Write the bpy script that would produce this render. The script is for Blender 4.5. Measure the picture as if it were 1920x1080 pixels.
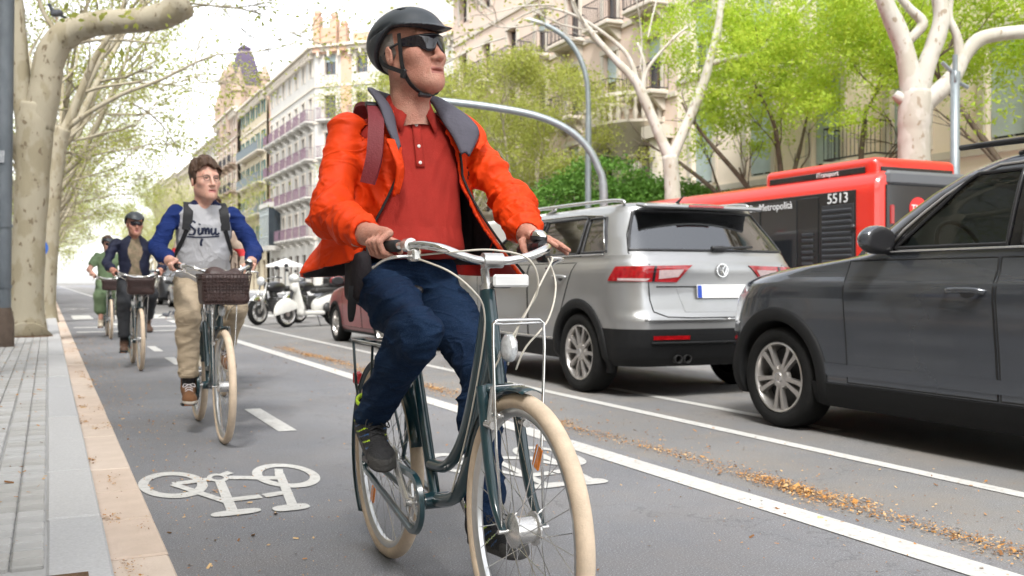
import bpy, bmesh, math, random
import numpy as np
from mathutils import Vector, Matrix, Euler
R = math.radians
for o in list(bpy.data.objects): bpy.data.objects.remove(o)
scn = bpy.context.scene
COL = scn.collection
random.seed(7); rng = np.random.default_rng(7)

# ---------------------------------------------------------------- camera
CAMH = 0.97
cam_d = bpy.data.cameras.new('camera'); cam = bpy.data.objects.new('camera', cam_d); COL.objects.link(cam)
cam_d.sensor_width = 36.0; cam_d.lens = 35.0
cam_d.clip_start = 0.05; cam_d.clip_end = 3000
cam.location = (0, 0, CAMH)
cam.rotation_euler = (R(90) - math.atan(10/1867.), 0, -math.atan(870/1867.))
cam_d.dof.use_dof = True; cam_d.dof.focus_distance = 2.9; cam_d.dof.aperture_fstop = 5.6
scn.camera = cam

# ---------------------------------------------------------------- sky, sun, exposure
w = bpy.data.worlds.new('World'); scn.world = w; w.use_nodes = True
nt = w.node_tree; nt.nodes.clear()
wo = nt.nodes.new('ShaderNodeOutputWorld'); bg = nt.nodes.new('ShaderNodeBackground')
sky = nt.nodes.new('ShaderNodeTexSky'); sky.sky_type = 'NISHITA'; sky.sun_disc = False
SUN_EL, SUN_AZ = R(54), R(208)      # azimuth clockwise from +Y
sky.sun_elevation = SUN_EL; sky.sun_rotation = SUN_AZ
sky.air_density = 1.0; sky.dust_density = 1.5; sky.ozone_density = 1.0
hs = nt.nodes.new('ShaderNodeHueSaturation'); hs.inputs['Saturation'].default_value = 0.16
nt.links.new(sky.outputs[0], hs.inputs['Color']); nt.links.new(hs.outputs[0], bg.inputs[0])
bg.inputs[1].default_value = 0.15
nt.links.new(bg.outputs[0], wo.inputs[0])
sd = bpy.data.lights.new('sun', 'SUN'); sd.energy = 1.5; sd.angle = R(14); sd.color = (1, .972, .93)
so = bpy.data.objects.new('sun', sd); COL.objects.link(so)
dvec = Vector((math.sin(SUN_AZ)*math.cos(SUN_EL), math.cos(SUN_AZ)*math.cos(SUN_EL), math.sin(SUN_EL)))
so.rotation_euler = dvec.to_track_quat('Z', 'Y').to_euler(); so.location = dvec*60
vs = scn.view_settings
vs.view_transform = 'Standard'; vs.look = 'None'; vs.gamma = 1.0; vs.use_curve_mapping = False
vs.exposure = 1.7
scn.render.engine = 'CYCLES'
cy = scn.cycles
cy.use_denoising = True; cy.max_bounces = 6; cy.diffuse_bounces = 3; cy.glossy_bounces = 3
cy.transmission_bounces = 4; cy.transparent_max_bounces = 8; cy.volume_bounces = 0
cy.use_adaptive_sampling = True; cy.adaptive_threshold = 0.02
cy.caustics_reflective = False; cy.caustics_refractive = False; cy.sample_clamp_indirect = 6

# ---------------------------------------------------------------- helpers
MATS = {}
def mat(name, col, rough=.6, metal=0., var=0., vscale=8., bump=0., bscale=60., coat=0., spec=.5, sss=0., trans=0., sheen=0., col2=None, stretch=(1, 1, 1), detail=5., alpha=1., emit=0., crease=0., cscale=9., cstretch=(1, 1, 2.2), flecks=None):
    """principled material; colour wanders between col and col2 (or a darker col) by object-space noise; fine bump"""
    if name in MATS: return MATS[name]
    m = bpy.data.materials.new(name); m.use_nodes = True; MATS[name] = m
    t = m.node_tree; b = t.nodes['Principled BSDF']
    c = (*col, 1)
    b.inputs['Base Color'].default_value = c; b.inputs['Roughness'].default_value = rough
    b.inputs['Metallic'].default_value = metal; b.inputs['Specular IOR Level'].default_value = spec
    if coat: b.inputs['Coat Weight'].default_value = coat; b.inputs['Coat Roughness'].default_value = .06
    if sss: b.inputs['Subsurface Weight'].default_value = sss; b.inputs['Subsurface Radius'].default_value = (.012, .004, .002); b.inputs['Subsurface Scale'].default_value = 1.
    if trans: b.inputs['Transmission Weight'].default_value = trans
    if sheen: b.inputs['Sheen Weight'].default_value = sheen; b.inputs['Sheen Roughness'].default_value = .5
    if emit: b.inputs['Emission Color'].default_value = c; b.inputs['Emission Strength'].default_value = emit
    b.inputs['Alpha'].default_value = alpha
    if var or bump or crease or flecks:
        tc = t.nodes.new('ShaderNodeTexCoord'); mp = t.nodes.new('ShaderNodeMapping'); mp.inputs['Scale'].default_value = stretch
        t.links.new(tc.outputs['Object'], mp.inputs['Vector'])
    if var:
        n = t.nodes.new('ShaderNodeTexNoise'); n.inputs['Scale'].default_value = vscale; n.inputs['Detail'].default_value = detail; n.inputs['Roughness'].default_value = .62
        t.links.new(mp.outputs[0], n.inputs['Vector'])
        mr = t.nodes.new('ShaderNodeMapRange'); mr.inputs[1].default_value = .3; mr.inputs[2].default_value = .7
        t.links.new(n.outputs['Fac'], mr.inputs[0])
        mx = t.nodes.new('ShaderNodeMix'); mx.data_type = 'RGBA'
        d = col2 if col2 else tuple(x*(1-var) for x in col)
        mx.inputs['A'].default_value = c; mx.inputs['B'].default_value = (*d, 1)
        t.links.new(mr.outputs[0], mx.inputs['Factor']); t.links.new(mx.outputs['Result'], b.inputs['Base Color'])
    if bump:
        n2 = t.nodes.new('ShaderNodeTexNoise'); n2.inputs['Scale'].default_value = bscale; n2.inputs['Detail'].default_value = 4
        t.links.new(mp.outputs[0], n2.inputs['Vector'])
        bp = t.nodes.new('ShaderNodeBump'); bp.inputs['Strength'].default_value = bump; bp.inputs['Distance'].default_value = .01
        t.links.new(n2.outputs['Fac'], bp.inputs['Height']); t.links.new(bp.outputs[0], b.inputs['Normal'])
    if crease:      # sharp cloth creases: thin ridges of a warped noise
        m2 = t.nodes.new('ShaderNodeMapping'); m2.inputs['Scale'].default_value = cstretch; t.links.new(tc.outputs['Object'], m2.inputs['Vector'])
        n3 = t.nodes.new('ShaderNodeTexNoise'); n3.inputs['Scale'].default_value = cscale; n3.inputs['Detail'].default_value = 2.5; n3.inputs['Distortion'].default_value = .6; t.links.new(m2.outputs[0], n3.inputs['Vector'])
        s1 = t.nodes.new('ShaderNodeMath'); s1.operation = 'SUBTRACT'; s1.inputs[1].default_value = .5; t.links.new(n3.outputs['Fac'], s1.inputs[0])
        s2 = t.nodes.new('ShaderNodeMath'); s2.operation = 'ABSOLUTE'; t.links.new(s1.outputs[0], s2.inputs[0])
        s3 = t.nodes.new('ShaderNodeMapRange'); s3.inputs[1].default_value = 0.; s3.inputs[2].default_value = .11; s3.inputs[3].default_value = 1.; s3.inputs[4].default_value = 0.; s3.interpolation_type = 'SMOOTHSTEP'; t.links.new(s2.outputs[0], s3.inputs[0])
        b3 = t.nodes.new('ShaderNodeBump'); b3.inputs['Strength'].default_value = crease; b3.inputs['Distance'].default_value = .012; t.links.new(s3.outputs[0], b3.inputs['Height'])
        if bump: t.links.new(bp.outputs[0], b3.inputs['Normal'])
        t.links.new(b3.outputs[0], b.inputs['Normal'])
    if flecks:      # fine thread or pore speckle over the colour
        fc, fs, fa = flecks; n4 = t.nodes.new('ShaderNodeTexNoise'); n4.inputs['Scale'].default_value = fs; n4.inputs['Detail'].default_value = 2; t.links.new(mp.outputs[0], n4.inputs['Vector'])
        r4 = t.nodes.new('ShaderNodeMapRange'); r4.inputs[1].default_value = .5; r4.inputs[2].default_value = .75; r4.inputs[4].default_value = fa; t.links.new(n4.outputs['Fac'], r4.inputs[0])
        x4 = t.nodes.new('ShaderNodeMix'); x4.data_type = 'RGBA'; x4.inputs['B'].default_value = (*fc, 1); t.links.new(r4.outputs[0], x4.inputs['Factor'])
        if b.inputs['Base Color'].links: t.links.new(b.inputs['Base Color'].links[0].from_socket, x4.inputs['A'])
        else: x4.inputs['A'].default_value = c
        t.links.new(x4.outputs['Result'], b.inputs['Base Color'])
    return m

def prop(o, label=None, cat=None, group=None, kind=None):
    if label: o['label'] = label
    if cat: o['category'] = cat
    if group: o['group'] = group
    if kind: o['kind'] = kind
    return o
def empty(name, loc=(0, 0, 0), rz=0, label=None, cat=None, group=None):
    o = bpy.data.objects.new(name, None); COL.objects.link(o); o.location = loc; o.rotation_euler = (0, 0, rz)
    o.empty_display_size = .1
    return prop(o, label, cat, group)
def link_mesh(name, me, m=None, parent=None, loc=None, rot=None):
    o = bpy.data.objects.new(name, me); COL.objects.link(o)
    if m is not None and not me.materials:
        for k in (m if isinstance(m, (list, tuple)) else [m]): me.materials.append(k)
    if parent is not None: o.parent = parent
    if loc is not None: o.location = loc
    if rot is not None: o.rotation_euler = rot
    return o
def raw_mesh(name, v, f, m=None, parent=None, smooth=False, mi=None, loc=None, rot=None):
    me = bpy.data.meshes.new(name)
    if isinstance(f, np.ndarray):
        v = np.asarray(v, np.float32); nf, k = f.shape
        me.vertices.add(len(v)); me.vertices.foreach_set('co', v.ravel())
        me.loops.add(nf*k); me.loops.foreach_set('vertex_index', f.astype(np.int32).ravel())
        me.polygons.add(nf); me.polygons.foreach_set('loop_start', np.arange(0, nf*k, k, dtype=np.int32))
        try: me.polygons.foreach_set('loop_total', np.full(nf, k, np.int32))
        except Exception: pass
        me.update(calc_edges=True)
    else:
        me.from_pydata([tuple(map(float, p)) for p in v], [], [tuple(map(int, q)) for q in f]); me.update()
    if mi is not None: me.polygons.foreach_set('material_index', np.asarray(mi, np.int32))
    if smooth: me.polygons.foreach_set('use_smooth', np.ones(len(me.polygons), bool))
    me.update()
    return link_mesh(name, me, m, parent, loc, rot)
def copy_tree(o, parent=None, **kw):
    c = o.copy(); COL.objects.link(c); c.parent = parent
    for ch in o.children: copy_tree(ch, c)
    return c
def sharp(o, deg=35):
    me = o.data
    me.polygons.foreach_set('use_smooth', np.ones(len(me.polygons), bool))
    bm = bmesh.new(); bm.from_mesh(me); lim = R(deg)
    for e in bm.edges:
        if len(e.link_faces) == 2:
            if e.link_faces[0].normal.angle(e.link_faces[1].normal, 0) > lim: e.smooth = False
        else: e.smooth = False
    bm.to_mesh(me); bm.free(); return o

class MB:
    """mesh collector"""
    def __init__(s): s.v = []; s.f = []; s.m = []
    def add(s, v, f, m=0):
        b = len(s.v); s.v += [tuple(map(float, p)) for p in v]; s.f += [tuple(b+i for i in q) for q in f]; s.m += [m]*len(f); return s
    def quad(s, a, b, c, d, m=0): return s.add([a, b, c, d], [(0, 1, 2, 3)], m)
    def box(s, c, d, rot=None, m=0, bev=0.):
        hx, hy, hz = d[0]/2, d[1]/2, d[2]/2; M = rot if rot is not None else Matrix.Identity(3); c = Vector(c)
        if bev <= 0:
            P = [c + M @ Vector((x*hx, y*hy, z*hz)) for z in (-1, 1) for x, y in ((-1, -1), (1, -1), (1, 1), (-1, 1))]
            return s.add(P, [(3, 2, 1, 0), (4, 5, 6, 7), (0, 1, 5, 4), (1, 2, 6, 5), (2, 3, 7, 6), (3, 0, 4, 7)], m)
        b = min(bev, hx*.98, hy*.98, hz*.98)
        P = []; idx = {}
        for sx in (-1, 1):
            for sy in (-1, 1):
                for sz in (-1, 1):
                    for k in range(3):
                        q = [sx*(hx-b), sy*(hy-b), sz*(hz-b)]; q[k] = (sx*hx, sy*hy, sz*hz)[k]
                        idx[sx, sy, sz, k] = len(P); P.append(c + M @ Vector(q))
        F = []
        for k in range(3):
            for sg in (-1, 1):
                i, j = [q for q in range(3) if q != k]
                r = []
                for a, bb in ((-1, -1), (1, -1), (1, 1), (-1, 1)):
                    t = [0, 0, 0]; t[k] = sg; t[i] = a; t[j] = bb; r.append(idx[(*t, k)])
                flip = (sg < 0) ^ (k == 1)
                F.append(tuple(r[::-1] if flip else r))
        for k in range(3):
            i, j = [q for q in range(3) if q != k]
            for a in (-1, 1):
                for bb in (-1, 1):
                    def g(tk, ax):
                        t = [0, 0, 0]; t[k] = tk; t[i] = a; t[j] = bb; return idx[(*t, ax)]
                    r = [g(-1, i), g(1, i), g(1, j), g(-1, j)]
                    F.append(tuple(r))
        for sx in (-1, 1):
            for sy in (-1, 1):
                for sz in (-1, 1):
                    F.append((idx[sx, sy, sz, 0], idx[sx, sy, sz, 1], idx[sx, sy, sz, 2]))
        # orient outward
        G = []
        for q in F:
            p = [P[i] for i in q]; n = (p[1]-p[0]).cross(p[2]-p[0]); ce = sum(p, Vector())/len(p) - c
            G.append(q if n.dot(ce) >= 0 else q[::-1])
        return s.add(P, G, m)
    def tube(s, pts, r, n=8, m=0, cap=True, sq=None):
        """tube along pts, r number or list; sq: (a,b) ellipse factors"""
        pts = [Vector(p) for p in pts]; k = len(pts)
        rs = list(r) if hasattr(r, '__len__') else [r]*k
        T = []
        for i in range(k):
            d = pts[min(i+1, k-1)] - pts[max(i-1, 0)]
            T.append(d.normalized() if d.length > 1e-9 else Vector((0, 0, 1)))
        up = Vector((0, 0, 1)) if abs(T[0].z) < .9 else Vector((0, 1, 0))
        N = T[0].cross(up).normalized()
        V = []
        for i in range(k):
            if i:
                q = T[i-1].rotation_difference(T[i]); N = (q @ N); N = (N - T[i]*N.dot(T[i])).normalized()
            B = T[i].cross(N)
            a, b = sq if sq else (1, 1)
            for j in range(n):
                t = 2*math.pi*j/n; V.append(pts[i] + N*(math.cos(t)*rs[i]*a) + B*(math.sin(t)*rs[i]*b))
        F = [(i*n+j, i*n+(j+1) % n, (i+1)*n+(j+1) % n, (i+1)*n+j) for i in range(k-1) for j in range(n)]
        if cap: F += [tuple(range(n-1, -1, -1)), tuple((k-1)*n+j for j in range(n))]
        return s.add(V, F, m)
    def cyl(s, a, b, r, n=12, m=0, r2=None): return s.tube([a, b], [r, r if r2 is None else r2], n, m)
    def lathe(s, c, axis, prof, n=24, m=0, closed=False):
        """prof: list of (radius, height along axis)"""
        ax = Vector(axis).normalized(); u = ax.orthogonal().normalized(); v = ax.cross(u); c = Vector(c)
        V = [c + ax*h + (u*math.cos(2*math.pi*j/n) + v*math.sin(2*math.pi*j/n))*r for r, h in prof for j in range(n)]
        k = len(prof); K = k if closed else k-1
        F = [(i*n+j, i*n+(j+1) % n, ((i+1) % k)*n+(j+1) % n, ((i+1) % k)*n+j) for i in range(K) for j in range(n)]
        return s.add(V, F, m)
    def prism(s, poly, h0, h1, fn=None, m=0):
        """poly (a,b) list extruded between h0,h1; fn(a,b,h)->xyz"""
        fn = fn or (lambda a, b, h: (a, b, h)); n = len(poly)
        V = [fn(a, b, h0) for a, b in poly] + [fn(a, b, h1) for a, b in poly]
        F = [tuple(range(n-1, -1, -1)), tuple(range(n, 2*n))] + [(i, (i+1) % n, n+(i+1) % n, n+i) for i in range(n)]
        return s.add(V, F, m)
    def sphere(s, c, r, n=12, k=8, m=0):
        rr = r if hasattr(r, '__len__') else (r, r, r); c = Vector(c)
        V = [c+Vector((0, 0, -rr[2]))]
        for i in range(1, k):
            a = -math.pi/2 + math.pi*i/k
            for j in range(n):
                t = 2*math.pi*j/n; V.append(c+Vector((rr[0]*math.cos(a)*math.cos(t), rr[1]*math.cos(a)*math.sin(t), rr[2]*math.sin(a))))
        V.append(c+Vector((0, 0, rr[2])))
        F = [(0, 1+(j+1) % n, 1+j) for j in range(n)]
        for i in range(k-2):
            F += [(1+i*n+j, 1+i*n+(j+1) % n, 1+(i+1)*n+(j+1) % n, 1+(i+1)*n+j) for j in range(n)]
        L = len(V)-1; b = 1+(k-2)*n
        F += [(b+j, b+(j+1) % n, L) for j in range(n)]
        return s.add(V, F, m)
    def grid(s, P, m=0, wrap=False):
        """P[i][j] points"""
        a = len(P); b = len(P[0]); V = [p for r in P for p in r]
        F = [(i*b+j, i*b+(j+1) % b, (i+1)*b+(j+1) % b, (i+1)*b+j) for i in range(a-1) for j in range(b if wrap else b-1)]
        return s.add(V, F, m)
    def build(s, name, m=None, parent=None, smooth=False, loc=None, rot=None, auto=None):
        o = raw_mesh(name, s.v, s.f, m, parent, smooth, s.m if any(s.m) else None, loc, rot)
        if auto: sharp(o, auto)
        return o
def rotm(rx=0, ry=0, rz=0): return Euler((rx, ry, rz)).to_matrix()
def spline(pts, n=8):
    """Catmull-Rom through points"""
    P = [Vector(p) for p in pts]; out = []
    for i in range(len(P)-1):
        p0, p1, p2, p3 = P[max(i-1, 0)], P[i], P[i+1], P[min(i+2, len(P)-1)]
        for k in range(n):
            t = k/n; out.append(.5*((2*p1)+(p2-p0)*t+(2*p0-5*p1+4*p2-p3)*t*t+(3*p1-p0-3*p2+p3)*t**3))
    out.append(P[-1]); return out
def interp(keys, t):
    k = [a for a, b in keys]; return float(np.interp(t, k, [b for a, b in keys]))

# ---------------------------------------------------------------- signed distance bodies
_T = np.random.default_rng(99).uniform(-1, 1, 64*64*64).astype(np.float32)
def vnoise(p):
    p = np.asarray(p, np.float32); i = np.floor(p); f = p-i; i = i.astype(np.int32); f = f*f*(3-2*f)
    x0 = (i[:, 0] & 63) << 12; x1 = ((i[:, 0]+1) & 63) << 12; y0 = (i[:, 1] & 63) << 6; y1 = ((i[:, 1]+1) & 63) << 6; z0 = i[:, 2] & 63; z1 = (i[:, 2]+1) & 63
    fx, fy, fz = f[:, 0], f[:, 1], f[:, 2]
    def l(a, b, t): return a+(b-a)*t
    return l(l(l(_T[x0+y0+z0], _T[x1+y0+z0], fx), l(_T[x0+y1+z0], _T[x1+y1+z0], fx), fy), l(l(_T[x0+y0+z1], _T[x1+y0+z1], fx), l(_T[x0+y1+z1], _T[x1+y1+z1], fx), fy), fz)
def A(*x): return np.array(x, float)
def cone(a, b, r1, r2, sc=None, rot=None):
    """tapered capsule, optional anisotropic squash (sc in world or rotated axes)"""
    a = A(*a); b = A(*b)
    def f(p):
        ab = b-a; t = np.clip(((p-a) @ ab)/max(ab @ ab, 1e-9), 0, 1)
        q = p-a-t[:, None]*ab
        if sc is not None:
            if rot is not None: q = q @ rot
            q = q/A(*sc)
            return (np.sqrt((q*q).sum(1)) - (r1+(r2-r1)*t))*min(sc)
        return np.sqrt((q*q).sum(1)) - (r1+(r2-r1)*t)
    return f
def ell(c, r, rot=None):
    c = A(*c); r = A(*r)
    def f(p):
        q = p-c
        if rot is not None: q = q @ rot
        k0 = np.sqrt(((q/r)**2).sum(1)); k1 = np.sqrt(((q/(r*r))**2).sum(1))
        return k0*(k0-1)/np.maximum(k1, 1e-9)
    return f
def rbox(c, h, rad, rot=None):
    c = A(*c); h = A(*h)
    def f(p):
        q = p-c
        if rot is not None: q = q @ rot
        d = np.abs(q)-(h-rad)
        return np.sqrt((np.maximum(d, 0)**2).sum(1))+np.minimum(d.max(1), 0)-rad
    return f
def smin(a, b, k):
    if k <= 0: return np.minimum(a, b)
    h = np.clip(.5+.5*(b-a)/k, 0, 1); return b+(a-b)*h-k*h*(1-h)
def union(fs, k=.02):
    def f(p):
        d = fs[0](p)
        for g in fs[1:]: d = smin(d, g(p), k)
        return d
    return f
def cut(f, g, k=.005): return lambda p: -smin(-f(p), g(p), k)
def chain(pts, rs, k=.02, sc=None): return union([cone(pts[i], pts[i+1], rs[i], rs[i+1], sc) for i in range(len(pts)-1)], k)
def mesh_sdf(f, lo, hi, h):
    """dense surface nets with sparse evaluation -> verts, quads"""
    lo = A(*lo); hi = A(*hi); n = np.maximum(np.ceil((hi-lo)/h).astype(int)+1, 4); B = 6
    nb = (n+B-1)//B
    cs = [lo[i]+(np.arange(nb[i])*B+B/2-.5)*h for i in range(3)]
    C = np.stack(np.meshgrid(*cs, indexing='ij'), -1).reshape(-1, 3)
    dc = f(C); near = np.abs(dc) < B*h*1.25
    vol = np.repeat(np.repeat(np.repeat(dc.reshape(nb).astype(np.float32), B, 0), B, 1), B, 2)
    off = np.stack(np.meshgrid(*[np.arange(B)]*3, indexing='ij'), -1).reshape(-1, 3)
    bi = np.stack(np.unravel_index(np.nonzero(near)[0], nb), -1)*B
    for s in range(0, len(bi), 900):
        I = (bi[s:s+900, None, :]+off[None]).reshape(-1, 3)
        vol[I[:, 0], I[:, 1], I[:, 2]] = f(lo+I*h)
    sg = vol < 0
    a = sg[:-1, :-1, :-1].astype(np.int8)
    cnt = np.zeros(a.shape, np.int8)
    for dx in (0, 1):
        for dy in (0, 1):
            for dz in (0, 1): cnt += sg[dx:dx+a.shape[0], dy:dy+a.shape[1], dz:dz+a.shape[2]]
    act = (cnt > 0) & (cnt < 8); ci = np.argwhere(act)
    vid = np.full(act.shape, -1, np.int64); vid[act] = np.arange(len(ci))
    acc = np.zeros((len(ci), 3)); num = np.zeros(len(ci))
    cor = [(x, y, z) for x in (0, 1) for y in (0, 1) for z in (0, 1)]
    val = {c: vol[ci[:, 0]+c[0], ci[:, 1]+c[1], ci[:, 2]+c[2]] for c in cor}
    for c in cor:
        for ax in range(3):
            if c[ax]: continue
            d = list(c); d[ax] = 1; d = tuple(d); va, vb = val[c], val[d]
            x = (va < 0) != (vb < 0); t = np.where(x, va/np.where(x, va-vb, 1), 0)
            P = np.tile(A(*c), (len(ci), 1)); P[:, ax] += t
            acc += P*x[:, None]; num += x
    V = lo+(ci+acc/num[:, None])*h
    Q = []
    for ax in range(3):
        u, v = (ax+1) % 3, (ax+2) % 3
        s0 = [slice(1, -1)]*3; s0[ax] = slice(0, -1); s1 = list(s0); s1[ax] = slice(1, None)
        X = sg[tuple(s0)] != sg[tuple(s1)]
        e = np.argwhere(X)+np.array([0 if k == ax else 1 for k in range(3)])
        if not len(e): continue
        ins = sg[e[:, 0], e[:, 1], e[:, 2]]
        def g(du, dv):
            q = e.copy(); q[:, u] += du; q[:, v] += dv; return vid[q[:, 0], q[:, 1], q[:, 2]]
        q = np.stack([g(-1, -1), g(0, -1), g(0, 0), g(-1, 0)], 1)
        q[~ins] = q[~ins][:, ::-1]; Q.append(q)
    Q = np.concatenate(Q); Q = Q[(Q >= 0).all(1)]
    return V, Q
def relax(V, Q, it=2, lam=.5):
    for _ in range(it):
        S = np.zeros_like(V); N = np.zeros(len(V))
        for i in range(4):
            a, b = Q[:, i], Q[:, (i+1) % 4]
            np.add.at(S, a, V[b]); np.add.at(S, b, V[a]); np.add.at(N, a, 1); np.add.at(N, b, 1)
        V = V+lam*(S/np.maximum(N, 1)[:, None]-V)
    return V
def sdf_obj(name, f, lo, hi, h, m, parent=None, pick=None, it=2, xf=None, post=None):
    """pick(centres, normals)->material index; xf: 4x4 applied after meshing"""
    V, Q = mesh_sdf(f, lo, hi, h); V = relax(V, Q, it)
    if post is not None: V = post(V)
    mi = None
    if pick is not None:
        c = V[Q].mean(1); nn = np.cross(V[Q[:, 2]]-V[Q[:, 0]], V[Q[:, 3]]-V[Q[:, 1]]); nn /= np.maximum(np.linalg.norm(nn, axis=1), 1e-12)[:, None]
        mi = pick(c, nn)
    if xf is not None: V = V @ np.array(xf)[:3, :3].T + np.array(xf)[:3, 3]
    return raw_mesh(name, V, Q, m, parent, True, mi)
def rotz(p, a): c, s = math.cos(a), math.sin(a); return np.stack([p[:, 0]*c-p[:, 1]*s, p[:, 0]*s+p[:, 1]*c, p[:, 2]], 1)
# ---------------------------------------------------------------- bicycles (local frame: x = rider's left, y = backwards, z up)
M_TEAL = mat('teal_paint', (.009, .038, .048), .28, 0, .15, 30, coat=.8, spec=.5)
M_CREAM = mat('cream_rubber', (.68, .54, .40), .75, 0, .22, 25, bump=.25, bscale=300)
M_RIM = mat('brushed_aluminium', (.62, .62, .61), .32, .9, .12, 40)
M_CHROME = mat('polished_steel', (.72, .72, .71), .16, 1.0)
M_ALU = mat('satin_aluminium', (.66, .65, .63), .27, .85, .1, 20)
M_BLACK = mat('black_rubber', (.018, .018, .019), .55, 0, .3, 40, bump=.15, bscale=200)
M_BLKPL = mat('black_plastic', (.02, .02, .022), .38, 0, .2, 20)
M_CABLE = mat('cream_cable_housing', (.62, .58, .5), .45)
M_AMBER = mat('amber_reflector', (.95, .26, .01), .22, 0, .25, 90, coat=.6)
M_REDLENS = mat('red_lens', (.45, .012, .015), .15, 0, .2, 60, coat=.8)
M_LAMPGL = mat('clear_lamp_lens', (.75, .77, .78), .08, .3, .35, 120, coat=.6)
M_LEATHER = mat('brown_basket_leather', (.055, .028, .024), .5, 0, .4, 14, bump=.5, bscale=55)
M_WHITE_PL = mat('white_plastic', (.75, .75, .74), .4)
M_SADDLE = mat('saddle_vinyl', (.02, .018, .017), .45, bump=.2, bscale=90)
WR = .345; WT = .022
def make_wheel(name, parent, hub, rear=False):
    wh = empty(name, hub); wh.parent = parent
    rt = WR-WT
    MB().lathe((0, 0, 0), (1, 0, 0), [(rt+WT*1.02*math.cos(a), WT*math.sin(a)) for a in np.linspace(0, 2*math.pi, 15)[:-1]], 72, closed=True).build('tyre', M_CREAM, wh, True)
    ro = rt-WT+.006
    MB().lathe((0, 0, 0), (1, 0, 0), [(ro, -.0145), (ro+.001, .0145), (ro-.014, .0135), (ro-.022, .006), (ro-.022, -.006), (ro-.014, -.0135)], 64, closed=True).build('rim', M_RIM, wh, auto=40)
    sp = MB(); hr = .04 if not rear else .034; hw = .03
    for k in range(32):
        a = 2*math.pi*k/32; sgn = 1 if k % 2 else -1; b = a+(1 if (k//2) % 2 else -1)*.62
        sp.tube([(sgn*hw, hr*math.cos(b), hr*math.sin(b)), (sgn*.003, (ro-.02)*math.cos(a), (ro-.02)*math.sin(a))], .0013, 4, cap=False)
    sp.build('spokes', M_CHROME, wh)
    MB().lathe((0, 0, 0), (1, 0, 0), [(.001, -.07), (.006, -.07), (.006, -.044), (.02, -.043), (.038, -.036), (.044, -.032), (.044, -.027), (.035, -.024), (.034, .024), (.044, .027), (.044, .032), (.03, .04), (.006, .044), (.006, .07), (.001, .07)], 28).build('hub', M_ALU, wh, auto=30)
    MB().box((.012 if not rear else -.012, 0, 0), (.008, .035, .062), bev=.006).build('spoke_reflector', M_AMBER, wh, loc=(0, .13 if rear else -.055, -.15 if rear else .19), rot=(.4, 0, 0))
    return wh
RH = Vector((0, .19, WR)); FH = Vector((0, -.93, WR)); BBK = Vector((0, -.30, .295))
HT = Vector((0, -.705, .935)); HB = Vector((0, -.765, .72)); SC = Vector((0, -.115, .70)); SAD = Vector((0, -.03, .93))
BARL = [(0, -.735, 1.03), (.045, -.745, 1.03), (.10, -.757, 1.042), (.15, -.748, 1.060), (.184, -.70, 1.070), (.203, -.62, 1.072), (.226, -.50, 1.072), (.243, -.41, 1.070)]
CR_A = R(-45)          # crank angle: right pedal back-up
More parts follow.
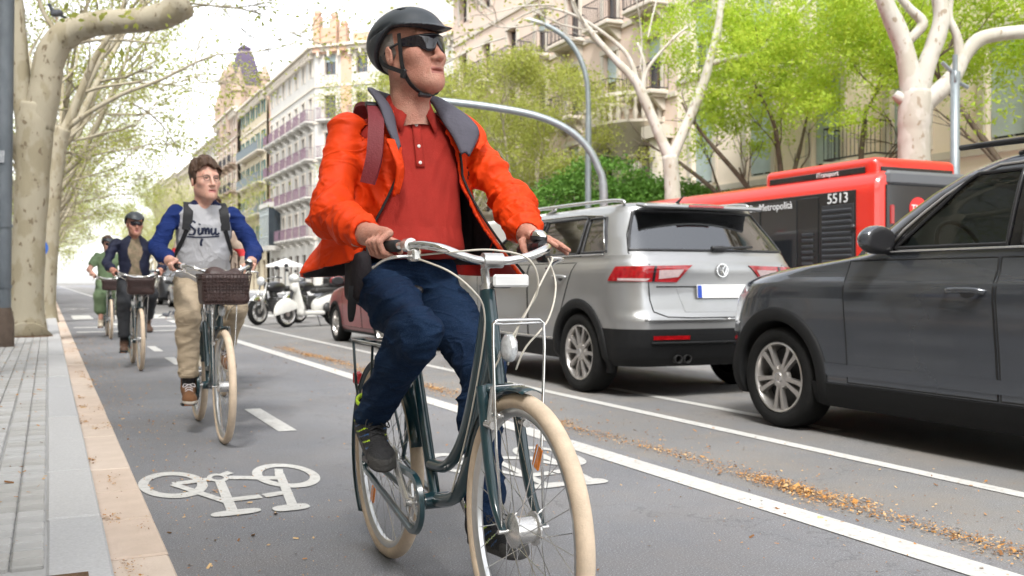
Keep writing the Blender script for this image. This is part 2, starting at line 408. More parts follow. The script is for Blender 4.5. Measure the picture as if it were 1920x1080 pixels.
def bike(name, basket=False, label=None, group=None, crank=None, hand_bag=False):
    b = empty(name, label=label, cat='bicycle', group=group)
    fw = make_wheel('front_wheel', b, FH); make_wheel('rear_wheel', b, RH, True)
    f = MB()
    f.tube([HT+(HT-HB)*.06, HB-(HT-HB)*.04], .022, 14)                                  # head tube
    f.tube(spline([HB+Vector((0, .01, .06)), (0, -.66, .60), (0, -.56, .43), (0, -.46, .335), BBK], 6), [.021]*25, 12)   # down tube
    f.tube(spline([HT-Vector((0, -.005, .03)), (0, -.63, .70), (0, -.53, .52), (0, -.40, .42), (0, -.262, .40)], 6), [.0185]*25, 12)
    f.tube([BBK, SC], .018, 12)                                                         # seat tube
    f.tube([BBK+Vector((-.04, 0, 0)), BBK+Vector((.04, 0, 0))], .026, 14)
    for s in (-1, 1):
        f.tube(spline([BBK+Vector((s*.03, .02, 0)), (s*.035, -.12, .30), RH+Vector((s*.06, 0, 0))], 5), .0095, 8)
        f.tube(spline([SC+Vector((s*.012, .01, -.05)), (s*.045, .02, .60), RH+Vector((s*.06, 0, 0))], 5), .008, 8)
    f.build('frame', M_TEAL, b, auto=40)
    fk = MB()
    cr = HB+Vector((0, -.008, -.025))
    fk.tube([HB, cr], .021, 12); fk.box(cr+Vector((0, -.004, -.008)), (.1, .036, .03), bev=.012)
    for s in (-1, 1):
        fk.tube(spline([cr+Vector((s*.048, 0, 0)), (s*.052, -.83, .50), (s*.054, -.875, .40), FH+Vector((s*.056, 0, 0))], 6), [.0155, .0155, .015, .015, .015, .0145, .0145, .014, .014, .0135, .013, .0125, .012, .0115, .011, .0105, .0105, .01, .01], 10)
    fk.build('fork', M_TEAL, b, auto=40)
    # mudguards
    def guard(c, a0, a1, n, w=.028, rad=WR+.018):
        P = []
        for i in range(n):
            a = a0+(a1-a0)*i/(n-1); rr = []
            for t in np.linspace(-1, 1, 7):
                q = rad-.011*t*t; rr.append((t*w, c.y+q*math.cos(a), c.z+q*math.sin(a)))
            P.append(rr)
        return P
    for nm_, gg in (('front_mudguard', guard(FH, R(98), R(22), 18)), ('rear_mudguard', guard(RH, R(-42), R(165), 40))):
        go = MB().grid(gg).build(nm_, M_TEAL, b, True); md = go.modifiers.new('s', 'SOLIDIFY'); md.thickness = .002
    # chain case on the right (-x)
    cc = MB(); x0 = -.072; ring = []
    c1 = (BBK.y, BBK.z, .098); c2 = (RH.y-.02, RH.z+.005, .05)
    ang = math.atan2(c2[1]-c1[1], c2[0]-c1[0])
    def loop(k):
        o = []
        for a in np.linspace(R(90), R(270), 18): o.append((c1[0]+(c1[2]-k)*math.cos(a+ang), c1[1]+(c1[2]-k)*math.sin(a+ang)))
        for a in np.linspace(R(-90), R(90), 10): o.append((c2[0]+(c2[2]-k*.75)*math.cos(a+ang), c2[1]+(c2[2]-k*.75)*math.sin(a+ang)))
        return o
    prof = [(0, .0), (.004, -.014), (.02, -.016), (.024, -.012), (.024, .0), (.02, .004), (.004, .004)]
    cc.grid([[(x0+dx, *q) for q in loop(k)] for k, dx in prof]+[[(x0, *q) for q in loop(0)]], wrap=True)
    cc.build('chain_case', M_TEAL, b, auto=50)
    ch = MB(); ch.lathe((x0-.004, BBK.y, BBK.z), (1, 0, 0), [(.07, 0), (.074, .002), (.074, .005), (.066, .005), (.058, .003), (.058, 0)], 36, closed=True)
    for k in range(5):
        a = 2*math.pi*k/5; ch.tube([(x0-.002, BBK.y, BBK.z), (x0-.002, BBK.y+.066*math.cos(a), BBK.z+.066*math.sin(a))], .007, 6)
    ch.build('chainring', M_ALU, b, auto=40)
    ca = CR_A if crank is None else crank
    for s in (-1, 1):
        a = ca if s < 0 else ca+math.pi
        d = Vector((0, math.cos(a), -math.sin(a)))
        x = s*.09
        arm = MB().tube([BBK+Vector((x*.85, 0, 0)), BBK+Vector((x, 0, 0))+d*.01, BBK+Vector((x+s*.008, 0, 0))+d*.168], [.017, .015, .0115], 8, sq=(.75, 1))
        arm.cyl(BBK+Vector((s*.03, 0, 0)), BBK+Vector((x+s*.012, 0, 0)), .012, 12)
        ao = arm.build('crank_arm', M_ALU, b, auto=40)
        pc = BBK+d*.168+Vector((x+s*.06, 0, 0))
        pd = MB().box(pc, (.085, .075, .018), bev=.005); pd.cyl(pc-Vector((s*.055, 0, 0)), pc, .006, 8)
        po = pd.build('pedal', M_BLKPL, b)
        MB().box(pc+Vector((0, -.039, 0)), (.05, .004, .012)).build('pedal_reflector', M_AMBER, po)
    # bars, stem, grips
    st = MB().tube([HT+(HT-HB).normalized()*.01, HT+(HT-HB).normalized()*.03], .02, 14)
    st.tube([HT, HT+Vector((0, .022, .07)), (0, -.692, 1.015), (0, -.71, 1.03), (0, -.735, 1.03)], [.0125, .0125, .0135, .0145, .014], 12)
    st.cyl((-.028, -.735, 1.03), (.028, -.735, 1.03), .021, 14)
    st.build('stem', M_ALU, b, auto=40)
    path = [Vector((-x, y, z)) for x, y, z in BARL[::-1][:-1]]+[Vector(p) for p in BARL]
    MB().tube(spline(path, 6), .0118, 12).build('handlebar', M_CHROME, b, True)
    for s in (-1, 1):
        g0 = Vector((s*.2115, -.575, 1.0722)); g1 = Vector((s*.2435, -.405, 1.0698)); dd = (g1-g0)
        MB().tube([g0, g0+dd*.03, g0+dd*.5, g0+dd*.95, g1], [.014, .0175, .0165, .0175, .013], 12).build('grip', M_BLACK, b, auto=40)
        c0 = Vector((s*.200, -.635, 1.0722))
        cl = MB().tube([c0+Vector((0, .03, 0)), c0+Vector((0, -.01, 0))], .019, 12)
        cl.box(c0+Vector((-s*.005, -.02, -.028)), (.026, .05, .034), bev=.006)
        lev = cl.build('brake_mount', M_BLKPL if s > 0 else M_ALU, b, auto=40)
        MB().tube(spline([c0+Vector((s*.005, -.03, -.032)), c0+Vector((s*.05, -.03, -.034)), c0+Vector((s*.062, .035, -.042)), c0+Vector((s*.07, .10, -.06))], 5), [.007]*8+[.0062]*5+[.005, .005, .008], 8, sq=(1, .7)).build('brake_lever', M_ALU, lev, auto=40)
    # bell on the left
    bl = Vector((.208, -.60, 1.108))
    MB().lathe(bl, (0.15, 0, 1), [(.001, .016), (.014, .0145), (.023, .007), (.0255, -.002), (.0255, -.005)], 20).build('bell', M_CHROME, b, True)
    MB().lathe(bl, (0.15, 0, 1), [(.001, -.0052), (.026, -.0052), (.026, -.016), (.012, -.024), (.001, -.024)], 20).build('bell_base', M_BLKPL, b, auto=40)
    # cables
    cb = [[(-.195, -.665, 1.043), (-.13, -.77, 1.05), (-.04, -.83, 1.055), (.05, -.86, 1.03), (.085, -.84, .95), (.05, -.80, .86), (.02, -.79, .75)],
          [(-.195, -.67, 1.036), (-.14, -.77, 1.0), (-.085, -.80, .95), (-.045, -.78, .90), (-.03, -.74, .80), (-.028, -.64, .58), (-.025, -.5, .36)],
          [(.195, -.67, 1.043), (.165, -.77, 1.035), (.11, -.82, .98), (.05, -.83, .88), (.0, -.82, .80), (-.025, -.80, .74)],
          [(.2, -.66, 1.05), (.19, -.70, 1.03), (.17, -.78, .96), (.12, -.83, .87), (.05, -.84, .80), (.03, -.82, .74)]]
    for q in cb: MB().tube(spline(q, 7), .0028, 6).build('cable', M_CABLE, b, True)
    # front brake, lamp
    br = MB()
    for s in (-1, 1):
        br.tube([(s*.05, -.83, .60), (s*.05, -.835, .64), (s*.044, -.835, .70)], [.009, .007, .006], 8); br.box((s*.03, -.836, .625), (.02, .045, .012), bev=.003)
        br.cyl((s*.048, -.85, .60), (s*.05, -.81, .60), .011, 10)
    br.tube([(-.044, -.836, .70), (.044, -.836, .702)], .002, 5)
    br.build('front_brake', M_ALU, b, auto=40)
    lp = MB().lathe((0, -.835, .80), (0, -1, 0), [(.001, .034), (.02, .032), (.031, .022), (.033, .0), (.02, -.025), (.001, -.03)], 20).build('headlamp', M_LAMPGL, b, True); lp.scale = (.62, 1, 1.15); lp.location = (.0, 0, -.12)
    MB().tube([(0, -.80, .80), (0, -.77, .77), (0, -.765, .735)], .006, 6).build('lamp_bracket', M_ALU, lp)
    # front carrier loop
    cr2 = MB()
    L = [(-.058, FH.y, FH.z), (-.062, -.90, .55), (-.064, -.885, .80), (-.062, -.88, .865), (-.05, -.88, .874), (.07, -.88, .874), (.082, -.88, .865), (.082, -.885, .80), (.066, -.90, .55), (.058, FH.y, FH.z)]
    cr2.tube([Vector(p) for p in L], .0042, 8); cr2.tube([(-.062, -.88, .866), (0, -.80, .86), (.08, -.88, .866)], .0035, 6)
    cr2.build('front_carrier', M_CHROME, b, True)
    MB().box((.03, -.79, .975), (.105, .012, .034), bev=.0055).build('basket_bracket', M_WHITE_PL, b)
    MB().box((.02, -.75, .965), (.03, .07, .02), bev=.004).build('bracket_arm', M_BLKPL, b)
    # rear rack, light
    rk = MB(); z = .755
    for s in (-1, 1):
        rk.tube([(s*.06, -.07, z-.02), (s*.062, .0, z), (s*.062, .42, z), (s*.05, .45, z)], .006, 6)
        rk.tube([(s*.062, .40, z), (s*.064, .36, .60), RH+Vector((s*.068, .01, .01))], .0055, 6)
        rk.tube([(s*.062, .16, z), RH+Vector((s*.068, 0, .01))], .005, 6)
    for y in (.05, .18, .31, .45): rk.tube([(-.062, y, z), (.062, y, z)], .0055, 6)
    rk.tube([(0, -.05, z+.001), (0, .45, z+.001)], .007, 6)
    rk.build('rear_rack', M_TEAL, b, True)
    MB().box((0, .565, .60), (.035, .02, .05), bev=.008).build('rear_light', M_REDLENS, b)
    # saddle
    def sadf(p):
        return union([ell((0, .09, .945), (.085, .09, .03)), cone((0, .05, .945), (0, -.13, .945), .034, .022, (1, 1, .75))], .04)(p)
    sdl = sdf_obj('saddle', sadf, (-.11, -.18, .89), (.11, .2, 1.0), .008, M_SADDLE, b)
    MB().tube([SC-Vector((0, 0, .02)), SAD], .0135, 12).build('seat_post', M_CHROME, b, True)
    if basket:
        k = MB(); zb, zt = .845, 1.02
        def rect(z, wx, y0, y1): return [(-wx, y1, z), (wx, y1, z), (wx, y0, z), (-wx, y0, z)]
        for i in range(9):
            t = i/8; z = zb+(zt-zb)*t; wx = .122+.022*t; q = rect(z, wx, -1.02-.02*t, -.80)
            k.tube([Vector(p) for p in q+[q[0]]], .003 if i < 8 else .005, 5)
        for i in range(15):
            x = -1+2*i/14
            for yy in (0, 1):
                y = (-1.02, -.80)[yy]; k.tube([(x*.122, y, zb), (x*.144, y-(.02 if not yy else 0), zt)], .0022, 4)
        for i in range(6):
            y = -1.02+.22*i/5
            for s in (-1, 1): k.tube([(s*.122, y, zb), (s*.144, y, zt)], .0022, 4)
        for i in range(9): k.tube([(-.12+.03*i, -1.02, zb), (-.12+.03*i, -.80, zb)], .0022, 4)
        k.build('basket', M_LEATHER, b)
        def liner(p):
            d = rbox((0, -.912, .93), (.138, .112, .09), .03)(p)
            return d+.006*vnoise(p*A(16, 16, 22))
        sdf_obj('basket_liner', liner, (-.2, -1.06, .82), (.2, -.78, 1.06), .011, M_LEATHER, b)
    return b
# ---------------------------------------------------------------- people
M_SKIN = mat('skin', (.58, .31, .225), .55, 0, vscale=22, sss=.04, bump=.5, bscale=240, var=.25, col2=(.47, .19, .13), flecks=((.33, .14, .10), 300, .6))
M_SKIN2 = mat('skin_fair', (.60, .36, .27), .5, 0, sss=.12, bump=.1, bscale=260, var=.2, vscale=30, col2=(.50, .25, .19))
M_LIP = mat('lips', (.36, .13, .10), .45)
M_LIP2 = mat('lips_pink', (.42, .16, .14), .42)
M_EYE = mat('eye', (.10, .07, .055), .2)
M_TEETH = mat('teeth', (.6, .55, .46), .3)
M_HELM = mat('helmet_shell', (.035, .042, .05), .42, 0, .12, 30, spec=.45)
M_HELMIN = mat('helmet_foam', (.012, .012, .013), .9)
M_GREYHAIR = mat('grey_hair', (.22, .2, .18), .7, bump=.5, bscale=200)
M_LENS = mat('dark_lens', (.010, .008, .012), .06, 0, spec=.6)
M_STRAP = mat('black_webbing', (.012, .012, .013), .7, bump=.3, bscale=400)
M_JACKET = mat('orange_nylon', (.80, .055, .004), .6, 0, .22, 5, bump=.25, bscale=40, spec=.2, crease=.34, cscale=6.5, cstretch=(1, 1, 1.6))
M_JLINE = mat('dark_mesh_lining', (.018, .013, .016), .8, bump=.3, bscale=160, var=.4, vscale=12)
M_JRED = mat('red_facing', (.46, .016, .012), .55, bump=.15, bscale=60)
M_COLLAR = mat('slate_fleece_lining', (.085, .08, .105), .75, bump=.25, bscale=90, var=.2, vscale=20)
M_POLO = mat('brick_red_pique', (.36, .028, .02), .82, 0, .22, 9, bump=.3, bscale=420, spec=.15, crease=.22, cscale=5., cstretch=(1.6, 1, .7), flecks=((.5, .07, .05), 520, .5))
M_BUTTON = mat('pearl_button', (.75, .72, .68), .3)
M_JEANS = mat('indigo_denim', (.0045, .012, .034), .85, 0, vscale=7, bump=.4, bscale=330, var=.5, col2=(.010, .025, .06), spec=.1, crease=.42, cscale=6.5, cstretch=(.8, 1, 2.2), flecks=((.05, .085, .14), 420, .55))
M_SHOE = mat('black_hiking_fabric', (.014, .014, .016), .7, 0, .35, 40, bump=.5, bscale=150)
M_SOLE = mat('dark_sole', (.05, .048, .045), .75, bump=.4, bscale=120)
M_LIME = mat('lime_trim', (.42, .62, .02), .5)
M_BLUETR = mat('blue_trim', (.02, .08, .22), .5)
M_MAROON = mat('maroon_webbing', (.16, .012, .018), .65, bump=.25, bscale=180)
M_LEATHERB = mat('brown_belt', (.09, .035, .018), .5)
def rot_head(yaw, pitch, roll=0):
    return np.array(rotm(0, 0, yaw) @ rotm(pitch, 0, 0) @ rotm(0, roll, 0))
def xform(c, Rm, s=1.):
    m = np.eye(4); m[:3, :3] = Rm*s; m[:3, 3] = c; return m
def head_sdf(old=True, eyes=True):
    fs = [ell((0, .018, .035), (.0755, .098, .086)), ell((0, -.026, -.038), (.0615, .066, .088))]
    for s in (-1, 1):
        fs += [cone((s*.046, .012, -.052), (s*.018, -.064, -.102), .019, .018), ell((s*.043, -.058, -.02), (.024, .025, .023))]
    fs += [cone((-.036, -.080, .027), (.036, -.080, .027), .0115, .0115), ell((0, -.074, -.072), (.032, .022, .028)), ell((0, -.08, -.106), (.019, .015, .014))]
    base = union(fs, .03)
    nose = union([cone((0, -.087, .018), (0, -.111, -.030), .0085, .0105), ell((0, -.115, -.037), (.0125, .0125, .011)), ell((.0135, -.101, -.040), (.008, .011, .008)), ell((-.0135, -.101, -.040), (.008, .011, .008))], .008)
    ear = union([ell((s*.078, .014, -.008), (.0085, .0195, .031), np.array(rotm(-.25, 0, s*.35))) for s in (-1, 1)], .001)
    def f(p):
        d = base(p)
        for s in (-1, 1):
            d = -smin(-d, ell((s*.031, -.101, .007), (.019, .020, .0105))(p), .010)
            d = np.minimum(d, ell((s*.031, -.0765, .006), (.0135, .0125, .0125))(p))
            d = smin(d, cone((s*.018, -.088, .0135), (s*.044, -.080, .012), .0035, .003)(p), .004)
            d = -smin(-d, ell((s*.0055, -.108, -.0485), (.0035, .006, .004))(p), .003)
            if old:
                d = -smin(-d, cone((s*.021, -.101, -.040), (s*.035, -.084, -.082), .0022, .0018)(p), .008)
        d = smin(d, nose(p), .007)
        d = smin(d, cone((-.022, -.0885, -.0660), (.022, -.0885, -.0660), .0045, .0052)(p), .006)
        d = smin(d, cone((-.019, -.0885, -.0790), (.019, -.0885, -.0790), .0056, .0056)(p), .006)
        d = -smin(-d, ell((0, -.098, -.0725), (.024, .010, .002 if not old else .0036))(p), .002)
        d = smin(d, ear(p), .005)
        for s in (-1, 1): d = -smin(-d, ell((s*.088, .009, -.006), (.005, .0095, .017))(p), .004)
        d = smin(d, cone((0, .028, -.06), (0, .045, -.2), .056, .058)(p), .03)
        d = smin(d, ell((0, -.02, -.125), (.016, .02, .014))(p), .03)
        return d
    return f
def head_pick(c, n):
    mi = np.zeros(len(c), int)
    lip = (np.abs(c[:, 0]) < .0235) & (c[:, 1] < -.082) & (c[:, 2] < -.0632) & (c[:, 2] > -.084)
    mi[lip] = 1
    for s in (-1, 1):
        d = np.linalg.norm(c-A(s*.031, -.0765, .006), axis=1); mi[(d < .0145) & (c[:, 1] < -.084) & (np.abs(c[:, 2]-.005) < .0045)] = 2
    return mi
def helmet(parent, xf, h=.005, brim=True, m=None):
    m = m or M_HELM
    out = ell((0, .02, .045), (.102, .134, .098)); inn = ell((0, .018, .035), (.084, .113, .083))
    vis = ell((0, -.090, .050), (.092, .066, .011), np.array(rotm(.24, 0, 0)))
    def f(p):
        d = out(p)
        d = smin(d, vis(p), .022) if brim else d
        x, y, z = p.T
        rim = .048+.02*np.abs(x)/.1 - .112*np.clip((y+.02)/.15, 0, 1.2)**1.2 - .012*np.clip(-y-.03, 0, 1)/.1
        d = np.maximum(d, rim-z)
        d = -smin(-d, inn(p), .004)
        for s in (-1, 0, 1):
            a = abs(s)
            d = -smin(-d, cone((s*.045, -.055+.02*a, .142-.022*a), (s*.05, .075, .142-.025*a), .006, .006)(p), .006)
        for s in (-1, 1):
            d = -smin(-d, cone((s*.096, -.02, .075), (s*.092, .07, .06), .005, .004)(p), .006)
        return d
    def pk(c, n):
        q = (c-A(0, .02, .045))/A(.102, .134, .098); r = np.linalg.norm(q, axis=1)
        vs_ = (c[:, 1] < -.085)
        return ((r < .93) & ~((vs_) & (n[:, 2] > -.2))).astype(int)*(1-((vs_) & (c[:, 1] < -.125)).astype(int))
    return sdf_obj('helmet', f, (-.13, -.2, -.1), (.13, .175, .165), h, [m, M_HELMIN], parent, pk, xf=xf, it=1)
def ribbon(name, pts, w, m, parent, nrm=None, th=.003, n=6, taper=None):
    """flat strap along pts; nrm: list of face normals"""
    P = spline(pts, n); N = spline(nrm, n) if nrm else None; mb = MB(); rows = []
    for i, p in enumerate(P):
        t = (P[min(i+1, len(P)-1)]-P[max(i-1, 0)]).normalized(); nn = (N[i].normalized() if N else Vector((0, -1, 0)))
        s = t.cross(nn).normalized(); ww = w/2
        rows.append([p-s*ww+nn*th, p+s*ww+nn*th, p+s*ww-nn*th, p-s*ww-nn*th])
    mb.grid([[q for q in r] for r in rows], wrap=True)
    k = len(rows)*4; mb.f.append((0, 1, 2, 3)); mb.m.append(0); mb.f.append((k-1, k-2, k-3, k-4)); mb.m.append(0)
    return mb.build(name, m, parent, auto=50)
def shades(parent, xf, sport=True):
    rows = []; mb = MB()
    for j in range(7):
        v = j/6; r = []
        for i in range(33):
            a = -1+2*i/32; t = a*R(74 if sport else 52)
            top = .031-.004*abs(a); bot = (-.004-.018*math.sin(min(1, abs(a)*1.9)*math.pi)**.7 if sport else -.016)+.012*max(0, abs(a)-.7)/.3
            if abs(a) < .12: bot += .012*(1-abs(a)/.12)
            z = top+(bot-top)*v
            r.append((.076*math.sin(t), -.004-.103*math.cos(t)-.003*math.sin(v*math.pi), z))
        rows.append(r)
    o = mb.grid(rows).build('sunglasses', M_LENS, parent, True); md = o.modifiers.new('s', 'SOLIDIFY'); md.thickness = .003
    fr = MB()
    for s in (-1, 1): fr.tube([(s*.073, -.03, .018), (s*.079, .0, .014), (s*.08, .03, .004)], .0035, 6)
    fr.tube([(.0765*math.sin(a), -.005-.1035*math.cos(a), .0285-.004*abs(a)/1.29) for a in np.linspace(-R(74), R(74), 24)], .003, 6)
    f2 = fr.build('glasses_frame', M_BLKPL, o, True)
    o.matrix_local = Matrix(xf.tolist()); return o
def finger(j, r): return chain(j, r, .004)
def grip_hand(s, g0, g1, wrist, sdn=(0, 0, 1)):
    """hand wrapped round a bar from g0 (front) to g1 (rear); s=-1 right hand, +1 left. returns sdf"""
    g0 = A(*g0); g1 = A(*g1); ax = (g0-g1)/np.linalg.norm(g0-g1); up = A(*sdn); outw = np.cross(ax, up)*1.0
    if outw[0]*s < 0: outw = -outw
    outw /= np.linalg.norm(outw); up = np.cross(outw, ax); up = up if up[2] > 0 else -up
    W = A(*wrist)
    def at(t, ang, r):
        c = g1+(g0-g1)*t; a = R(ang); return c+(up*math.cos(a)+outw*math.sin(a))*r
    fs = []; mc = []
    for i in range(4):
        t = .86-.235*i; L = (0, .004, .002, -.006)[i]; dt = .03*(1.5-i)
        J = [at(t-.06, 4+4*i, .037), at(t, 72, .040+L*.6), at(t+.02, 128, .031+L*.4), at(t+.02, 182, .027)]
        rr = (.0098, .0092, .0082, .0072) if i < 3 else (.0088, .0080, .0072, .0065)
        fs.append(finger(J, rr)); mc.append(J[0])
    fin = union(fs, .0025)
    palm = union([cone(m, W, .0125, .024) for m in mc]+[cone(mc[0]*.7+mc[3]*.3, W, .016, .027)], .012)
    tb = [W*.55+at(.35, -60, .035)*.45, at(.55, -75, .036), at(.8, -100, .029), at(1.02, -128, .026)]
    th = finger(tb, (.016, .0125, .0108, .0085))
    arm = cone(W, W+(W-(mc[0]+mc[3])/2)*1.4, .027, .033)
    def f(p): return smin(smin(smin(palm(p), fin(p), .006), th(p), .009), arm(p), .02)
    return f
def open_hand(s, W, mcs, tips, thumb):
    fs = []; W = A(*W)
    for i, (m, t) in enumerate(zip(mcs, tips)):
        m = A(*m); t = A(*t); b = A(0, 0, .007)
        fs.append(finger([m, m*.6+t*.4+b, m*.3+t*.7+b*.7, t], (.0098, .009, .0082, .007)))
    palm = union([cone(A(*m), W, .0125, .024) for m in mcs], .012); th = finger([A(*q) for q in thumb], (.0155, .0125, .0105, .0085))
    arm = cone(W, W+(W-A(*mcs[1]))*1.3, .027, .033); fin = union(fs, .002)
    return lambda p: smin(smin(smin(palm(p), fin(p), .006), th(p), .008), arm(p), .02)
def torso_f(prof, cx=0., shell=None, n=2.3):
    """prof rows (z, halfwidth, halfdepth, ycentre); super-ellipse stack"""
    Z = [q[0] for q in prof]
    def f(p):
        a = np.interp(p[:, 2], Z, [q[1] for q in prof]); b = np.interp(p[:, 2], Z, [q[2] for q in prof]); yc = np.interp(p[:, 2], Z, [q[3] for q in prof])
        r = (np.abs((p[:, 0]-cx)/a)**n+np.abs((p[:, 1]-yc)/b)**n)**(1/n)
        d = (r-1)*np.minimum(a, b)
        return np.maximum(d, np.maximum(Z[0]-p[:, 2], p[:, 2]-Z[-1]))
    return f
def ik(h, a, l1, l2, bend=(0, -1, .35)):
    h = Vector(h); a = Vector(a); d = a-h; L = min(d.length, (l1+l2)*.999); u = d.normalized()
    x = (l1*l1-l2*l2+L*L)/(2*L); y = math.sqrt(max(l1*l1-x*x, 0)); b = Vector(bend); b = (b-u*b.dot(u)).normalized()
    return h+u*x+b*y
def merge(name, parts, mats, parent):
    V = []; Q = []; MI = []; o = 0
    for v, q, mi in parts: V.append(v); Q.append(q+o); MI.append(mi if mi is not None else np.zeros(len(q), int)); o += len(v)
    return raw_mesh(name, np.concatenate(V), np.concatenate(Q), mats, parent, True, np.concatenate(MI))
def foot_frame(ankle, pitch, yaw=0):
    return xform(A(*ankle), np.array(rotm(0, 0, yaw) @ rotm(pitch, 0, 0)))
def shoe(parent, xf, h, mats, kind='hike'):
    """foot frame: ankle at origin, toe towards -y; sole at z=-.095"""
    up = union([cone((0, .028, -.02), (0, .03, .03), .047, .05), ell((0, .02, -.05), (.042, .062, .05)), cone((0, -.04, -.045), (0, -.14, -.062), .041, .034, (1, 1, .85)), ell((.004, -.16, -.066), (.042, .045, .028))], .035)
    so_ = union([cone((0, .035, -.083), (.004, -.165, -.083), .043, .045, (1, 1, .42))], .01)
    def f(p):
        d = up(p); d = np.maximum(d, p[:, 2]-.035)
        d = -smin(-d, cone((0, .028, .0), (0, .03, .06), .037, .042)(p), .006)
        d = smin(d, np.maximum(so_(p), -.1-p[:, 2]), .008); return np.maximum(d, -.098-p[:, 2])
    def pk(c, n):
        x, y, z = c.T; m = np.zeros(len(c), int); m[z < -.074] = 1
        if kind == 'hike':
            w_ = np.abs(((y*14+z*20+np.sin(x*60)*.3) % 1)-.5); side = (np.abs(x) > .026) & (z > -.072) & (z < -.015) & (y < .03) & (y > -.13)
            m[side & (w_ < .05)] = 2; m[side & (w_ > .45)] = 3
            m[(z > .022) & (np.hypot(x, y-.03) > .036)] = 2; m[(y < -.155) & (z < -.05) & (z > -.074)] = 1
        return m
    o = sdf_obj('shoe', f, (-.07, -.23, -.105), (.07, .1, .05), h, mats, parent, pk, xf=xf)
    lc = MB()
    for k in range(5):
        y = -.045-.02*k; z = .0+(-.034-.0)*(k/4)-.012*(k/4)
        lc.tube([(-.024, y, z-.008), (-.008, y-.004, z+.004), (.008, y-.01, z+.004), (.024, y-.012, z-.008)], .0028, 5)
        lc.tube([(.024, y, z-.008), (.008, y-.004, z+.005), (-.008, y-.01, z+.005), (-.024, y-.012, z-.008)], .0028, 5)
    lc.tube(spline([(-.002, -.05, .006), (-.03, -.06, .012), (-.035, -.08, -.005), (-.005, -.055, .004)], 4), .0022, 5)
    lc.tube(spline([(.002, -.05, .006), (.03, -.06, .012), (.038, -.085, -.005), (.005, -.055, .004)], 4), .0022, 5)
    lo_ = lc.build('laces', mats[-1], o); lo_.matrix_local = Matrix(xf.tolist())
    return o
def legs_f(hipR, kneeR, ankR, hipL, kneeL, ankL, r=(.098, .074, .062), seat=None, wr=.006, base=None):
    fs = []
    for h_, k_, a_ in ((hipR, kneeR, ankR), (hipL, kneeL, ankL)):
        h_, k_, a_ = A(*h_), A(*k_), A(*a_); mid = (h_+k_)/2; calf = k_*.72+a_*.28+A(0, .02, 0)
        fs.append(union([cone(h_, mid, r[0], r[0]*.93), cone(mid, k_, r[0]*.93, r[1]), cone(k_, calf, r[1], r[1]*.95), cone(calf, a_, r[1]*.95, r[2])], .03))
    leg2 = union(fs, .012)
    seat = seat or ell((0, .035, .99), (.165, .145, .11))
    kR, kL = A(*kneeR), A(*kneeL); hR, hL = A(*hipR), A(*hipL); aR, aL = A(*ankR), A(*ankL)
    def f(p):
        d = smin(leg2(p), seat(p), .045)
        amp = .35+.65*np.clip(1-np.minimum(np.linalg.norm(p-kR-A(0, .04, -.02), axis=1), np.linalg.norm(p-kL-A(0, .04, -.02), axis=1))/.18, 0, 1)+.6*np.clip(1-np.minimum(np.linalg.norm(p-hR+A(0, .09, 0), axis=1), np.linalg.norm(p-hL+A(0, .09, 0), axis=1))/.17, 0, 1)
        amp = amp+.7*np.clip(1-np.minimum(np.linalg.norm(p-aR-A(0, 0, .06), axis=1), np.linalg.norm(p-aL-A(0, 0, .06), axis=1))/.12, 0, 1)
        q = p.copy(); q[:, 2] += .35*q[:, 1]+.25*np.abs(q[:, 0])
        n = (1-np.abs(vnoise(q*A(6, 6, 20)+vnoise(p*8)[:, None]*.5)))**2.6*1.3-.5+.5*((1-np.abs(vnoise(q*A(12, 12, 38)+3.1)))**2.6-.4)
        return d-wr*amp*n
    return f
